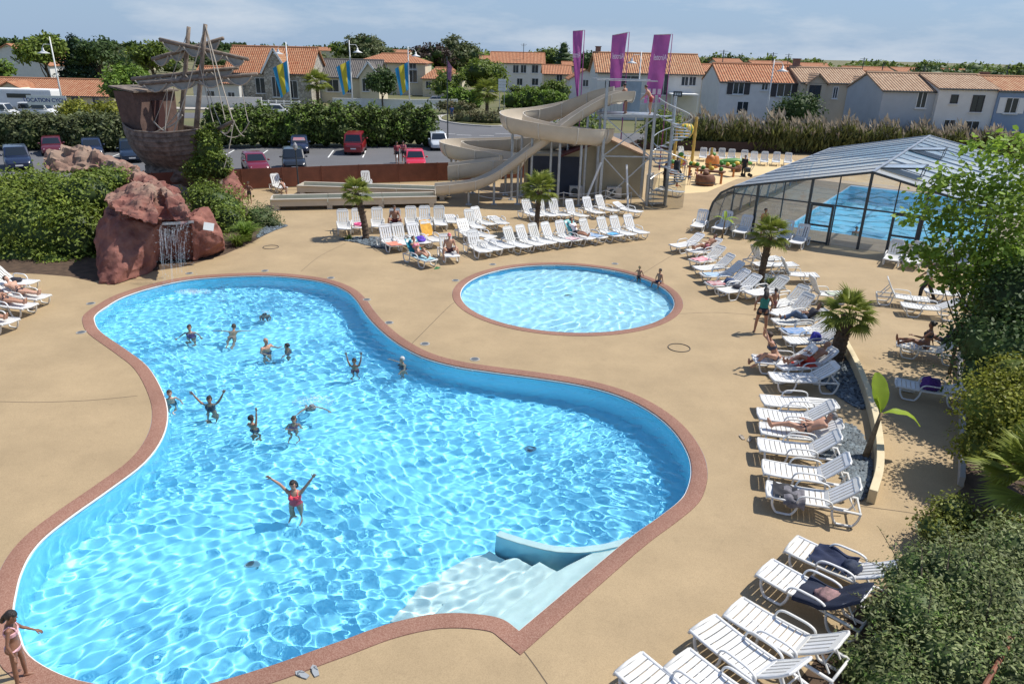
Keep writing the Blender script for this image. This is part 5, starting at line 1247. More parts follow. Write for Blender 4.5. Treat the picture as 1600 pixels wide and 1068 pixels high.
house('white_terrace_house', 1126, 1250, 128, 101, 90, 9, M_wwhite, M_tile_or, 'white terrace house with bright orange roof and dark shutters', 'x', wins=((1154, 137, 1.3, 1.5, M_shut_d), (1195, 135, .8, .9), (1225, 141, 1.7, 1.5, M_shut_d), (1160, 168, 1.4, 1.4)), over=.12)
rb_, _ = house('beige_terrace_house', 1252, 1368, 129, 107, 89, 9, M_wbeige, M_tile_tan, 'beige terrace house with tan roof and two small gables', 'x', wins=((1305, 145, .6, 1.3), (1273, 144, 1.3, 1.4), (1343, 148, 1.25, 1.5)), chim=((1246, 97),), over=.12)
gablet(rb_, 1262, 1292, 128, 116, 88.9, M_wbeige, M_tile_tan, .12); gablet(rb_, 1328, 1364, 131, 120, 88.9, M_wbeige, M_tile_tan, .12)
p = D(1273, 144, 88.7); window(rb_, p.x, p.z, 1.35, 1.5, 88.77, None, M_shut_d); p = D(1343, 148, 88.7); window(rb_, p.x, p.z, 1.3, 1.6, 88.77, None, M_shut_d)
house('peach_house', 1360, 1408, 138, 112, 100, 9, mat('render_peach', (.50, .33, .22), .85, .05, 1), M_tile_or, 'peach house squeezed between the two terraces', 'x', over=.3)
house('grey_gable_house', 1381, 1470, 141, 115, 77, 8.5, M_wgrey, M_tile_tan, 'grey blue house with tan roof at the end of its row', 'x', wins=((1440, 156, 1.0, 1.6),), over=.15)
house('white_house', 1469, 1563, 138, 117, 76.5, 8.5, M_wwhite, M_tile_tan, 'white house with two dark square windows at the right', 'x', wins=((1491, 155, .75, .85, None, M_shut_d, 0), (1527, 162, 1.2, 1.6, None, M_shut_d), (1482, 198, 1.2, 1.4), (1517, 200, 1.5, 1.4)), over=.12, chim=((1540, 119),))
house('blue_house', 1562, 1680, 142, 121, 76.3, 8.5, M_wblue, M_tile_mix, 'blue house with white shutters cut by the right edge', 'x', wins=((1580, 165, 1.3, 1.5, M_shut_w),), over=.12)
k = 0
for (xl, xr, ye, yr, Y, w) in ((1180, 1240, 101, 96, 190, 'behind the white terrace house'), (1330, 1400, 114, 105, 170, 'behind the beige terrace house'), (660, 700, 84, 80, 330, 'far behind the bushes'), (490, 530, 79, 74, 420, 'far left of the tall trees'), (1120, 1160, 97, 92, 260, 'far right of the long white house'), (175, 235, 96, 92, 260, 'in the field behind the ship'), (880, 935, 103, 97, 220, 'far behind the banners'), (1010, 1060, 93, 88, 320, 'on the skyline right of the right banner'), (1255, 1300, 104, 99, 240, 'on the skyline above the tan roof'), (1405, 1450, 112, 106, 210, 'above the grey gable house'), (1480, 1520, 113, 108, 230, 'above the white house'), (740, 768, 92, 87, 300, 'left of the pale two storey house'), (610, 640, 82, 78, 380, 'behind the cream villa roof')):
    house('distant_house', xl, xr, ye, yr, Y, 10, M_wcream, M_tile_or, 'distant orange roofed house ' + w, 'x'); k += 1
# garden walls and white fences
def wall_px(name, pts, h, label, material, Ys, t=.2):
    m = MB(); root = empty(name, D(pts[0][0], pts[0][1], Ys[0]) * 1.0, 0, label, 'wall'); root.location.z = ZO
    for (a, Ya), (b, Yb) in zip(zip(pts, Ys), zip(pts[1:], Ys[1:])):
        p, q = D(*a, Ya), D(*b, Yb); m = MB(); m.bar((p.x, p.y, ZO + h / 2), (q.x, q.y, ZO + h / 2), t, h); m.bar((p.x, p.y, ZO + h + .03), (q.x, q.y, ZO + h + .03), t + .1, .07); rel(root, m.build('wall_run', material))
wall_px('white_garden_wall', [(520, 160), (640, 158), (715, 152)], 1.4, 'white garden wall in front of the bungalow and villa', M_whitepaint, [112, 113, 116])
wall_px('garden_wall', [(290, 170), (410, 168)], 1.5, 'white wall behind the ship masts', M_wwhite, [108, 108])
rf = empty('rail_fence', (-38, 109, ZO), 0, 'white rail fence in front of the stone house', 'fence')
for i in range(12):
    x = -43.5 + i * 1.1; m = MB(); m.box((x, 109, ZO + .6), (.14, .14, 1.2)); rel(rf, m.build('post', M_whitepaint))
for z in (.35, .7, 1.05):
    m = MB(); m.box((-37.5, 109.08, ZO + z), (12.6, .05, .14)); rel(rf, m.build('rail', M_whitepaint))
# ------------------------------------------------------------------ hedges and background planting
def hedge_blobs(px0, px1, n, Y0, Y1, yb0, yt0, yb1, yt1, seed, ry=1.6):
    r = random.Random(seed); out = []
    for i in range(n):
        t = (i + .5) / n; px = px0 + (px1 - px0) * t; Y = Y0 + (Y1 - Y0) * t; zt = D(px, yt0 + (yt1 - yt0) * t + r.uniform(-7, 7), Y).z; zb = ZO
        w = abs(D(px1, 200, Y).x - D(px0, 200, Y).x) / n
        out.append(((D(px, 200, Y).x, Y + r.uniform(-.5, .5), zb + (zt - zb) * r.uniform(.38, .46)), (w * r.uniform(.9, 1.4), ry * r.uniform(.8, 1.1), (zt - zb) * .56)))
    return out
shrub('car_park_hedge', hedge_blobs(330, 676, 24, 65.6, 70.4, 240, 168, 235, 162, 3), 30000, .30, leaf_mat('leaf_hedge', (.095, .13, .03), .4), 'tall uneven hedge behind the parked vehicles', 'hedge', 5, clump=.16, base=(-16, 67, ZO), grow=M_lf_bright)
shrub('car_park_hedge', hedge_blobs(-60, 225, 16, 61.5, 62.5, 240, 180, 240, 180, 4), 16000, .30, leaf_mat('leaf_hedge2', (.11, .13, .05), .4), 'dull green hedge behind the dark cars at the left', 'hedge', 6, clump=.16, base=(-44, 62, ZO), grow=M_lf_olive)
for k, (x, y, Y, rx, rz, w) in enumerate(((120, 178, 72, 1.9, 1.1, 'left'), (177, 178, 72, 1.9, 1.1, 'right'))):
    shrub('golden_bush', [GB(x, y, Y, rx, 1.5, rz)], 1800, .28, M_lf_yel, w + ' one of two golden round bushes behind the left hedge', seed=40 + k, heartm=M_lf_mid)
# bamboo screen with feathery tops
def reeds(name, px0, px1, Y0, Y1, yt, n, label, seed):
    r = np.random.default_rng(seed); root = empty(name, (25, Y0, 0), 0, label, 'hedge')
    t = r.uniform(0, 1, n); Yv = Y0 + (Y1 - Y0) * t + r.uniform(-1.6, 1.6, n); px = px0 + (px1 - px0) * t
    X = np.array([D(px[i], 200, Yv[i]).x for i in range(n)]); ztop = np.array([D(px[i], yt(px[i]), Yv[i]).z for i in range(n)])
    hgt = ztop * r.uniform(.45, 1.05, n) * (.92 + .12 * np.sin(px * .11) + .06 * np.sin(px * .31)); zb = hgt * r.uniform(0, .75, n); L = np.minimum(hgt - zb, r.uniform(.5, 1.3, n))
    lean = r.normal(size=(n, 2)) * .35; a = r.uniform(0, 6.28, n); w = r.uniform(.05, .13, n)
    base = np.stack([X, Yv, zb], -1); tip = base + np.stack([lean[:, 0], lean[:, 1], L], -1)
    s_ = np.stack([np.cos(a) * w, np.sin(a) * w, 0 * a], -1); mid = base * .5 + tip * .5 + r.normal(size=(n, 3)) * .1
    co = np.stack([base, mid + s_, tip, mid - s_], 1).reshape(-1, 3); fa = np.arange(4 * n).reshape(-1, 4)
    rel(root, link('canes', np_mesh('canes', co, fa, M_lf_reed)))
    n2 = n // 9; k_ = r.choice(n, n2); base = np.stack([X[k_], Yv[k_], hgt[k_] * .93 + .1], -1); ln = r.normal(size=(n2, 3)) * .2 + np.array([-.25, 0, .75]); tip = base + ln * r.uniform(.5, 1.1, n2)[:, None]
    a = r.uniform(0, 6.28, n2); s_ = np.stack([np.cos(a), np.sin(a), 0 * a], -1) * r.uniform(.06, .14, n2)[:, None]; mid = base * .45 + tip * .55
    co = np.stack([base, mid + s_, tip, mid - s_], 1).reshape(-1, 3); rel(root, link('plumes', np_mesh('plumes', co, np.arange(4 * n2).reshape(-1, 4), M_plume)))
    return root
reeds('bamboo_screen', 1030, 1600, 78.5, 74, lambda x: 178 + (x - 1040) * .03 if x < 1300 else 186 + (x - 1300) * .07, 26000, 'tall olive bamboo screen with feathery tops behind the play area', 8)
hb = []
for i in range(16):
    px = 1035 + 580 * (i + .5) / 16; Y = 79.2 - 4.5 * (i + .5) / 16; p = D(px, 200, Y); zt = D(px, 190 + (px - 1035) * .04, Y).z
    hb.append(((p.x, Y + .8, zt * .47), (1.7, 1.0, zt * .5)))
shrub('bamboo_backing', hb, 7000, .32, leaf_mat('leaf_reed2', (.13, .13, .045), .4), 'dense olive foliage low in the bamboo screen', 'hedge', 41, clump=.2, base=(26, 78, 0))
shrub('dark_evergreen', [GB(1250, 172, 80.5, 2.4, 1.4, 1.6), GB(1225, 185, 80.5, 1.6, 1.2, 1.6)], 2600, .28, M_lf_dark, 'dark evergreen bush in front of the beige terrace', 'bush', 42, heart=True)
shrub('green_bush', [GB(905, 205, 72, 2.6, 1.5, 1.8)], 1500, .28, M_lf_mid, 'green bush seen under the upper slide', 'bush', 43)
shrub('green_bush', [GB(1035, 205, 70, 2.2, 1.5, 1.9)], 1500, .28, M_lf_mid, 'green bush behind the spiral staircase', 'bush', 44)
for k, (x0, x1, y, yt, Y, lab, mt) in enumerate(((700, 750, 148, 140, 118, 'clipped hedge left of the road sign', M_lf_bright), (790, 880, 150, 141, 120, 'long clipped hedge along the road right of the road sign', M_lf_bright), (800, 880, 138, 128, 132, 'taller dark hedge behind the roadside hedge', M_lf_mid))):
    shrub('clipped_hedge', hedge_blobs(x0, x1, 6, Y, Y, y, yt, y, yt, 60 + k, 1.2), 3600, .4, mt, lab, 'hedge', 60 + k, clump=.12)
isl_b = [GB(x, y, Y, rx, 1.4, rz) for x, y, Y, rx, rz in ((735, 186, 94, 2.6, .9), (765, 187, 93, 2.4, 1.0), (800, 183, 94, 2.4, .9), (840, 178, 97, 2.2, .7), (720, 170, 106, 2.2, .9), (700, 166, 108, 1.8, .8))]
shrub('island_planting', isl_b, 4600, .3, mat('heather', (.17, .13, .06), .8, .3, .8, island=.4, trans=.25, col2=(.12, .14, .05)), 'brownish shrubs and grasses on the traffic island', 'shrub', 71, heartm=M_lf_olive)
# trees
def bg_tree(px, pyb, pyt, Y, rx, label, mt=M_lf_mid, n=2600, leaf=.5, seed=0, k=7, name='background_tree', low=.35, heart=.6, tr=None):
    b = D(px, pyb, Y); zt = D(px, pyt, Y).z; b.z = ZO; h = zt - ZO; c = (b.x, b.y, ZO + h * (.5 + low / 2)); rz = h * (1 - low) / 2
    return tree(name, b, h, blob_cloud(c, (rx, rx * .9, rz), k, seed, .58, .95), n, leaf, mt, label, seed, tr or h * .025, 'trees beyond the pool', heart)
def conifer(px, pyt, Y, r0, label, seed, n=2400):
    b = D(px, 120, Y); zt = D(px, pyt, Y).z; h = zt - ZO; bl = []
    for i in range(7):
        t = i / 7; bl.append(((b.x + random.uniform(-.2, .2), Y, ZO + h * (.16 + .78 * t)), (r0 * (1 - t) ** .8 + .25, r0 * (1 - t) ** .8 + .25, h * .11)))
    return tree('conifer', (b.x, Y, ZO), h, bl, n, .45, M_lf_conif, label, seed, .25, 'trees beyond the pool', .7, droop=.8)
conifer(126, 47, 128, 4.4, 'dark pointed conifer behind the left street lamp', 1, 4200)
bg_tree(75, 120, 55, 124, 3.6, 'broad green tree left of the dark conifer', M_lf_mid, 3600, .55, 2)
bg_tree(158, 120, 62, 128, 3.0, 'dark round tree right of the conifer', M_lf_dark, 2400, .5, 3)
bg_tree(-5, 122, 92, 112, 2.4, 'yellow green tree at the far left edge', M_lf_bright, 1800, .4, 4)
bg_tree(203, 165, 103, 96, 2.6, 'bright green tree just left of the ship', M_lf_bright, 3200, .4, 5, low=.1)
bg_tree(245, 150, 62, 140, 3.6, 'dark tree behind the ship cabin', M_lf_mid, 2400, .55, 6)
bg_tree(545, 95, 62, 330, 9, 'left of the tall trees behind the bungalow', M_lf_mid, 1800, 1.1, 7, low=.1)
bg_tree(568, 95, 52, 320, 8, 'tallest tree behind the bungalow', M_lf_olive, 2200, 1.0, 8, low=.1)
bg_tree(590, 95, 58, 330, 7, 'right of the tall trees behind the bungalow', M_lf_olive, 1600, 1.0, 9, low=.1)
bg_tree(716, 100, 54, 240, 6.5, 'tall pale tree behind the villa annex', M_lf_olive, 2400, .9, 10, low=.1)
bg_tree(672, 105, 70, 230, 6, 'brown leaved tree behind the villa', M_lf_purple, 1800, .9, 11, low=.1)
bg_tree(750, 132, 92, 140, 4.2, 'round vivid green tree left of the pale house', M_lf_mid, 3400, .5, 12, low=.1)
bg_tree(598, 158, 107, 112, 1.9, 'dense round dark tree in front of the bungalow', M_lf_dark, 3400, .35, 13, low=.25)
conifer(879, 60, 260, 5.5, 'dark cypress left of the first banner', 14, 1500)
bg_tree(855, 92, 74, 290, 6, 'rounded tree behind the cypress', M_lf_mid, 1200, .9, 15, low=.1)
bg_tree(930, 92, 74, 210, 5.2, 'umbrella shaped tree between the first two banners', M_lf_dark, 1600, .7, 16, low=.2)
bg_tree(1140, 100, 85, 300, 5, 'round tree above the white terrace roof', M_lf_dark, 900, .9, 17, low=.1)
bg_tree(1475, 118, 103, 200, 9, 'wide dark tree crown above the white house', M_lf_dark, 1600, .9, 18, low=.05)
bg_tree(1530, 122, 103, 200, 8, 'wide tree crown above the blue house', M_lf_mid, 1600, .9, 19, low=.05)
bg_tree(1600, 122, 108, 190, 7, 'tree crown at the right edge of the skyline', M_lf_dark, 1200, .9, 20, low=.05)
bg_tree(700, 150, 108, 128, 2.4, 'small green tree right of the villa annex', M_lf_mid, 1600, .4, 21, low=.1)
for k, (x, y, Y, top, s_, lab) in enumerate(((497, 158, 112, 3.6, 2.0, 'street palm in front of the bungalow'), (761, 166, 104, 3.2, 1.9, 'street palm beside the road sign'))):
    p = D(x, y, Y); p.z = ZO; palm(p, None, top, 26, s_, lab, (0, 0), 20 + k, .22)
def far_wood(name, label, seed, x0, x1, Y0, Y1, hmin, hmax, n, mt, leaf, nl):
    r = random.Random(seed); bl = []
    for i in range(n):
        t = (i + r.random()) / n; px = x0 + (x1 - x0) * t; Y = r.uniform(Y0, Y1); h = r.uniform(hmin, hmax); X = D(px, 90, Y).x
        w = r.uniform(.7, 1.5) * h * .8; bl.append(((X, Y, ZO + h * .5), (w, w * .6, h * .52)))
    o = leaves(name, bl, nl, leaf, mt, seed, clump=.5, fill=.5); tag(o, label, 'trees', kind='stuff')
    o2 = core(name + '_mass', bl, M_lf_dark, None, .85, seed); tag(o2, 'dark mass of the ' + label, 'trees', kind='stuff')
far_wood('far_wood', 'belt of trees on the horizon at the left', 51, -80, 700, 650, 900, 5.5, 9.5, 80, M_lf_dark, 3.0, 15000)
far_wood('far_wood', 'belt of trees on the horizon at the right', 52, 680, 1700, 330, 520, 4, 8.2, 90, M_lf_mid, 2.0, 16000)
far_wood('far_scrub', 'nearer hedgerows and scrub in the fields at the left', 53, 120, 560, 220, 420, 3.5, 7, 50, M_lf_olive, 1.3, 9000)
far_wood('far_scrub', 'scrub and garden trees between the far houses', 54, 640, 1420, 190, 300, 3.5, 7.5, 46, M_lf_mid, 1.1, 9000)
# ------------------------------------------------------------------ sun loungers
M_grey_pl = mat('grey_plastic', (.30, .31, .32), .45, .05, 6)
LW = .66
def seat_z(x): return .365 - .022 * math.sin(math.pi * min(1, x / 1.15))
def slat_mesh():
    m = MB(); n = 6; w = LW - .07; vs = []
    for i in range(n + 1):
        y = -w / 2 + w * i / n; z = -.014 * math.cos(math.pi * y / w)
        vs += [(-.051, y, z), (.051, y, z), (.051, y, z + .022), (-.051, y, z + .022)]
    m.add(vs, [(i * 4 + j, i * 4 + (j + 1) % 4, (i + 1) * 4 + (j + 1) % 4, (i + 1) * 4 + j) for i in range(n) for j in range(4)] + [(3, 2, 1, 0), tuple(n * 4 + j for j in range(4))])
    me = m.mesh('seat_slat', M_white); b = bmesh.new(); b.from_mesh(me); bmesh.ops.recalc_face_normals(b, faces=b.faces); b.to_mesh(me); b.free(); return me
def add_slat(m, x, z):
    n = 4; w = LW - .07; vs = []
    for i in range(n + 1):
        y = -w / 2 + w * i / n; q = z - .014 * math.cos(math.pi * y / w)
        vs += [(x - .051, y, q), (x - .051, y, q + .022), (x + .051, y, q + .022), (x + .051, y, q)]
    m.add(vs, [(i * 4 + j, i * 4 + (j + 1) % 4, (i + 1) * 4 + (j + 1) % 4, (i + 1) * 4 + j) for i in range(n) for j in range(4)] + [(3, 2, 1, 0), tuple(n * 4 + j for j in range(4))])
SLX = [.075 + i * .1195 for i in range(10)]
S_slat = slat_mesh()
m = MB(); [add_slat(m, x, seat_z(x)) for x in SLX]; S_seat = m.mesh('seat', M_white)
def rail_mesh(sg):
    m = MB(); y = sg * (LW / 2 - .02)
    pts = [(x, y, seat_z(x) + .012) for x in np.linspace(.0, 1.15, 7)] + [(1.4, y, .365), (1.84, y, .35)]
    m.tube([(-.015, y, .33)] + pts, .032, 8, flat=.9); return m.mesh('side_rail', M_white, smooth=True)
S_rail = [rail_mesh(-1), rail_mesh(1)]
m = MB(); m.tube([(0, -LW / 2 + .03, .372), (-.02, 0, .36), (0, LW / 2 - .03, .372)], .034, 8); m.tube([(1.82, -LW / 2 + .02, .35), (1.82, LW / 2 - .02, .35)], .024, 8); S_cross = m.mesh('end_bars', M_white, smooth=True)
m = MB(); m.tube([(0, -LW / 2 + .03, .372), (-.02, 0, .36), (0, LW / 2 - .03, .372)], .034, 8); S_front = m.mesh('front_bar', M_white, smooth=True)
m = MB(); m.tube([(1.82, -LW / 2 + .02, .35), (1.82, LW / 2 - .02, .35)], .024, 8); S_rear = m.mesh('rear_bar', M_white, smooth=True)
def leg_mesh(x0, x1, sg):
    m = MB(); y = sg * (LW / 2 - .02); w = x1 - x0
    p = [(x0, y, .34), (x0 + .02, y, .2), (x0 + .09, y, .06), (x0 + .16, y, .03), (x1 - .16, y, .03), (x1 - .09, y, .06), (x1 - .02, y, .2), (x1, y, .34)]
    m.tube(catmull(p, 3), .03, 8, flat=.85); return m.mesh('leg', M_white, smooth=True)
S_leg = [leg_mesh(.10, .62, -1), leg_mesh(.10, .62, 1), leg_mesh(1.28, 1.82, -1), leg_mesh(1.28, 1.82, 1)]
def arm_mesh(sg):
    m = MB(); y = sg * (LW / 2 + .005)
    p = [(.58, y, .37), (.62, y, .48), (.72, y, .545), (.95, y, .555), (1.12, y, .55), (1.24, y, .5), (1.27, y, .38)]
    m.tube(catmull(p, 3), .027, 8, flat=.7); return m.mesh('armrest', M_white, smooth=True)
S_arm = [arm_mesh(-1), arm_mesh(1)]
BL = .78
def back_frame(m):
    w = LW - .07
    m.tube(catmull([(0, -w / 2 + .02, .01), (BL * .5, -w / 2 + .02, -.01), (BL - .03, -w / 2 + .03, .015), (BL, 0, .02), (BL - .03, w / 2 - .03, .015), (BL * .5, w / 2 - .02, -.01), (0, w / 2 - .02, .01)], 3), .024, 7)
    m.box((.045, 0, .008), (.09, w - .04, .024)); m.box((BL - .07, 0, .014), (.13, w - .08, .024))
def back_slat(m, y): m.box((BL * .5, y, .002), (BL - .2, .075, .022)); return m
BY = [-.225, -.1125, 0, .1125, .225]
m = MB(); back_frame(m); S_bframe = m.mesh('backrest', M_white, angle=40)
m = MB(); back_slat(m, 0); S_bslat = m.mesh('back_slat', M_white)
m = MB(); back_frame(m); [back_slat(m, y) for y in BY]; S_back = m.mesh('backrest', M_white, angle=40)
m = MB(); m.bar((0, -.2, 0), (-.26, -.2, -.3), .025); m.bar((0, .2, 0), (-.26, .2, -.3), .025); m.bar((-.13, -.2, -.15), (-.13, .2, -.15), .022); S_strut = m.mesh('back_strut', M_white)
def grey(me):
    g = me.copy(); g.materials.clear(); g.materials.append(M_grey_pl); return g
LOUNGERS = {}
def lounger(key, F, H, ang, label, group, near=False, grey_=False, anchor='mid'):
    f, h = G(*F, .38), G(*H, .38); d = h - f; d.z = 0; dn = d.normalized()
    if anchor == 'mid': hinge = (f + h) / 2 + dn * .575
    else: hinge = f + dn * 1.15
    o0 = hinge - dn * 1.15; o0.z = 0; rz = math.atan2(dn.y, dn.x) + random.uniform(-.03, .03); ang = ang + random.uniform(-4, 4) if ang > 5 else ang
    root = empty('sun_lounger', o0, rz, label, 'sun lounger', group)
    g_ = grey if grey_ else (lambda q: q)
    for me in S_rail: link('side_rail', g_(me), root)
    link('front_bar', g_(S_front), root); link('rear_bar', g_(S_rear), root)
    for me in S_leg: link('leg', g_(me), root)
    for me in S_arm: link('armrest', g_(me), root)
    if near:
        for x in SLX: link('seat_slat', S_slat, root, (x, 0, seat_z(x)))
    else: link('seat', g_(S_seat), root)
    b = link('backrest', g_(S_bframe if near else S_back), root, (1.17, 0, .375)); b.rotation_euler = (0, -R(ang), 0)
    if near:
        for y in BY: link('back_slat', S_bslat, b, (0, y, 0))
    if ang > 8:
        s_ = link('back_strut', g_(S_strut), root, (1.17 + math.cos(R(ang)) * BL * .62, 0, .375 + math.sin(R(ang)) * BL * .62 - .02))
        z = .375 + math.sin(R(ang)) * BL * .62 - .02; k = (z - .36) / .3; s_.scale = (-(1.78 - (1.17 + math.cos(R(ang)) * BL * .62)) / .26 * .8, 1, max(.15, k))
    LOUNGERS[key] = (root, ang)
    return root
def row(prefix, items, where, group, near=False):
    n = len(items)
    for i, it in enumerate(items):
        F, H, ang = (it[0], it[1]), (it[2], it[3]), it[4]; ex = it[5] if len(it) > 5 else ''
        st = 'flat' if ang < 5 else 'raised'
        lounger(prefix + str(i + 1), F, H, ang, f'{ORD[i]} {where}{", " + ex if ex else ""}', group, near, ex.startswith('grey'))
row('A', [(539, 360, 535, 348, 65), (561, 357, 558, 347, 65, 'pink ring on the seat'), (591, 355, 589, 345.5, 65), (616.5, 354, 617, 344.5, 50, 'grey with a man sitting'), (645, 353, 641, 343, 65), (667, 352, 663, 343, 65), (690, 353, 685, 342.5, 65), (710, 349, 704, 339, 0, 'lying flat'), (752, 357, 734, 348, 62), (770, 351, 746, 344, 62), (790, 351, 772, 341, 0, 'lying flat')], 'lounger from the left in the row below the run-out', 'loungers below the slide run-out')
row('B', [(622, 385, 604, 374, 62, 'coral towel on it'), (637, 382, 624, 372.5, 62), (667, 381, 645, 370, 62, 'violet bag on it'), (686, 376.5, 669, 368.5, 60, 'orange towel over the back'), (680, 409, 647, 396, 55, 'teal towel over the back'), (709, 402, 696, 389, 55, 'man in pink cap on it'), (741, 370, 726, 361, 45), (768, 370, 746, 364, 0, 'lying flat')], 'lounger of the cluster right of the left palm', 'loungers in the cluster by the left palm')
row('C', [(763, 395, 738, 382.5, 62), (783, 393.5, 752, 378.5, 0, 'lying flat'), (803, 389.5, 770, 375, 0, 'lying flat'), (827, 386.5, 797, 377, 62), (847, 383, 817, 374.5, 62), (865, 380.5, 836, 371.7, 62), (887, 378, 856, 369.5, 62), (906, 376, 876, 367, 62, 'pink towel'), (926, 373.5, 896, 365.5, 50, 'woman on it'), (945, 371.5, 916, 364, 60, 'blue towel on it'), (969, 369, 943, 360.5, 62, 'blue cloth'), (989, 367, 963, 359, 62), (1009, 364.5, 984, 356.5, 62)], 'lounger from the left in the row behind the paddling pool', 'loungers in the long row behind the paddling pool')
row('D', [(846, 338, 824, 331, 62), (867, 337.5, 846, 331, 62), (887, 337.5, 865, 330, 62), (916, 338.5, 892, 331.5, 62), (942, 334, 917, 326, 62), (965, 330, 938, 323.5, 62), (1000, 331, 975, 326, 20)], 'white lounger from the left at the foot of the slides', 'loungers at the foot of the slides')
row('E', [(1077, 244.5, 1064, 241, 60), (1098, 247, 1098.4, 243, 65), (1112, 248, 1112.5, 243.5, 65), (1127, 248, 1127.5, 244, 65), (1142.6, 249.6, 1143, 245.3, 65), (1162, 250.5, 1162.5, 246.3, 65), (1177.6, 253, 1178, 248.5, 60), (1194, 253.7, 1194.5, 249.5, 65), (1212, 254, 1212.5, 250, 65), (1231, 255, 1231.5, 251, 60)], 'white lounger from the left in the far row by the bamboo', 'loungers by the bamboo screen')
row('F', [(1086, 355.5, 1096, 346, 60), (1119, 357.5, 1133, 350, 60), (1152, 363.5, 1165, 356, 60), (1219, 374, 1229, 366, 60), (1239, 381, 1254, 371, 60), (1391, 407, 1398, 397, 60), (1422, 411, 1431, 401, 60), (1464, 406, 1475, 396, 60), (1500, 412, 1510, 402, 60)], 'white lounger from the left in front of the glazed shelter', 'loungers in front of the shelter')
NG = 'loungers in the long right hand row'
row('G', [(1053, 384, 1079, 380, 28), (1074, 393, 1109, 387.5, 35, 'person lying on it'), (1080, 408, 1114, 401.5, 38, 'pink towel on it'), (1088, 419, 1124, 416, 42), (1099, 429, 1135, 427.5, 42), (1107, 444, 1146, 441, 40, 'red and blue towels'), (1128, 454, 1162, 449, 35), (1168, 458, 1208, 453, 40), (1204, 476, 1238, 470, 42), (1204, 489, 1246, 483, 45), (1216, 502, 1254, 501, 32, 'person in dark clothes'), (1226, 518, 1272, 515, 35, 'blue towel on it')], 'lounger from the top of the right hand row', NG)
row('G_', [(1232, 531, 1280, 531, 36, 'blue bag on it'), (1183, 560, 1234, 563, 40, 'woman sitting'), (1222, 571, 1264, 568, 38, 'man on red towel'), (1206, 588, 1268, 590, 35)], 'lounger of the four left of the stocky palm', NG, True)
row('N', [(1190, 624, 1262, 629, 0, 'lying flat'), (1184, 645, 1259, 652, 38), (1190, 668, 1264, 677, 32, 'man asleep on it'), (1187, 693.5, 1265, 703.5, 42), (1195, 728.5, 1276, 741, 42), (1202, 763, 1286, 779.5, 42, 'dark clothes on it')], 'slatted lounger from the top beside the slate bed', 'loungers beside the slate bed', True)
row('H', [(1240, 850, 1330, 890, 34, 'navy jacket on it'), (1202, 889, 1284, 932, 40, 'dark towel over the back'), (1152, 950, 1242, 1002, 40), (1102, 975, 1187, 1040, 40), (1075, 1041, 1138, 1090, 38), (996, 1045, 1062, 1100, 38)], 'slatted lounger from the top beside the bottom shrub', 'loungers beside the bottom shrub', True)
row('J', [(1405, 597, 1467, 608, 20, 'purple bag on it'), (1405, 536, 1462, 546, 38, 'two people on it'), (1415, 476, 1457, 480, 30), (1452, 454, 1490, 458, 20), (1442, 467, 1408, 463, 58)], 'lounger from the front under the big tree', 'loungers under the big tree', True)
row('K', [(1220, 402, 1185, 405, 55), (1247, 412, 1202, 413, 0, 'lying flat'), (1275, 429, 1235, 427, 58), (1324, 458, 1278, 458, 58, 'towel on the seat')], 'lounger from the back of those facing the shelter', 'loungers turned towards the shelter')
row('I', [(48, 441, 17, 437, 38), (66, 464, 33, 459, 30, 'sunbather on it'), (45, 478, 9, 473, 30, 'sunbather on it'), (14, 502, -20, 496, 30, 'sunbather on it')], 'white lounger from the top at the left edge', 'loungers at the left edge', False)
row('L', [(446, 295, 429, 287.5, 62), (576, 289.5, 571, 283, 64)], 'white lounger standing alone behind the run-out troughs', 'loungers behind the run-outs')
lounger('P1', (1064, 299.5), (1045, 297), 0, 'flat white lounger at the edge of the play area by the stairs', 'lone loungers')
# ------------------------------------------------------------------ towels, bags and clothes on them
def cloth_mesh(nx, ny, sx, sy, f, material, name='towel', seed=0, wr=.012):
    r = np.random.default_rng(seed); vs = []
    ph = r.uniform(0, 6.28, 6)
    for i in range(nx + 1):
        for j in range(ny + 1):
            u, v = i / nx, j / ny
            p = f(u, v); w = wr * (math.sin(9 * u + ph[0] + 3 * math.sin(5 * v + ph[1])) + .6 * math.sin(13 * v + ph[2] + 2 * u))
            vs.append(V(*p) + V(0, 0, w + wr * 1.2))
    m = MB(); k = ny + 1; m.add(vs, [(i * k + j, (i + 1) * k + j, (i + 1) * k + j + 1, i * k + j + 1) for i in range(nx) for j in range(ny)])
    me = m.mesh(name, material, smooth=True); return me
def on_seat(x, y, ang=0):
    "height of the lounger surface at local x"
    if x <= 1.17: return V(x, y, seat_z(max(x, 0)) + .035)
    t = x - 1.17; return V(1.17 + t * math.cos(R(ang)), y, .405 + t * math.sin(R(ang)))
def lay(key, x0, x1, col, label, y0=-.3, y1=.3, name='towel', cat='towel', over=0.0, wr=.012, col2=None, hang=0.0, seed=0):
    root, ang = LOUNGERS[key]
    mt = mat('cloth_%.2f_%.2f_%.2f' % col, col, .85, .15, 7, .2, 40, col2=col2)
    def f(u, v):
        x = x0 + (x1 - x0) * u; y = y0 + (y1 - y0) * v; p = on_seat(x, y, ang)
        ex = abs(y) - .33
        if ex > 0: p.z -= ex * 1.0; p.y = math.copysign(.37, y)
        return p
    me = cloth_mesh(22, 10, 0, 0, f, mt, name, seed, wr)
    o = link(name, me); o.matrix_world = Matrix.Translation(root.location) @ Matrix.Rotation(root.rotation_euler.z, 4, 'Z'); tag(o, label, cat); return o
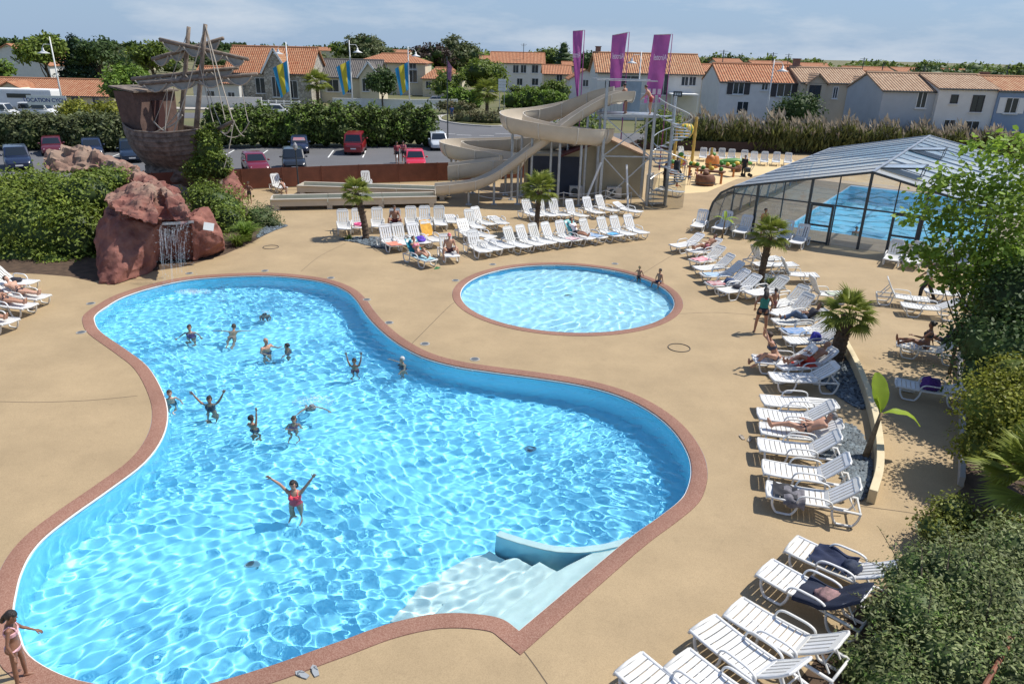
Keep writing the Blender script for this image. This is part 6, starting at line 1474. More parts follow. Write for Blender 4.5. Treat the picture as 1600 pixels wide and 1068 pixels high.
def heap(key, x, y, sx, sy, sz, col, label, name='bag', cat='bag', seed=0, col2=None):
    root, ang = LOUNGERS[key]; m = MB(); m.sphere((0, 0, 0), 1, 22, 14)
    for i, p in enumerate(m.v):
        q = Vector(p); d_ = 1 + .28 * noise.noise(q * 1.6 + V(seed, 0, 0)) + .16 * noise.noise(q * 4 + V(0, seed, 0)); q = q * d_
        m.v[i] = (q.x * sx, q.y * sy, max(-.3, q.z) * sz)
    o = m.build(name, mat('cloth_%.2f_%.2f_%.2f' % col, col, .8, .2, 8, .3, 30, col2=col2), smooth=True)
    o.matrix_world = Matrix.Translation(root.location) @ Matrix.Rotation(root.rotation_euler.z, 4, 'Z') @ Matrix.Translation(on_seat(x, y, ang) + V(0, 0, sz * .28)); tag(o, label, cat); return o
lay('B1', -.05, .75, (.70, .24, .16), 'coral towel hanging over the foot of a lounger right of the left palm', -.45, .3, hang=.2, seed=1)
heap('B3', .55, 0, .28, .26, .18, (.10, .05, .42), 'violet blue bag on the lounger beside the orange towel', seed=2)
lay('B4', 1.1, 1.98, (.70, .36, .05), 'orange yellow towel draped over a lounger back', -.3, .3, seed=3)
lay('B5', 1.0, 1.98, (.01, .23, .30), 'teal towel covering the raised back of the sunbather lounger', -.32, .32, seed=4)
lay('B5', .02, .95, (.18, .45, .52), 'pale turquoise towel on the seat under the sunbathing woman', -.3, .3, seed=5, col2=(.5, .65, .68))
m = MB(); m.tube([(.2 * math.cos(a), .2 * math.sin(a), 0) for a in np.linspace(0, 2 * math.pi, 25)[:-1]], .06, 8, closed=True); o = m.build('swim_ring', mat('pink_vinyl', (.8, .12, .28), .3), smooth=True); o.location = LOUNGERS['A2'][0].matrix_basis @ V(.5, 0, .46); tag(o, 'small pink swim ring on a lounger by the left palm', 'swim ring')
lay('C8', .1, .7, (.62, .25, .30), 'pink and white patterned towel on a lounger left of the white topped woman', -.28, .3, seed=6, col2=(.7, .65, .62))
lay('C9', 1.1, 1.98, (.16, .50, .50), 'turquoise towel behind the woman in the white top', -.34, .3, seed=7)
lay('C10', .2, 1.0, (.10, .28, .55), 'blue striped towel on the lounger right of the white topped woman', -.3, .28, seed=8, col2=(.45, .5, .55))
lay('C11', .25, .75, (.12, .38, .66), 'light blue cloth on the seat of a lounger behind the paddling pool', -.3, .25, seed=9)
lay('G3', .1, .9, (.70, .16, .22), 'pink red towel on the third lounger of the right hand row', -.28, .3, seed=10, col2=(.7, .5, .5))
lay('G5', .1, .8, (.20, .36, .55), 'pale blue towel on a lounger high in the right hand row', -.28, .3, seed=11, col2=(.5, .6, .66))
lay('G6', .05, .7, (.45, .10, .10), 'red and white towel on a lounger left of the row palm', -.28, .3, seed=12, col2=(.55, .5, .5))
heap('G6', 1.0, 0, .22, .24, .13, (.03, .06, .14), 'dark blue clothes heaped on the lounger with the red towel', 'clothes', 'clothes', 13)
heap('G7', .9, .1, .2, .2, .08, (.02, .02, .03), 'black bag on the lounger next to the row palm', seed=14)
lay('G12', .05, .8, (.06, .22, .50), 'blue towel with pale pattern on a lounger left of the stocky palm', -.28, .3, seed=15, col2=(.4, .45, .55))
heap('G_1', 1.0, .05, .16, .18, .2, (.03, .03, .30), 'dark blue bag standing on a lounger left of the stocky palm', seed=16)
lay('G_3', .5, 1.15, (.62, .07, .04), 'red towel under the lying man', -.3, .3, seed=17)
lay('N6', .1, .6, (.03, .03, .035), 'black shirt thrown over the foot of a lounger beside the slate bed', -.3, .25, 'clothes', 'clothes', wr=.03, seed=18)
lay('N6', .32, .75, (.30, .28, .30), 'grey patterned cloth hanging off the side of the same lounger', -.5, .15, 'cloth', 'cloth', wr=.03, seed=19, col2=(.08, .08, .09))
lay('H1', .4, 1.15, (.012, .02, .055), 'navy jacket spread on the upper lounger beside the bottom shrub', -.26, .34, 'jacket', 'jacket', wr=.035, seed=20)
heap('H1', 1.12, -.02, .17, .2, .13, (.02, .03, .06), 'rolled navy clothes at the hinge of the upper lounger', 'clothes', 'clothes', 21)
lay('H2', .7, 1.95, (.012, .018, .04), 'dark navy towel draped over the back of a lounger', -.42, .36, wr=.03, seed=22)
heap('H2', 1.2, .0, .25, .22, .09, (.16, .10, .09), 'patterned dress lying on the dark towel', 'clothes', 'clothes', 23, col2=(.35, .2, .2))
heap('J1', .85, 0, .25, .24, .24, (.075, .02, .16), 'purple bag on the lounger under the big tree', seed=24)
lay('K4', .3, .8, (.40, .45, .35), 'pale green towel on a lounger turned towards the shelter', -.25, .25, seed=25)
heap('I1', .8, 0, .25, .2, .1, (.02, .02, .03), 'black bag on the top lounger at the left edge', seed=26)
def sandals(px, py, col, label, seed):
    root = empty('flip_flops', G(px, py), .4 + seed, label, 'sandals')
    for sg in (-1, 1):
        m = MB(); m.prism([(-.12, -.035), (-.05, -.045), (.08, -.045), (.13, 0), (.08, .045), (-.05, .045), (-.12, .035)], 0, .02); m.tube([(.08, 0, .02), (.03, .03, .05), (-.02, .045, .02)], .006, 5); m.tube([(.08, 0, .02), (.03, -.03, .05), (-.02, -.045, .02)], .006, 5)
        o = m.build('sandal', mat('rubber_%d' % seed, col, .7), root); o.location = (sg * .04, sg * .09, .004); o.rotation_euler = (0, 0, sg * .3)
sandals(1165, 685, (.35, .30, .24), 'pair of tan sandals on the deck left of the sleeping man', 1)
sandals(482, 1051, (.30, .32, .33), 'pair of grey sandals by the pool edge at the bottom', 2)
sandals(683, 419, (.05, .25, .10), 'green sandals at the foot of the teal lounger', 3)
# ------------------------------------------------------------------ people
def skin_mat(k, col):
    m = mat('skin_%d' % k, col, .5, .10, 9, spec=.4)
    b = m.node_tree.nodes['Principled BSDF']; b.inputs['Subsurface Weight'].default_value = .08; b.inputs['Subsurface Radius'].default_value = (.02, .008, .004); return m
SK = [skin_mat(0, (.48, .26, .17)), skin_mat(1, (.36, .18, .11)), skin_mat(2, (.24, .115, .07)), skin_mat(3, (.56, .33, .23))]
HAIR = {'dark': mat('hair_dark', (.018, .013, .011), .45, .3, 30, .6, 60), 'brown': mat('hair_brown', (.05, .03, .018), .5, .3, 30, .6, 60), 'blond': mat('hair_blond', (.30, .20, .09), .5, .3, 30, .6, 60), 'white': mat('hair_white', (.55, .53, .5), .6, .2, 30, .6, 60), 'grey': mat('hair_grey', (.2, .19, .18), .6, .2, 30)}
M_eye = mat('eye_dark', (.02, .015, .012), .3); M_lip = mat('lips', (.35, .10, .08), .5)
def U(*a): return Vector(a).normalized()
def cloth(col): return mat('swim_%.2f_%.2f_%.2f' % col, col, .65, .12, 8, .15, 40)
def etube(m, rings, side, fwd, n=16):
    "closed elliptical loft: rings = (centre, side radius, forward radius)"
    k0 = len(m.v); N = len(rings)
    for c, a, b in rings:
        for k in range(n):
            t = 2 * math.pi * k / n; m.v.append(tuple(c + side * math.cos(t) * a + fwd * math.sin(t) * b))
    for i in range(N - 1):
        for k in range(n): m.f.append((k0 + i * n + k, k0 + i * n + (k + 1) % n, k0 + (i + 1) * n + (k + 1) % n, k0 + (i + 1) * n + k)); m.mi.append(0)
    m.f.append(tuple(k0 + k for k in reversed(range(n)))); m.mi.append(0); m.f.append(tuple(k0 + (N - 1) * n + k for k in range(n))); m.mi.append(0)
def limbt(m, a, b, ra, rm, rb, grow=0.0):
    a, b = V(*a), V(*b); mid = a.lerp(b, .35)
    m.tube([a, mid, a.lerp(b, .7), b], [ra + grow, rm + grow, (rm + rb) / 2 * .96 + grow, rb + grow], 12)
    m.sphere(a, (ra + grow) * .98, 12, 8); m.sphere(b, (rb + grow) * .98, 12, 8)
UP, DN, FW, BK = (0, 0, 1), (0, 0, -1), (1, 0, 0), (-1, 0, 0)
def person(loc, rz, pose, label, skin=0, hair=('short', 'dark'), outfit=('trunks', (.03, .04, .08)), scale=1.0, child=0.0, female=False, voxel=.017, face=True, group=None, parent_rz=None):
    """pose: pelvis, spine, fwd, armL/R = (upper, fore[, hand]), legL/R = (thigh, shin), head = facing vector; x is forward, y is left"""
    root = empty('person', loc, rz, label, 'person', group, scale)
    s = U(*pose.get('spine', UP)); f0 = V(*pose.get('fwd', FW)); f = (f0 - s * f0.dot(s)).normalized(); y = s.cross(f)
    P = V(*pose.get('pelvis', (0, 0, .93)))
    bend = pose.get('bend', 0.0)
    def sp_(t, fo=0.0): return P + s * t + f * (fo + bend * (t / .5) ** 2 * .1)
    hipw = .098 if female else .092; sh = .165 if female else .192; k_ = 1 - .12 * child
    sh *= k_; wa = .118 if female else .135; wa *= k_
    rings = [(sp_(-.13), .10, .08), (sp_(-.08), .155 * k_, .115), (sp_(0), (.172 if female else .162) * k_, .122), (sp_(.12), wa, .098), (sp_(.24), (.14 if female else .155) * k_, .108), (sp_(.34), (.155 if female else .178) * k_, .112), (sp_(.42), (.15 if female else .175) * k_, .09), (sp_(.475), .10 * k_, .07), (sp_(.50), .05, .05)]
    m = MB(); etube(m, rings, y, f)
    if female and child < .5:
        for sg in (-1, 1): m.sphere(sp_(.30, .085) + y * sg * .075, .066, 12, 8)
    for sg in (-1, 1): m.sphere(sp_(-.06, -.05) + y * sg * .075, .10 * k_, 12, 8)
    neck = sp_(.50); hd = U(*pose.get('head', f)); hup = pose.get('headup'); hup = U(*hup) if hup else (s * .6 + V(0, 0, .4)).normalized()
    hf = (hd - hup * hd.dot(hup)).normalized(); hy = hup.cross(hf); hs = 1 + .16 * child
    HC = neck + hup * (.16 * (1 + .05 * child)) + hf * .02
    m.tube([sp_(.44), neck, HC - hup * .06], [.062, .052, .052], 10)
    # skull, jaw, nose, ears
    Mh = Matrix((hf, hy, hup)).transposed()
    def hp_(a, b, c): return HC + Mh @ V(a, b, c) * hs
    def ell(c, r): 
        k0 = len(m.v); m.sphere((0, 0, 0), 1, 14, 10, r)
        for i in range(k0, len(m.v)): m.v[i] = tuple(hp_(m.v[i][0] + c[0], m.v[i][1] + c[1], m.v[i][2] + c[2]))
    ell((-.008, 0, .025), (.097, .078, .092)); ell((.022, 0, -.045), (.068, .058, .068)); ell((.045, 0, -.085), (.032, .034, .028))
    ell((.092, 0, -.018), (.018, .011, .022)); ell((.0, .078, -.01), (.02, .012, .03)); ell((.0, -.078, -.01), (.02, .012, .03))
    arms = {}; legs = {}
    ga = .88 if female else 1.0; ga *= 1 - .18 * child
    for sg, key in ((1, 'armL'), (-1, 'armR')):
        u, fo = pose.get(key, ((0, sg * .15, -1), (.1, sg * .05, -1)))[:2]
        S0 = sp_(.43) + y * sg * sh; E0 = S0 + U(*u) * .285; W0 = E0 + U(*fo) * .255
        arms[sg] = (S0, E0, W0, U(*fo)); m.sphere(S0, .062 * ga, 12, 8)
        m.tube([sp_(.40) + y * sg * sh * .5, S0], [.07 * ga, .058 * ga], 10)
        limbt(m, S0, E0, .056 * ga, .052 * ga, .042 * ga); limbt(m, E0, W0, .042 * ga, .042 * ga, .028 * ga)
    for sg, key in ((1, 'legL'), (-1, 'legR')):
        t, sh_ = pose.get(key, ((0.02, sg * .04, -1), (-.02, 0, -1)))[:2]
        H0 = sp_(-.04) + y * sg * hipw; K0 = H0 + U(*t) * .42; A0 = K0 + U(*sh_) * .41
        fd = pose.get('foot', None); fd = U(*fd) if fd else (f * .9 + U(*sh_) * .0 - V(0, 0, .12)).normalized()
        if abs(fd.dot(U(*sh_))) > .9: fd = V(0, 0, 1)
        legs[sg] = (H0, K0, A0); gl = 1 - .2 * child
        limbt(m, H0, K0, .088 * gl, .082 * gl, .056 * gl); limbt(m, K0, A0, .055 * gl, .056 * gl, .036 * gl)
        m.tube([A0 - fd * .05 - V(0, 0, .01), A0 + fd * .06 + U(*sh_) * .025, A0 + fd * .17 + U(*sh_) * .04], [.04, .04, .026], 9)
    me = remeshed(m.mesh('raw', SK[skin]), voxel, 4, 'body')
    me.materials.clear(); me.materials.append(SK[skin])
    # hands: palm and five fingers on the same mesh
    hm = MB()
    for sg in (1, -1):
        S0, E0, W0, fo = arms[sg]; pn = y.cross(fo); pn = pn.normalized() if pn.length > .1 else f.copy()
        side = fo.cross(pn).normalized(); hl = 1.0
        c = W0 + fo * .05
        k0 = len(hm.v); hm.sphere((0, 0, 0), 1, 10, 8, (.052, .042, .018)); Mx = Matrix((fo, side, pn)).transposed()
        for i in range(k0, len(hm.v)): hm.v[i] = tuple(c + Mx @ Vector(hm.v[i]))
        for q, (off, ln) in enumerate(((-.03, .062), (-.011, .075), (.009, .072), (.028, .056))):
            b0 = W0 + fo * .082 + side * off; t1 = (fo + side * off * 5).normalized()
            hm.tube([b0, b0 + t1 * ln * .55 + pn * .004, b0 + t1 * ln + pn * .018], [.0095, .0088, .007], 6)
        b0 = W0 + fo * .035 - side * .03; hm.tube([b0, b0 - side * .035 + fo * .03, b0 - side * .045 + fo * .062 + pn * .01], [.013, .0105, .008], 6)
    bm = bmesh.new(); bm.from_mesh(me); tm = hm.mesh('h', SK[skin], smooth=True); bm.from_mesh(tm); bm.to_mesh(me); bm.free(); bpy.data.meshes.remove(tm)
    me.polygons.foreach_set('use_smooth', [True] * len(me.polygons)); me.update()
    body = link('body', me, root); body.cycles.is_caustics_receiver = True
    # hair
    style, hc = hair
    if style != 'bald':
        h = MB(); h.sphere((0, 0, 0), 1, 20, 14, (.108, .09, .106))
        for i, p in enumerate(h.v):
            q = Vector(p); front = q.x > .035; low = q.z < .035 + (.02 if abs(q.y) > .05 else 0)
            if (front and low) or q.z < -.05: q = q * .72
            q = q * (1 + .05 * noise.noise(q * 30)); h.v[i] = tuple(hp_(q.x - .012, q.y, q.z + .028))
        if style in ('long', 'pony'):
            L = .30 if style == 'long' else .2; w = .055 if style == 'long' else .03
            b0 = hp_(-.085, 0, .02); dn_ = V(0, 0, -1) * .85 - hf * .25
            if abs(s.z) < .8: dn_ = (-s * .4 - f * .6)
            ww = .085 if style == 'long' else .035; off = -hf * (.045 if style == 'long' else .02); sdv = hy
            etube(h, [(b0 + hup * .05, ww * .8, .03), (b0 + dn_ * L * .2 + off * .6, ww, .05), (b0 + dn_ * L * .45 + off, ww * 1.08, .05), (b0 + dn_ * L * .8 + off * 1.5, ww * .95, .045), (b0 + dn_ * L * 1.05 + off * 1.5, ww * .5, .02)], sdv, hf, 12)
        if style == 'bun': h.sphere(hp_(-.10, 0, .07), .05, 10, 8)
        link('hair', h.mesh('hair', HAIR[hc] if isinstance(hc, str) else cloth(hc), smooth=True), root)
        if style == 'cap':
            b_ = MB(); k0 = 0; b_.sphere((0, 0, 0), 1, 14, 6, (.06, .07, .008))
            for i in range(len(b_.v)): q = b_.v[i]; b_.v[i] = tuple(hp_(q[0] + .12, q[1], q[2] + .05))
            link('cap_peak', b_.mesh('cap_peak', cloth(hc), smooth=True), root)
    if face:
        for sg in (-1, 1):
            e = MB(); e.sphere(hp_(.078, sg * .032, .012), .0115, 8, 6); link('eye', e.mesh('eye', M_eye, smooth=True), root)
        l = MB(); l.sphere((0, 0, 0), 1, 10, 6, (.008, .022, .007))
        for i in range(len(l.v)): q = l.v[i]; l.v[i] = tuple(hp_(q[0] + .083, q[1], q[2] - .058))
        link('mouth', l.mesh('mouth', M_lip, smooth=True), root)
    # clothes
    kinds = outfit if isinstance(outfit[0], tuple) else (outfit,)
    for kd, col in kinds:
        g = MB(); gr = .014
        def band(t0, t1, extra=gr):
            rr_ = []
            for t in np.linspace(t0, t1, 6):
                for (q0, q1) in zip(TR, TR[1:]):
                    if q0[0] <= t <= q1[0]:
                        u = (t - q0[0]) / (q1[0] - q0[0]); rr_.append((sp_(t, q0[3] + (q1[3] - q0[3]) * u), q0[1] + (q1[1] - q0[1]) * u + extra, q0[2] + (q1[2] - q0[2]) * u + extra)); break
            etube(g, rr_, y, f)
        TR = [(-.14, .11, .10, -.01), (-.08, .165 * k_, .128, -.02), (0, (.172 if female else .162) * k_, .125, -.005), (.12, wa, .098, 0), (.24, (.14 if female else .155) * k_, .108, 0), (.34, (.155 if female else .178) * k_, .112, 0), (.42, (.15 if female else .175) * k_, .09, 0), (.48, .09, .07, 0)]
        nm = {'trunks': 'swim_trunks', 'brief': 'swim_brief', 'bikini': 'bikini', 'onepiece': 'swimsuit', 'shirt': 'shirt', 'trousers': 'trousers', 'shorts': 'shorts', 'wetsuit': 'wetsuit', 'top': 'top'}[kd]
        if kd in ('trunks', 'shorts', 'brief', 'trousers', 'bikini', 'wetsuit'):
            lo = {'brief': -.12, 'bikini': -.12}.get(kd, -.13); hi = {'bikini': -.02, 'brief': .0}.get(kd, .07); band(lo, hi)
            frac = {'trunks': .5, 'shorts': .45, 'brief': .08, 'bikini': .05, 'trousers': 1, 'wetsuit': 1}[kd]; gl = 1 - .2 * child
            for sg in (-1, 1):
                H0, K0, A0 = legs[sg]
                if frac < 1: g.tube([H0, H0.lerp(K0, frac)], [.098 * gl + .004, (.09 - .02 * frac) * gl + gr], 12)
                else: limbt(g, H0, K0, .092 * gl, .085 * gl, .06 * gl, gr); limbt(g, K0, A0, .06 * gl, .06 * gl, .045 * gl, gr)
        if kd in ('bikini', 'top', 'onepiece', 'shirt', 'wetsuit'):
            if kd == 'onepiece': band(-.13, .36)
            elif kd == 'bikini': band(.245, .345)
            elif kd == 'top': band(.02, .40)
            else: band(-.02, .46)
            if female and child < .5:
                for sg in (-1, 1): g.sphere(sp_(.30, .085) + y * sg * .075, .066 + gr * .8, 12, 8)
            if kd in ('bikini', 'top', 'onepiece'):
                for sg in (-1, 1): g.tube([sp_(.30, .12) + y * sg * .08, sp_(.42, .085) + y * sg * .085, sp_(.485, 0) + y * sg * .085, sp_(.42, -.085) + y * sg * .085, sp_(.32, -.11) + y * sg * .07], .016, 6)
        if kd in ('shirt', 'wetsuit'):
            for sg in (-1, 1):
                S0, E0, W0, _ = arms[sg]; g.tube([sp_(.40) + y * sg * sh * .5, S0], [.085, .07], 10); limbt(g, S0, S0.lerp(E0, .75 if kd == 'shirt' else 1), .062, .058, .05, gr)
                if kd == 'wetsuit': limbt(g, E0, W0, .046, .044, .034, gr)
        ge = remeshed(g.mesh('raw', SK[0]), voxel * .9, 2, nm); ge.materials.clear(); ge.materials.append(cloth(col))
        o = link(nm, ge, root); o.cycles.is_caustics_receiver = True
    return root
def pool_p(px, py, az, pose, label, depth=1.14, **kw):
    p = G(px, py, WZ); H = kw.get('H', 1.7) * .87; kw.pop('H', None); sc_ = H / 1.7
    p.z = WZ - depth * .87 - .24
    return person(p, R(az), pose, label, scale=sc_, **kw)
def deck_p(px, py, az, pose, label, H=1.7, z=0.0, **kw): return person(G(px, py, z), R(az), pose, label, scale=H / 1.7, **kw)
VUP = {'armL': ((.0, .62, .8), (.1, .5, .9)), 'armR': ((.0, -.62, .8), (.1, -.5, .9))}
VN = {'armL': ((.0, .35, .95), (.1, .12, 1)), 'armR': ((.0, -.35, .95), (.1, -.12, 1))}
REL = {'armL': ((.1, .55, -.8), (.5, .3, -.5)), 'armR': ((.1, -.55, -.8), (.5, -.3, -.5))}
WG = 'bathers in the big pool'
pool_p(461, 777, -88, dict(VUP, armL=((.0, .62, .8), (.05, .6, .85)), armR=((0, -.62, .8), (.1, -.75, .7)), headup=(.1, -.05, 1)), 'woman in coral pink swimwear with both arms thrown up', female=True, hair=('long', 'dark'), outfit=(('onepiece', (.85, .07, .10)),), skin=0, group=WG, voxel=.013, depth=.92)
pool_p(297, 519, -80, dict(REL), 'woman in a purple swimsuit standing in the far part of the pool', female=True, hair=('bun', 'brown'), outfit=('onepiece', (.14, .05, .16)), group=WG, depth=1.12)
pool_p(362, 520, 95, {'pelvis': (0, 0, .98), 'spine': (.55, 0, .8), 'armL': ((.2, 1, .05), (.3, .9, -.25)), 'armR': ((.2, -1, .05), (.3, -.9, -.25)), 'legL': ((-.5, .06, -.8), (-.6, 0, -.6)), 'legR': ((-.5, -.06, -.8), (-.6, 0, -.6))}, 'man seen from behind with arms spread and dark trunks at the surface', hair=('short', 'brown'), outfit=('brief', (.02, .025, .035)), group=WG, face=False)
pool_p(416, 543, -30, {'armL': ((.6, .4, -.6), (.8, -.2, .6)), 'armR': ((.3, -.5, -.8), (.6, .3, -.3))}, 'bald man in the pool turned to the boy beside him', hair=('bald', ''), skin=0, outfit=('trunks', (.04, .05, .10)), group=WG, H=1.78, depth=1.12)
pool_p(449, 541, -160, dict(REL), 'dark haired boy in the water beside the bald man', hair=('short', 'dark'), skin=1, child=.6, H=1.5, group=WG, depth=1.12)
pool_p(554, 571, -85, dict(VN), 'boy with goggles raising both arms straight up near the pool edge', hair=('short', 'dark'), skin=1, child=.7, H=1.42, outfit=('trunks', (.16, .03, .06)), group=WG, depth=.88)
pool_p(629, 567, -140, {'armL': ((.4, .5, -.7), (.7, .2, -.3)), 'armR': ((.2, -1, -.1), (.3, -1, -.1))}, 'woman with white swim cap stretching an arm sideways', female=True, hair=('short', 'white'), outfit=('onepiece', (.03, .04, .08)), group=WG, H=1.62, depth=1.1)
pool_p(266, 622, -60, {'armL': ((.5, .5, -.5), (.9, .1, 0)), 'armR': ((-.2, -.5, -.9), (.4, -.1, -.8))}, 'pale boy close to the curved left edge of the pool', hair=('short', 'brown'), skin=3, child=.7, H=1.40, group=WG, outfit=('trunks', (.05, .15, .20)), depth=.86)
pool_p(328, 630, -80, dict(VUP), 'woman in a dark bikini with both arms up in a wide V', female=True, hair=('bun', 'dark'), skin=1, outfit=('onepiece', (.025, .03, .05)), group=WG, H=1.64, depth=1.12)
pool_p(397, 662, 60, {'armL': ((.1, .4, -.9), (.3, .1, -.7)), 'armR': ((.15, -.1, 1), (.05, -.05, 1)), 'spine': (-.1, .1, 1)}, 'boy seen from behind pointing one arm straight up', hair=('short', 'dark'), skin=1, child=.7, H=1.45, group=WG, face=False, depth=.9)
pool_p(457, 660, -75, {'armL': ((.5, .35, -.6), (.3, -.9, .2)), 'armR': ((.5, -.35, -.6), (.3, .9, .2)), 'spine': (.15, .1, 1)}, 'long haired girl hugging herself in the water', female=True, hair=('long', 'brown'), skin=0, child=.5, H=1.5, outfit=('onepiece', (.30, .10, .18)), group=WG, depth=.98)
pool_p(485, 627, -70, {'pelvis': (0, 0, .62), 'spine': (.5, 0, .8), 'armL': ((.6, .6, .1), (.5, .6, -.4)), 'armR': ((.6, -.6, .1), (.5, -.6, -.4)), 'legL': ((-.7, .1, -.6), (-.8, 0, -.3)), 'legR': ((-.7, -.1, -.6), (-.8, 0, -.3))}, 'swimmer splashing behind the long haired girl', hair=('short', 'brown'), skin=0, child=.5, H=1.5, group=WG, depth=.86)
foam('splash_foam', G(490, 629, WZ + .01), .6, .42, 420, 'white splash round the swimmer behind the long haired girl', 3, .06, up=.12)
pool_p(413, 486, -70, {'pelvis': (0, 0, .62), 'spine': (.4, 0, .85)}, 'swimmer with only the head above water near the far pool end', hair=('short', 'dark'), skin=1, H=1.55, child=.4, group=WG, depth=1.02)
foam('splash_foam', G(413, 488, WZ + .01), .3, .22, 60, 'small ripples of foam round the far swimmer head', 4, .03)
# paddling pool
SIT = {'legL': ((1, .15, -.12), (.15, .05, -1)), 'legR': ((1, -.15, -.12), (.1, -.05, -1))}
person(G(998, 436, WZ) + V(0, 0, -.40), R(70), {'armL': ((.6, .4, -.6), (.8, .3, -.2)), 'armR': ((.2, -.4, -.9), (.5, -.1, -.6))}, 'small child standing in the paddling pool at its far right edge', 1, ('short', 'blond'), ('trunks', (.02, .02, .03)), .58, 1.0, False, .02, False)
pk = G(1030, 441, .02); person(pk + V(0, 0, -.36), R(215), dict(SIT, pelvis=(0, 0, .62), legL=((.9, .5, .05), (.2, .1, -1)), legR=((.95, -.3, -.15), (.1, 0, -1)), armL=((.1, .4, -.9), (-.2, .1, -1)), armR=((.1, -.4, -.9), (-.2, -.1, -1))), 'boy in dark trunks sitting on the edge of the paddling pool', 1, ('short', 'dark'), ('trunks', (.02, .04, .09)), .68, .8, False, .02, False)
# deck
gl = G(38, 1063); person(gl, R(25), {'armL': ((.35, .3, -.85), (.75, .0, -.55)), 'armR': ((-.2, -.35, -.95), (.25, -.1, -.95)), 'legL': ((.10, .06, -1), (-.03, .03, -1)), 'legR': ((-.12, -.04, -1), (-.08, 0, -1)), 'head': (.7, -.5, -.55), 'headup': (.35, -.1, 1), 'spine': (.06, 0, 1)}, 'girl in a pale pink bikini walking along the pool edge in the bottom left corner', 2, ('long', 'dark'), (('bikini', (.75, .42, .45)),), 1.31 / 1.7, .75, True, .011, True)
deck_p(1187, 520, 80, {'armL': ((-.1, .5, -.9), (.5, -.1, -.8)), 'armR': ((-.1, -.5, -.9), (.5, .1, -.8)), 'legL': ((.1, .16, -1), (-.05, .06, -1)), 'legR': ((.0, -.14, -1), (-.05, -.06, -1))}, 'woman in a green top and black shorts standing with her back turned', 1.66, female=True, skin=1, hair=('long', 'dark'), outfit=(('top', (.02, .20, .17)), ('shorts', (.012, .012, .02))), face=False)
deck_p(1206, 496, 100, {'armL': ((.1, .3, -1), (.4, 0, -.9)), 'armR': ((.1, -.3, -1), (.4, 0, -.9))}, 'small dark child beside the woman in the green top', 1.12, skin=2, child=1, outfit=('trunks', (.12, .03, .03)), face=False)
deck_p(1443, 470, 150, {'legL': ((.4, .06, -.9), (.0, .02, -1)), 'legR': ((-.35, -.06, -.9), (-.45, 0, -.9)), 'armL': ((-.3, .2, -.9), (.2, 0, -.9)), 'armR': ((.4, -.2, -.9), (.6, 0, -.5))}, 'person in white shirt, black trousers and white cap walking below the tree', 1.72, skin=1, hair=('cap', (.75, .75, .72)), outfit=(('shirt', (.7, .7, .68)), ('trousers', (.012, .012, .015))), face=False)
deck_p(391, 318, -100, {'armL': ((-.1, .6, -.7), (.2, -.8, -.4)), 'armR': ((-.1, -.6, -.7), (.2, .8, -.4))}, 'boy with hands on hips left of the run-out troughs', 1.3, skin=2, child=.8, hair=('short', 'brown'), outfit=('trunks', (.05, .03, .04)), voxel=.022, face=False)
deck_p(446, 309, 150, {'pelvis': (0, 0, .8), 'spine': (.6, 0, .8), 'legL': ((.7, .1, -.6), (-.3, 0, -.9)), 'legR': ((.0, -.1, -1), (-.3, 0, -.9)), 'armL': ((.4, .2, -.9), (.6, 0, -.6)), 'armR': ((.4, -.2, -.9), (.6, 0, -.6))}, 'child climbing out at the end of the slide run-out', 1.3, .45, skin=1, child=.8, hair=('short', 'dark'), outfit=('brief', (.05, .03, .03)), voxel=.022, face=False)
deck_p(1190, 372, -60, {}, 'person standing by the shelter wall behind the row palm', 1.6, skin=1, hair=('short', 'dark'), outfit=(('shirt', (.45, .10, .09)), ('shorts', (.05, .05, .07))), voxel=.024, face=False)
pc = EP(7.1, 4.6); pc.z = -1.3; person(pc, R(-90), {}, 'bather in the covered pool near the open door', 1, ('short', 'dark'), ('trunks', (.05, .05, .08)), .9, 0, False, .024, False)
# people on loungers
def on_lounger(key, label, straight=False, knees=.5, recl=None, side=0.0, **kw):
    root, ang = LOUNGERS[key]; a = R(recl if recl is not None else max(ang, 6)); sx, sz = math.cos(a), math.sin(a)
    kn = (knees, -knees * .9)
    pose = {'pelvis': (1.08 - .02, side, .53), 'spine': (sx, 0, sz), 'fwd': (-sz, 0, sx), 'legL': ((-1, .12, knees), (-1, .02, -knees * 1.05)), 'legR': ((-1, -.10, knees * .35), (-1, -.02, -knees * .4)), 'armL': ((-.5, .55, -.2), (-.8, -.3, .15)), 'armR': ((-.5, -.55, -.2), (-.8, .3, .15)), 'foot': (-.25, 0, 1), 'head': (-.7, 0, .6), 'headup': (sx * .8, 0, sz + .35)}
    pose.update(kw.pop('pose', {})); k = kw.pop('H', 1.66) / 1.7
    o = person(root.location, root.rotation_euler.z, pose, label, scale=1.0, **kw); return o
def sit_lounger(key, label, x=.75, **kw):
    root, ang = LOUNGERS[key]
    pose = {'pelvis': (x, 0, .52), 'spine': (-.15, 0, 1), 'fwd': (-1, 0, 0), 'legL': ((-.75, -.5, .35), (-.15, -.1, -1)), 'legR': ((-.75, .5, .35), (-.15, .1, -1)), 'armL': ((-.3, -.3, -.9), (-.8, .1, -.2)), 'armR': ((-.3, .3, -.9), (-.8, -.1, -.2)), 'head': (-1, 0, -.2)}
    pose.update(kw.pop('pose', {}))
    return person(root.location, root.rotation_euler.z, pose, label, **kw)
on_lounger('N3', 'man asleep in dark trunks on the lounger beside the slate bed', knees=.3, skin=0, hair=('short', 'grey'), outfit=('brief', (.03, .03, .035)), voxel=.014)
on_lounger('B5', 'woman in pink bikini and sunglasses sunbathing on the teal towel', female=True, knees=.6, skin=0, hair=('short', 'dark'), outfit=('bikini', (.75, .22, .32)), voxel=.02)
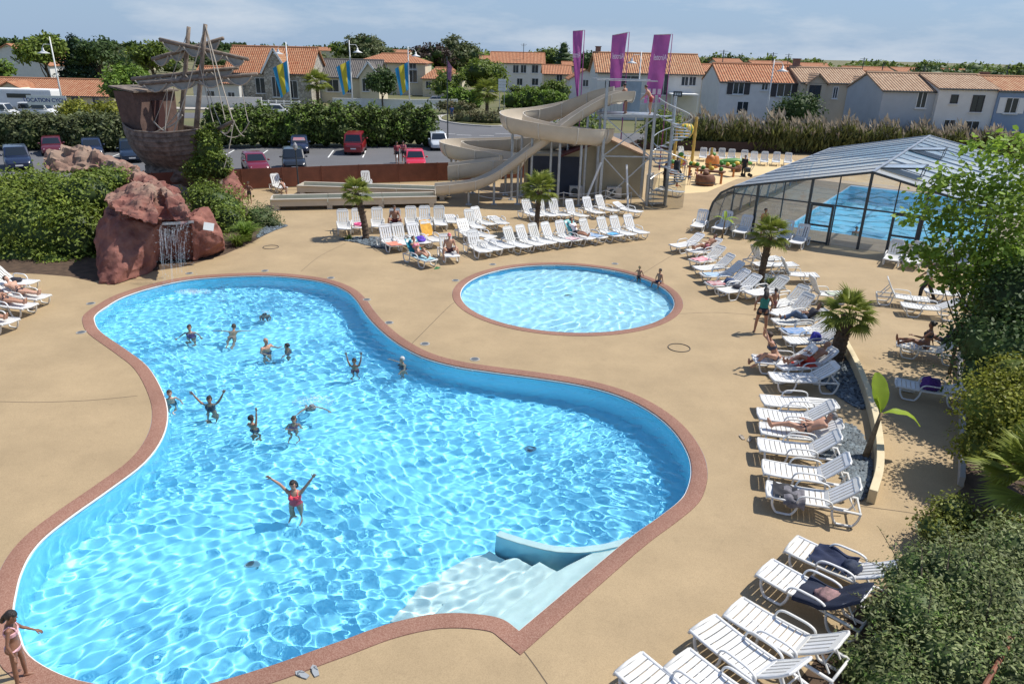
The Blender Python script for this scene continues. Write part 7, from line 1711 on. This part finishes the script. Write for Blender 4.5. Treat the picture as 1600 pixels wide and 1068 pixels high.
sit_lounger('B6', 'man in pink cap and dark trunks sitting astride a lounger', skin=0, hair=('cap', (.75, .22, .22)), outfit=('trunks', (.05, .012, .02)), voxel=.02)
sit_lounger('A4', 'man in dark red trunks sitting on the grey lounger', x=.9, skin=1, hair=('short', 'brown'), outfit=('trunks', (.10, .012, .02)), voxel=.022, face=False)
on_lounger('C9', 'woman in white top and black shorts resting behind the paddling pool', female=True, knees=.25, skin=1, hair=('short', 'dark'), outfit=(('shirt', (.72, .66, .66)), ('shorts', (.015, .015, .02))), voxel=.02)
on_lounger('G2', 'person with dark hair lying high in the right hand row', skin=1, hair=('short', 'dark'), outfit=('trunks', (.25, .05, .07)), voxel=.022, knees=.4, face=False)
on_lounger('G11', 'person in dark top and blue shorts lying left of the stocky palm', skin=2, hair=('short', 'dark'), outfit=(('shirt', (.012, .012, .018)), ('trousers', (.06, .10, .18))), knees=.7, voxel=.02, face=False)
sit_lounger('G_2', 'woman in bikini bending to tie her hair on a lounger', x=.62, female=True, skin=0, hair=('short', 'brown'), outfit=('bikini', (.06, .06, .09)), pose={'spine': (-.4, .1, .9), 'armL': ((-.5, -.5, .4), (-.2, .6, .8)), 'armR': ((-.5, .5, .4), (-.2, -.6, .8)), 'legL': ((-.9, -.2, .3), (-.5, 0, -.8)), 'legR': ((-.9, .2, -.1), (-.7, 0, -.6))}, voxel=.015, face=False)
on_lounger('G_3', 'man in red trunks lying with sunglasses left of the stocky palm', skin=1, hair=('bald', ''), outfit=('trunks', (.55, .05, .03)), knees=.5, voxel=.016)
sit_lounger('J2', 'woman in dark bikini sitting sideways under the big tree', x=.8, female=True, skin=2, hair=('bun', 'dark'), outfit=('bikini', (.02, .02, .03)), pose={'spine': (.1, 0, 1), 'legL': ((-.95, -.1, .3), (-.9, 0, -.4)), 'legR': ((-.95, .1, .1), (-.95, 0, -.1)), 'armL': ((-.5, -.3, -.4), (-.8, 0, .1)), 'armR': ((.3, .4, -.8), (.3, .2, -.9))}, voxel=.016, face=False)
person(LOUNGERS['J2'][0].matrix_basis @ V(1.35, .55, 0), LOUNGERS['J2'][0].rotation_euler.z, {'pelvis': (0, 0, .5), 'spine': (.5, 0, .85), 'fwd': (-.85, 0, .5), 'legL': ((-.8, -.1, .5), (-.5, 0, -.8)), 'legR': ((-.8, .1, .4), (-.5, 0, -.8)), 'head': (-1, 0, 0)}, 'person in dark clothes leaning back beside the woman under the tree', 2, ('short', 'brown'), (('shirt', (.02, .02, .025)), ('shorts', (.03, .03, .04))), 1, 0, False, .017, False)
for k_, (key, lab) in enumerate((('I2', 'sunbather stretched out on the second left edge lounger'), ('I3', 'sunbather stretched out on the third left edge lounger'), ('I4', 'sunbather partly cut by the left edge of the photo'))):
    on_lounger(key, lab, female=k_ != 0, knees=.05, skin=3 if k_ == 0 else 0, hair=('short', 'brown'), outfit=('brief' if k_ == 0 else 'bikini', (.03, .02, .03)), voxel=.018, face=False)
# slide tower, stairs, play area, car park
pt = T0 + V(-.2, -.55, ZP); person(pt, R(150), {'spine': (.25, 0, 1), 'armL': ((.5, .3, -.8), (.8, 0, -.3)), 'armR': ((.5, -.3, -.8), (.8, 0, -.3))}, 'man in dark trunks about to enter the slide on the platform', 1, ('short', 'dark'), ('trunks', (.03, .03, .04)), 1.05, 0, False, .026, False)
person(T0 + V(1.3, -.7, ZP), R(165), {'spine': (.55, 0, .85), 'armL': ((.4, .4, -.8), (.6, 0, -.6)), 'armR': ((.4, -.4, -.8), (.6, 0, -.6)), 'legL': ((.2, .1, -1), (-.2, 0, -1))}, 'man in red trunks bending forward on the platform', 0, ('short', 'brown'), ('trunks', (.45, .04, .04)), 1.05, 0, False, .026, False)
def stair_p(i, r_, lab, **kw):
    a = R(200) - i * R(2.05 * 360 / ns) + R(2.05 * 360); z = ZP * i / ns + .2; a -= R(14)
    return person(SC + V(math.cos(a) * r_, math.sin(a) * r_, z), a - R(90), kw.pop('pose', {}), lab, 2, ('short', 'dark'), ('wetsuit', (.012, .012, .014)), .95, 0, False, .026, False)
stair_p(6, .75, 'dark figure climbing low on the spiral staircase', pose={'legL': ((.7, .1, -.7), (-.1, 0, -1))})
stair_p(4, .8, 'second dark figure with bent arms on the spiral staircase', pose={'armL': ((.1, .8, -.5), (.2, .4, .8)), 'armR': ((.1, -.8, -.5), (.2, -.4, .8))})
PG = 'children in the play area'
for k_, (px, py, az, ps, lab, H, col) in enumerate(((1056, 284, 160, {'spine': (.7, 0, .7)}, 'child bending over at the left of the play area', 1.3, (.3, .05, .05)), (1068, 268, -100, {}, 'child standing behind the bending child in the play area', 1.25, (.4, .1, .15)), (1076, 289, 60, {'spine': (.5, 0, .8)}, 'child leaning at the front of the water play', 1.1, (.05, .1, .2)), (1088, 288, 120, {'spine': (.5, 0, .8)}, 'child leaning next to the barrel of the water play', 1.15, (.45, .15, .05)), (1057, 293, 20, {'pelvis': (0, 0, .3), 'legL': ((1, .1, .1), (.5, 0, -.5)), 'legR': ((1, -.1, .1), (.5, 0, -.5))}, 'toddler sitting on the play area floor', .9, (.6, .1, .06)))):
    deck_p(px, py, az, ps, lab, H, .004, skin=k_ % 3, child=.9, hair=('short', ('blond', 'dark', 'brown')[k_ % 3]), outfit=('trunks', col), voxel=.03, face=False, group=PG)
deck_p(1161, 275, -120, {}, 'person in black beside a pushchair at the edge of the play area', 1.65, .004, skin=1, hair=('short', 'dark'), outfit=(('shirt', (.015, .015, .02)), ('trousers', (.015, .015, .02))), voxel=.03, face=False)
for k_, (px, py, lab, col) in enumerate(((621, 255, 'left of two people standing beside the small red car', (.30, .05, .06)), (631, 254, 'right of two people standing beside the small red car', (.40, .12, .14)))):
    deck_p(px, py, -60 - 50 * k_, {'armL': ((.4, .3, -.8), (.7, 0, .3))}, lab, 1.65, ZO, skin=1, hair=('short', 'dark'), outfit=(('shirt', col), ('shorts', (.03, .03, .04))), voxel=.03, face=False)
deck_p(706, 186, -90, {}, 'person in blue walking on the pavement by the traffic island', 1.7, ZO, skin=1, hair=('short', 'dark'), outfit=(('shirt', (.04, .08, .22)), ('trousers', (.05, .08, .16))), voxel=.035, face=False)

bpy.data.scenes.remove(WORK)
# ------------------------------------------------------------------ vehicles
M_tyre = mat('tyre', (.02, .02, .02), .8); M_rim = mat('rim', (.4, .41, .42), .35, metal=.7); M_cglass = mat('car_glass', (.015, .02, .025), .06, spec=.8); M_lamp = mat('headlamp', (.6, .62, .62), .12); M_tail = mat('tail_lamp', (.35, .02, .02), .2); M_plate = mat('plate', (.7, .7, .68), .5)
def paint(name, col): return mat(name, col, .28, 0, 1, spec=.5, coat=.6)
m = MB(); m.lathe([(.20, -.10), (.30, -.105), (.325, -.08), (.325, .08), (.30, .105), (.20, .10)], 22); S_tyre = m.mesh('tyre', M_tyre, angle=40)
m = MB(); m.lathe([(.05, -.09), (.19, -.07), (.205, -.10), (.205, .10), (.19, .07), (.05, .09)], 16); S_rim = m.mesh('rim', M_rim, angle=40)
def ring(x, hw, z0, z1, n=20, e=.32):
    out = []
    for k in range(n):
        t = 2 * math.pi * k / n; c, s_ = math.cos(t), math.sin(t); out.append(V(x, hw * math.copysign(abs(c) ** e, c), (z0 + z1) / 2 + (z1 - z0) / 2 * math.copysign(abs(s_) ** e, s_)))
    return out
def loft(m, rings):
    n = len(rings[0]); k0 = len(m.v); m.v += [tuple(p) for r_ in rings for p in r_]; N = len(rings)
    for i in range(N - 1):
        for k in range(n): m.f.append((k0 + i * n + k, k0 + (i + 1) * n + k, k0 + (i + 1) * n + (k + 1) % n, k0 + i * n + (k + 1) % n)); m.mi.append(0)
    m.f.append(tuple(k0 + k for k in range(n))); m.mi.append(0); m.f.append(tuple(k0 + (N - 1) * n + k for k in reversed(range(n)))); m.mi.append(0)
def car(loc, az, col, label, kind='hatch', name='parked_car', cat='car', group='cars in the car park', sc_=1.0, shade=None):
    root = empty(name, loc, R(az), label, cat, group, sc_ * .9); P = paint('paint_%.2f_%.2f_%.2f' % col, col)
    if kind == 'van': L, W, belt, top, xw, xr, hood = 4.8, .92, 1.12, 1.93, 1.55, -2.25, 1.05; wb = 1.45
    elif kind == 'mpv': L, W, belt, top, xw, xr, hood = 4.2, .88, .98, 1.62, 1.35, -1.85, .98; wb = 1.3
    elif kind == 'suv': L, W, belt, top, xw, xr, hood = 4.4, .9, 1.02, 1.66, 1.0, -1.95, 1.0; wb = 1.32
    else: L, W, belt, top, xw, xr, hood = 4.0, .84, .92, 1.45, .95, -1.75, .88; wb = 1.22
    h = L / 2
    m = MB(); loft(m, [ring(x, hw, z0, z1) for x, hw, z0, z1 in ((-h, W * .82, .42, belt * .88), (-h + .06, W * .94, .3, belt * .97), (-h + .35, W, .22, belt), (-wb, W, .24, belt + .01), (0, W, .2, belt), (xw, W, .22, belt - .01), (h - .5, W * .98, .22, hood * .93), (h - .15, W * .93, .25, hood * .80), (h, W * .8, .32, hood * .62))]); m.build('body', P, root, angle=35)
    tw_ = W * .74; xt0, xt1 = xr + .28, xw - (.45 if kind == 'van' else .68)
    m = MB(); loft(m, [[V(x, yy * w / W, z) for (yy, z) in ((-W, za), (W, za), (W * .98, zb), (W * .85, zc), (-W * .85, zc), (-W * .98, zb))] for x, w, za, zb, zc in ((xr, W * .93, belt - .06, belt - .02, belt + .02), (xr + .12, W * .9, belt - .06, belt + (top - belt) * .5, belt + (top - belt) * .56), (xt0, W * .86, belt - .06, top - .06, top - .01), ((xt0 + xt1) / 2, W * .86, belt - .06, top - .04, top + .01), (xt1, W * .86, belt - .06, top - .08, top - .02), (xw, W * .92, belt - .06, belt - .03, belt))]); cab_ = m.build('cabin', P, root, angle=35)
    bm = bmesh.new(); bm.from_mesh(cab_.data); bmesh.ops.recalc_face_normals(bm, faces=bm.faces); bm.to_mesh(cab_.data); bm.free()
    def pane(q, nm): 
        mm = MB(); q = [V(*p) for p in q]; nn = (q[1] - q[0]).cross(q[2] - q[0]).normalized(); mid = sum(q, V(0, 0, 0)) / len(q); c0 = V((xr + xw) / 2, 0, belt); nn = nn if nn.dot(mid - c0) > 0 else -nn
        q = [mid + (p - mid) * .92 + nn * .012 for p in q]; mm.extr(q, nn * .012); mm.build(nm, M_cglass, root)
    wt = W * .86 * .85; wbm = W * .90
    pane([(xw - .03, -wbm, belt + .01), (xw - .03, wbm, belt + .01), (xt1 + .02, wt, top - .05), (xt1 + .02, -wt, top - .05)], 'windscreen')
    pane([(xr + .0, -wbm * .95, belt + .10), (xr + .0, wbm * .95, belt + .10), (xt0 - .02, wt, top - .07), (xt0 - .02, -wt, top - .07)], 'rear_window')
    for sg in (-1, 1):
        yb, yt = sg * W * .915, sg * W * .855; xm_ = (xt0 + xt1) / 2
        pane([(xr + .2, yb, belt + .04), (xm_ - .04, yb, belt + .04), (xm_ - .04, yt, top - .12), (xt0 + .08, yt, top - .14)], 'side_window'); pane([(xm_ + .04, yb, belt + .04), (xw - .22, yb, belt + .04), (xt1 - .02, yt, top - .14), (xm_ + .04, yt, top - .12)], 'side_window')
        for x in (-wb, wb):
            o = link('tyre', S_tyre, root, (x, sg * (W - .09), .325)); o.rotation_euler = (R(90), 0, 0); r2 = link('rim', S_rim, o)
        m = MB(); m.sphere((h - .14, sg * W * .68, hood * .64), .12, 10, 8, (.7, 1.4, .8)); m.build('headlight', M_lamp, root, smooth=True)
        m = MB(); m.box((-h + .05, sg * W * .8, belt * .82), (.08, .2, .26)); m.build('tail_light', M_tail, root, bevel=.02)
        m = MB(); m.sphere((xw - .25, sg * (W + .1), belt + .08), .09, 10, 8, (.6, 1.2, .8)); m.build('wing_mirror', P, root, smooth=True)
    for x, z in ((-h - .005, .62), (h - .0, .45)):
        m = MB(); m.box((x, 0, z), (.02, .5, .11)); m.build('number_plate', M_plate, root)
    if shade:
        m = MB(); m.extr([(xw - .12, -wbm * .8, belt + .06), (xw - .12, wbm * .8, belt + .06), (xt1 + .1, wt * .8, top - .12), (xt1 + .1, -wt * .8, top - .12)], (.02, 0, .03)); m.build('sun_shade', shade, root)
    return root
def cpos(px, py): return G(px, py, ZO)
NAVY, MAR, RED, SIL, BLK = (.012, .022, .055), (.16, .012, .03), (.30, .012, .014), (.52, .55, .58), (.012, .016, .022)
car(cpos(400, 268), -62, MAR, 'maroon hatchback half hidden by the rust fence', 'hatch')
car(cpos(460, 264), -72, BLK, 'black estate car behind the rust fence', 'suv')
car(cpos(469, 237), -75, NAVY, 'dark blue car with a bright sun shade in its windscreen', 'hatch', shade=mat('sunshade', (.45, .40, .45), .6, .5, 4, col2=(.5, .12, .15)))
car(cpos(556, 238), 97, (.26, .012, .02), 'red van parked with its rear to the camera', 'van', 'parked_van', 'van')
car(cpos(649, 262), -80, (.55, .02, .045), 'small bright red car next to the two standing people', 'hatch')
car(cpos(684, 232), -78, SIL, 'silver white people carrier beside the end of the hedge', 'mpv')
car(cpos(30, 262), -55, NAVY, 'dark car at the far left behind the thicket', 'suv')
car(cpos(84, 240), -60, (.10, .012, .02), 'dark red car behind the tan rock ridge', 'hatch')
car(cpos(146, 243), -60, NAVY, 'navy car right of the tan rock ridge', 'hatch')
car(cpos(207, 250), -62, (.012, .025, .05), 'dark blue car just left of the ship hull', 'suv')
car(cpos(780, 262), -80, BLK, 'dark car half hidden behind the slide and fence', 'hatch')
SG = 'cars on the street'
car(cpos(678, 163), 185, (.30, .32, .36), 'silver grey car on the street by the traffic island', 'hatch', group=SG)
car(cpos(893, 155), 120, (.03, .06, .09), 'dark teal car on the side road below the first banner', 'suv', group=SG)
car(cpos(432, 181), 10, (.6, .6, .58), 'white car roof showing over the hedge', 'mpv', group=SG)
car(cpos(1, 186), 5, (.62, .62, .60), 'white van behind the hedge at the far left', 'van', 'parked_van', 'van', SG)
car(cpos(62, 184), 5, (.66, .66, .64), 'second white van in front of the cycle hire banner', 'van', 'parked_van', 'van', SG)
cm = empty('motorhome', cpos(20, 178) , 0, 'long white motorhome behind the white vans', 'motorhome')
m = MB(); m.box((0, 3, 1.7), (8, 2.2, 2.2)); m.build('body', M_whitepaint, cm, bevel=.2)
m = MB(); m.box((0, 1.88, 2.0), (3.0, .04, .5)); m.build('window', M_pane, cm)
for x in (-2.6, 2.6):
    o = link('wheel', S_tyre, cm, (x, 2.0, .33)); o.rotation_euler = (R(90), 0, 0)
# ------------------------------------------------------------------ lettering
def lettering(body, size, material, extr=.012, spacing=1.0):
    cu = bpy.data.curves.new('t', 'FONT'); cu.body = body; cu.size = size; cu.align_x = 'CENTER'; cu.align_y = 'CENTER'; cu.extrude = extr; cu.space_character = spacing; cu.offset = size * .012
    o = bpy.data.objects.new('t', cu); C.objects.link(o); bpy.context.view_layer.update()
    me = bpy.data.meshes.new_from_object(o.evaluated_get(bpy.context.evaluated_depsgraph_get())); bpy.data.objects.remove(o); me.materials.clear(); me.materials.append(material); return me
bp_ = D(73, 157, 82); bn = empty('cycle_hire_banner', (bp_.x, bp_.y, ZO), 0, 'white banner with blue LOCATION CYCLES lettering behind the vans', 'banner')
hz = bp_.z - ZO; m = MB(); m.box((0, 0, hz), (4.3, .05, 1.0)); m.build('banner_sheet', M_whitepaint, bn)
t = link('lettering', lettering('LOCATION CYCLES', .56, mat('sign_blue', (.02, .04, .22), .6), .01), bn, (0, -.04, hz)); t['kind'] = 'stuff'; t.rotation_euler = (R(90), 0, 0)
for x in (-2.1, 2.1): m = MB(); m.tube([(x, .06, 0), (x, .06, hz + .5)], .04, 6); m.build('post', M_metal, bn)
M_text = mat('banner_text', (.75, .62, .74), .7)
T_air = lettering('Airotel', .62, M_text, .004, .95)
def banner(px, pyb, pyt, Y, xl_t, xl_b, label, fold):
    p = D(px, pyb, Y); zt = D(px, pyt, Y).z; zb = D(px, 160, Y).z; sc0 = zt - zb
    root = empty('feather_banner', (p.x, Y, 0), 0, label, 'banner', 'purple banners on poles behind the slides')
    m = MB(); m.tube([(0, 0, 0), (.03, 0, zt / 2), (.05, 0, zt)], [.05, .042, .03], 8); m.build('pole', M_metal, root)
    wt = abs(D(px, pyt, Y).x - D(xl_t, pyt, Y).x); wb = abs(D(px - 7, 150, Y).x - D(xl_b, 150, Y).x)
    n, k = 26, 12; vs = []
    for i in range(n + 1):
        t = i / n; w = wt + (wb - wt) * t ** 1.4
        for j in range(k + 1):
            u = j / k; vs.append((-.08 - .35 * t * (1 if fold else .3) - u * w, .10 * math.sin(u * 7 + fold * 2 + t * 3) * (.2 + t) + .06 * math.sin(t * 9 + u * 4), zt - .03 - t * (zt - zb) - (.22 * u if fold == 1 else .06 * u)))
    m.add(vs, [(i * (k + 1) + j, i * (k + 1) + j + 1, (i + 1) * (k + 1) + j + 1, (i + 1) * (k + 1) + j) for i in range(n) for j in range(k)])
    m.build('flag_cloth', mat('banner_purple', (.40, .105, .33), .7, .12, 1.5, trans=.3), root, smooth=True)
    m = MB(); m.tube([(.0, 0, zt - .01), (-wt - .05, 0, zt - .02 - (.24 if fold == 1 else .07))], .025, 6); m.build('top_arm', M_metal, root)
    tx = link('lettering', T_air, root, (-.12 - wt * .5, -.20, zt - (zt - zb) * .34)); tx.rotation_euler = (R(90), 0, 0); tx['kind'] = 'stuff'; tx.scale = (-.92 * min(1, wt / 2.0), 1, 1)
    nb = 3 if fold == 2 else (2 if fold == 1 else 1)
    for q in range(nb):
        m = MB(); m.box((-.55 - wb * (q + .2) / nb * .95, -.22, zt - (zt - zb) * .84), (wb / nb * .62, .015, .42)); m.build('logo_panel', mat('logo_white', (.6, .5, .6), .7), root)
banner(905, 190, 47, 62, 889, 897, 'left purple banner with mirrored pale lettering', 0)
banner(972, 190, 50, 62, 948, 952, 'middle purple banner with mirrored pale lettering', 1)
banner(1037, 190, 53, 62, 1010, 1005, 'right purple banner with mirrored pale lettering', 2)
# ------------------------------------------------------------------ street lamps, flags, signs
def lamp_post(px, pyb, pyt, Y, side, ylamp, label, flag=None, fy=None):
    p = D(px, pyb, Y); zt = D(px, pyt, Y).z; root = empty('street_lamp', (p.x, Y, ZO), 0, label, 'street lamp', 'street lamps')
    H = zt - ZO; m = MB(); m.tube([(0, 0, 0), (0, 0, H * .5), (0, 0, H)], [.11, .085, .06], 8); m.build('pole', M_whitepaint, root, smooth=True)
    zl = D(px, ylamp, Y).z - ZO; m = MB(); m.tube([(0, 0, zl + .9), (side * .8, 0, zl + .9), (side * 1.0, 0, zl + .6)], .035, 6); m.build('bracket', M_whitepaint, root)
    m = MB(); m.lathe([(.08, .55), (.12, .3), (.18, .2), (.62, 0), (.60, -.03)][::-1], 16, (side * 1.0, 0, zl)); m.build('lamp_shade', M_whitepaint, root, smooth=True)
    if flag:
        n = 10; vs = []; wF, hF = 2.3, 3.4; z0 = D(px, fy, Y).z - ZO; sgn = flag
        for i in range(n + 1):
            u = i / n
            for j in range(n + 1):
                v = j / n; vs.append((sgn * (.08 + wF * u * (.75 - .25 * v)), .25 * math.sin(u * 6 + v * 2), z0 - hF * v - .9 * u))
        m = MB(); m.v = vs; m.f = []; m.mi = []
        for i in range(n):
            for j in range(n): m.f.append((i * (n + 1) + j, i * (n + 1) + j + 1, (i + 1) * (n + 1) + j + 1, (i + 1) * (n + 1) + j)); m.mi.append(1 if 3 <= i <= 6 else 0)
        fl = m.build('flag', [mat('flag_blue', (.02, .25, .50), .7, trans=.2), mat('flag_yellow', (.60, .48, .03), .7, trans=.2)], root, smooth=True)
lamp_post(100, 172, 58, 84, -1, 84, 'white street lamp post at the far left beside the vans')
lamp_post(456, 176, 66, 92, -1, 85, 'street lamp with blue and yellow flag before the stone house', -1, 95)
lamp_post(551, 162, 63, 98, 1, 82, 'street lamp with blue flag before the bungalow', -1, 94)
lamp_post(640, 162, 73, 102, 1, 88, 'street lamp with blue and yellow flag before the cream villa', -1, 97)
lamp_post(1196, 190, 92, 82, 1, 111, 'white street lamp in front of the white terrace')
lamp_post(995, 170, 80, 88, -1, 99, 'street lamp behind the slide platform')
gp = empty('garden_lamp', G(467, 296), 0, 'thin dark garden lamp in front of the rust fence', 'lamp')
m = MB(); m.tube([(0, 0, 0), (0, 0, .6), (0, 0, 2.6)], [.07, .05, .04], 8); m.build('pole', M_dark, gp)
m = MB(); m.lathe([(.05, 2.6), (.16, 2.75), (.14, 2.95), (.04, 3.1)], 10); m.build('lantern', mat('lantern', (.3, .3, .3), .3), gp)
fp = empty('black_flagpole', D(700, 240, 70) * 1.0, 0, 'tall dark pole at the car park entrance', 'pole'); fp.location.z = ZO
zt = D(699, 88, 70).z - ZO; m = MB(); m.tube([(0, 0, 0), (0, 0, zt)], [.06, .04], 8); m.build('pole', M_dark, fp)
m = MB(); m.add([(.05, 0, zt - .3), (.45, .1, zt - .9), (.35, 0, zt - 2.2), (.05, 0, zt - 1.9)], [(0, 1, 2, 3)]); m.build('furled_flag', mat('flag_mixed', (.25, .12, .2), .8, .4, 3), fp)
rs_ = empty('road_sign', D(784, 170, 100) * 1.0, 0, 'white direction sign board on a post beside the street palm', 'road sign'); rs_.location.z = ZO
zs = D(785, 133, 100).z - ZO
for x in (-.3, .3): m = MB(); m.tube([(x, 0, 0), (x, 0, zs + .7)], .04, 6); m.build('post', M_metal, rs_)
for q in range(4): m = MB(); m.box((0, -.05, zs - .55 + q * .37), (1.0, .04, .33)); m.build('sign_panel', M_whitepaint, rs_, bevel=.01)
ps = empty('shop_sign', D(1056, 175, 95) * 1.0, 0, 'small dark sign with white glyphs beside the stairs', 'sign'); ps.location.z = ZO
zs = D(1056, 147, 95).z - ZO; m = MB(); m.tube([(0, 0, 0), (0, 0, zs)], .05, 6); m.build('post', M_dark, ps); m = MB(); m.box((0, -.05, zs), (1.1, .1, .65)); m.build('board', M_dark, ps, bevel=.03)
for k_ in range(3): m = MB(); m.box((-.28 + .28 * k_, -.11, zs), (.2, .02, .3)); m.build('glyph', M_whitepaint, ps)
# antennas and poles on the skyline
for k_, (px, y0, y1, Y, w) in enumerate(((1128, 105, 78, 120, 'left of the white terrace'), (1206, 101, 82, 130, 'above the orange terrace roof'), (1347, 110, 90, 140, 'above the beige terrace'), (1230, 103, 84, 150, 'behind the chimney of the terrace'), (1378, 112, 100, 120, 'above the peach house'), (1443, 116, 102, 130, 'above the grey gable house'), (1572, 120, 101, 110, 'above the blue house'), (818, 84, 68, 172, 'on the pale two storey house'))):
    p = D(px, y0, Y); zt = D(px, y1, Y).z; o = empty('antenna_mast', (p.x, Y, p.z - 2), 0, 'thin mast standing ' + w, 'mast', 'masts on the skyline')
    m = MB(); m.tube([(0, 0, 0), (0, 0, zt - p.z + 2)], .07, 6); m.build('mast', M_dark, o)
    m = MB(); m.bar((-.7, 0, zt - p.z + 1.8), (.7, 0, zt - p.z + 1.8), .05); m.bar((-.5, 0, zt - p.z + 1.5), (.5, 0, zt - p.z + 1.5), .05); m.bar((0, -.3, zt - p.z + 1.65), (0, .3, zt - p.z + 1.65), .05); m.build('aerial_arms', M_dark, o)
# ------------------------------------------------------------------ play area
M_yel = mat('play_yellow', (.65, .45, .04), .5, .12, 3); M_grn = mat('play_green', (.06, .22, .03), .5, .12, 3); M_org = mat('play_orange', (.55, .20, .05), .5, .15, 3); M_brn = mat('play_brown', (.17, .075, .04), .7, .25, 4, .3, 12)
pa1, pa2 = G(1052, 258), G(1080, 262)
tb1 = empty('tipping_bucket', (pa1 + pa2) / 2, 0, 'yellow and green striped tipping bucket between two bamboo posts', 'water play')
hb1 = 3.7
for p, hh, nm in ((pa1, 3.6, 0), (pa2, 4.2, 1)):
    m = MB(); q = p - (pa1 + pa2) / 2; pts = [(q.x, q.y, z) for z in np.linspace(0, hh, 15)]; m.tube(pts, [.12 + (.02 if i % 3 == 0 else 0) for i in range(15)], 10); m.build('bamboo_post', mat('bamboo', (.50, .34, .08), .5, .2, 3), tb1)
m = MB(); m.tube([(pa1 - (pa1 + pa2) / 2) + V(0, 0, 3.1), (pa2 - (pa1 + pa2) / 2) + V(0, 0, 3.2)], .04, 6); m.build('axle', M_metal, tb1)
m = MB(); n = 24; prof_ = [(.12, -.62), (.42, -.52), (.62, -.25), (.66, .05), (.60, .32), (.46, .5)]
k0 = 0; m.lathe(prof_, n, (0, 0, 3.05)); m.mi = [1 if (i % n) % 4 == 0 else 0 for i in range(len(m.f))]; m.build('bucket', [M_yel, M_grn], tb1, smooth=True)
def play_hut(px, py, r_, h, mt, label, lid, seed):
    o = empty('water_play_barrel', G(px, py), 0, label, 'water play', 'water play pieces'); m = MB()
    m.lathe([(r_ * .85, 0), (r_, h * .3), (r_, h * .65), (r_ * .82, h)], 14); m.build('barrel', mt, o, angle=30)
    m = MB(); m.lathe([(r_ * 1.03, h * .28), (r_ * 1.03, h * .36)], 14); m.build('hoop', M_dark, o)
    m = MB(); m.sphere((0, 0, h + .12), .24, 10, 8, (1, 1, .8)); m.build('top_ornament', lid, o, smooth=True); return o
play_hut(1101, 289, .75, .75, M_brn, 'brown barrel at the front of the water play', M_brn, 1)
play_hut(1049, 272, .4, .85, M_org, 'orange barrel near the bamboo posts', M_grn, 2)
play_hut(1112, 262, .6, 1.0, M_org, 'orange barrel with green top in the middle of the play area', M_grn, 3)
play_hut(1062, 262, .35, 1.0, M_yel, 'yellow barrel behind the bamboo posts', M_grn, 4)
play_hut(1150, 268, .45, .55, M_brn, 'low brown barrel at the right of the water play', M_yel, 5)
def channel(a, b, z, label):
    a, b = G(*a), G(*b); o = empty('water_channel', (a + b) / 2, 0, label, 'water play', 'water play pieces'); c = (a + b) / 2
    m = MB(); m.bar(a - c + V(0, 0, z), b - c + V(0, 0, z), .7, .12); m.build('trough', M_brn, o)
    for t in (.1, .9):
        q = a.lerp(b, t) - c; m = MB(); m.tube([q, q + V(0, 0, z)], .09, 8); m.build('leg', M_org, o)
    for t in (.15, .5, .85):
        q = a.lerp(b, t) - c; m = MB(); m.sphere(q + V(0, 0, z + .2), .17, 10, 8); m.build('fruit', M_grn if t != .5 else M_yel, o, smooth=True)
channel((1090, 284), (1130, 288), .9, 'raised brown water channel across the front of the play area')
channel((1122, 272), (1148, 277), .7, 'second raised water channel behind the first')
channel((1075, 275), (1090, 277), .8, 'short water channel beside the bamboo posts')
pl = empty('play_post', G(1107, 280), 0, 'yellow bamboo post rising from the water play', 'water play'); m = MB(); m.tube([(0, 0, z) for z in np.linspace(0, 2.4, 9)], [.09 + (.02 if i % 2 else 0) for i in range(9)], 8); m.build('bamboo', MATS['bamboo'], pl); m = MB(); m.sphere((0, 0, 1.6), .3, 10, 8); m.build('lantern_fruit', M_org, pl, smooth=True)
# crocodile shaped slide in green
cr_ = empty('crocodile_ride', G(1140, 261), R(0), 'long green crocodile shaped play figure', 'water play')
m = MB(); m.tube(catmull([V(-1.9, .1, .5), V(-1.2, 0, .4), V(-.4, 0, .5), V(.5, 0, .55), V(1.2, 0, .45), V(1.9, 0, .35)], 5), [.08] * 3 + [.15, .2, .25, .3, .33, .35, .36, .37, .38, .38, .38, .37, .36, .34, .32, .3, .27, .25, .24, .23, .21, .19, .16], 12, flat=.75) if False else m.tube([V(-1.9, .1, .55), V(-1.2, 0, .4), V(-.4, 0, .45), V(.5, 0, .5), V(1.2, 0, .45), V(1.9, 0, .35)], [.06, .2, .36, .38, .28, .14], 12, flat=.75); m.build('body', M_grn, cr_, smooth=True)
for x, sg in ((-.6, 1), (-.6, -1), (.6, 1), (.6, -1)): m = MB(); m.tube([(x, sg * .3, .4), (x, sg * .5, .05)], [.13, .1], 8); m.build('leg', M_grn, cr_)
for sg in (-1, 1): m = MB(); m.sphere((1.1, sg * .14, .72), .1, 8, 6); m.build('eye', M_yel, cr_, smooth=True)
pc_ = empty('pushchair', G(1166, 276), 0, 'dark pushchair beside the person in black', 'pushchair')
m = MB(); m.box((0, 0, .55), (.45, .5, .35)); m.build('seat', M_dark, pc_, bevel=.06); m = MB(); m.tube([(.25, -.22, .5), (.5, -.22, 1.0), (.5, .22, 1.0), (.25, .22, .5)], .02, 6); m.build('handle', M_metal, pc_)
for sx, sy in ((-1, -1), (-1, 1), (1, -1), (1, 1)): o = link('wheel', S_tyre, pc_, (sx * .28, sy * .25, .13)); o.rotation_euler = (R(90), 0, 0); o.scale = (.4, .4, .3)
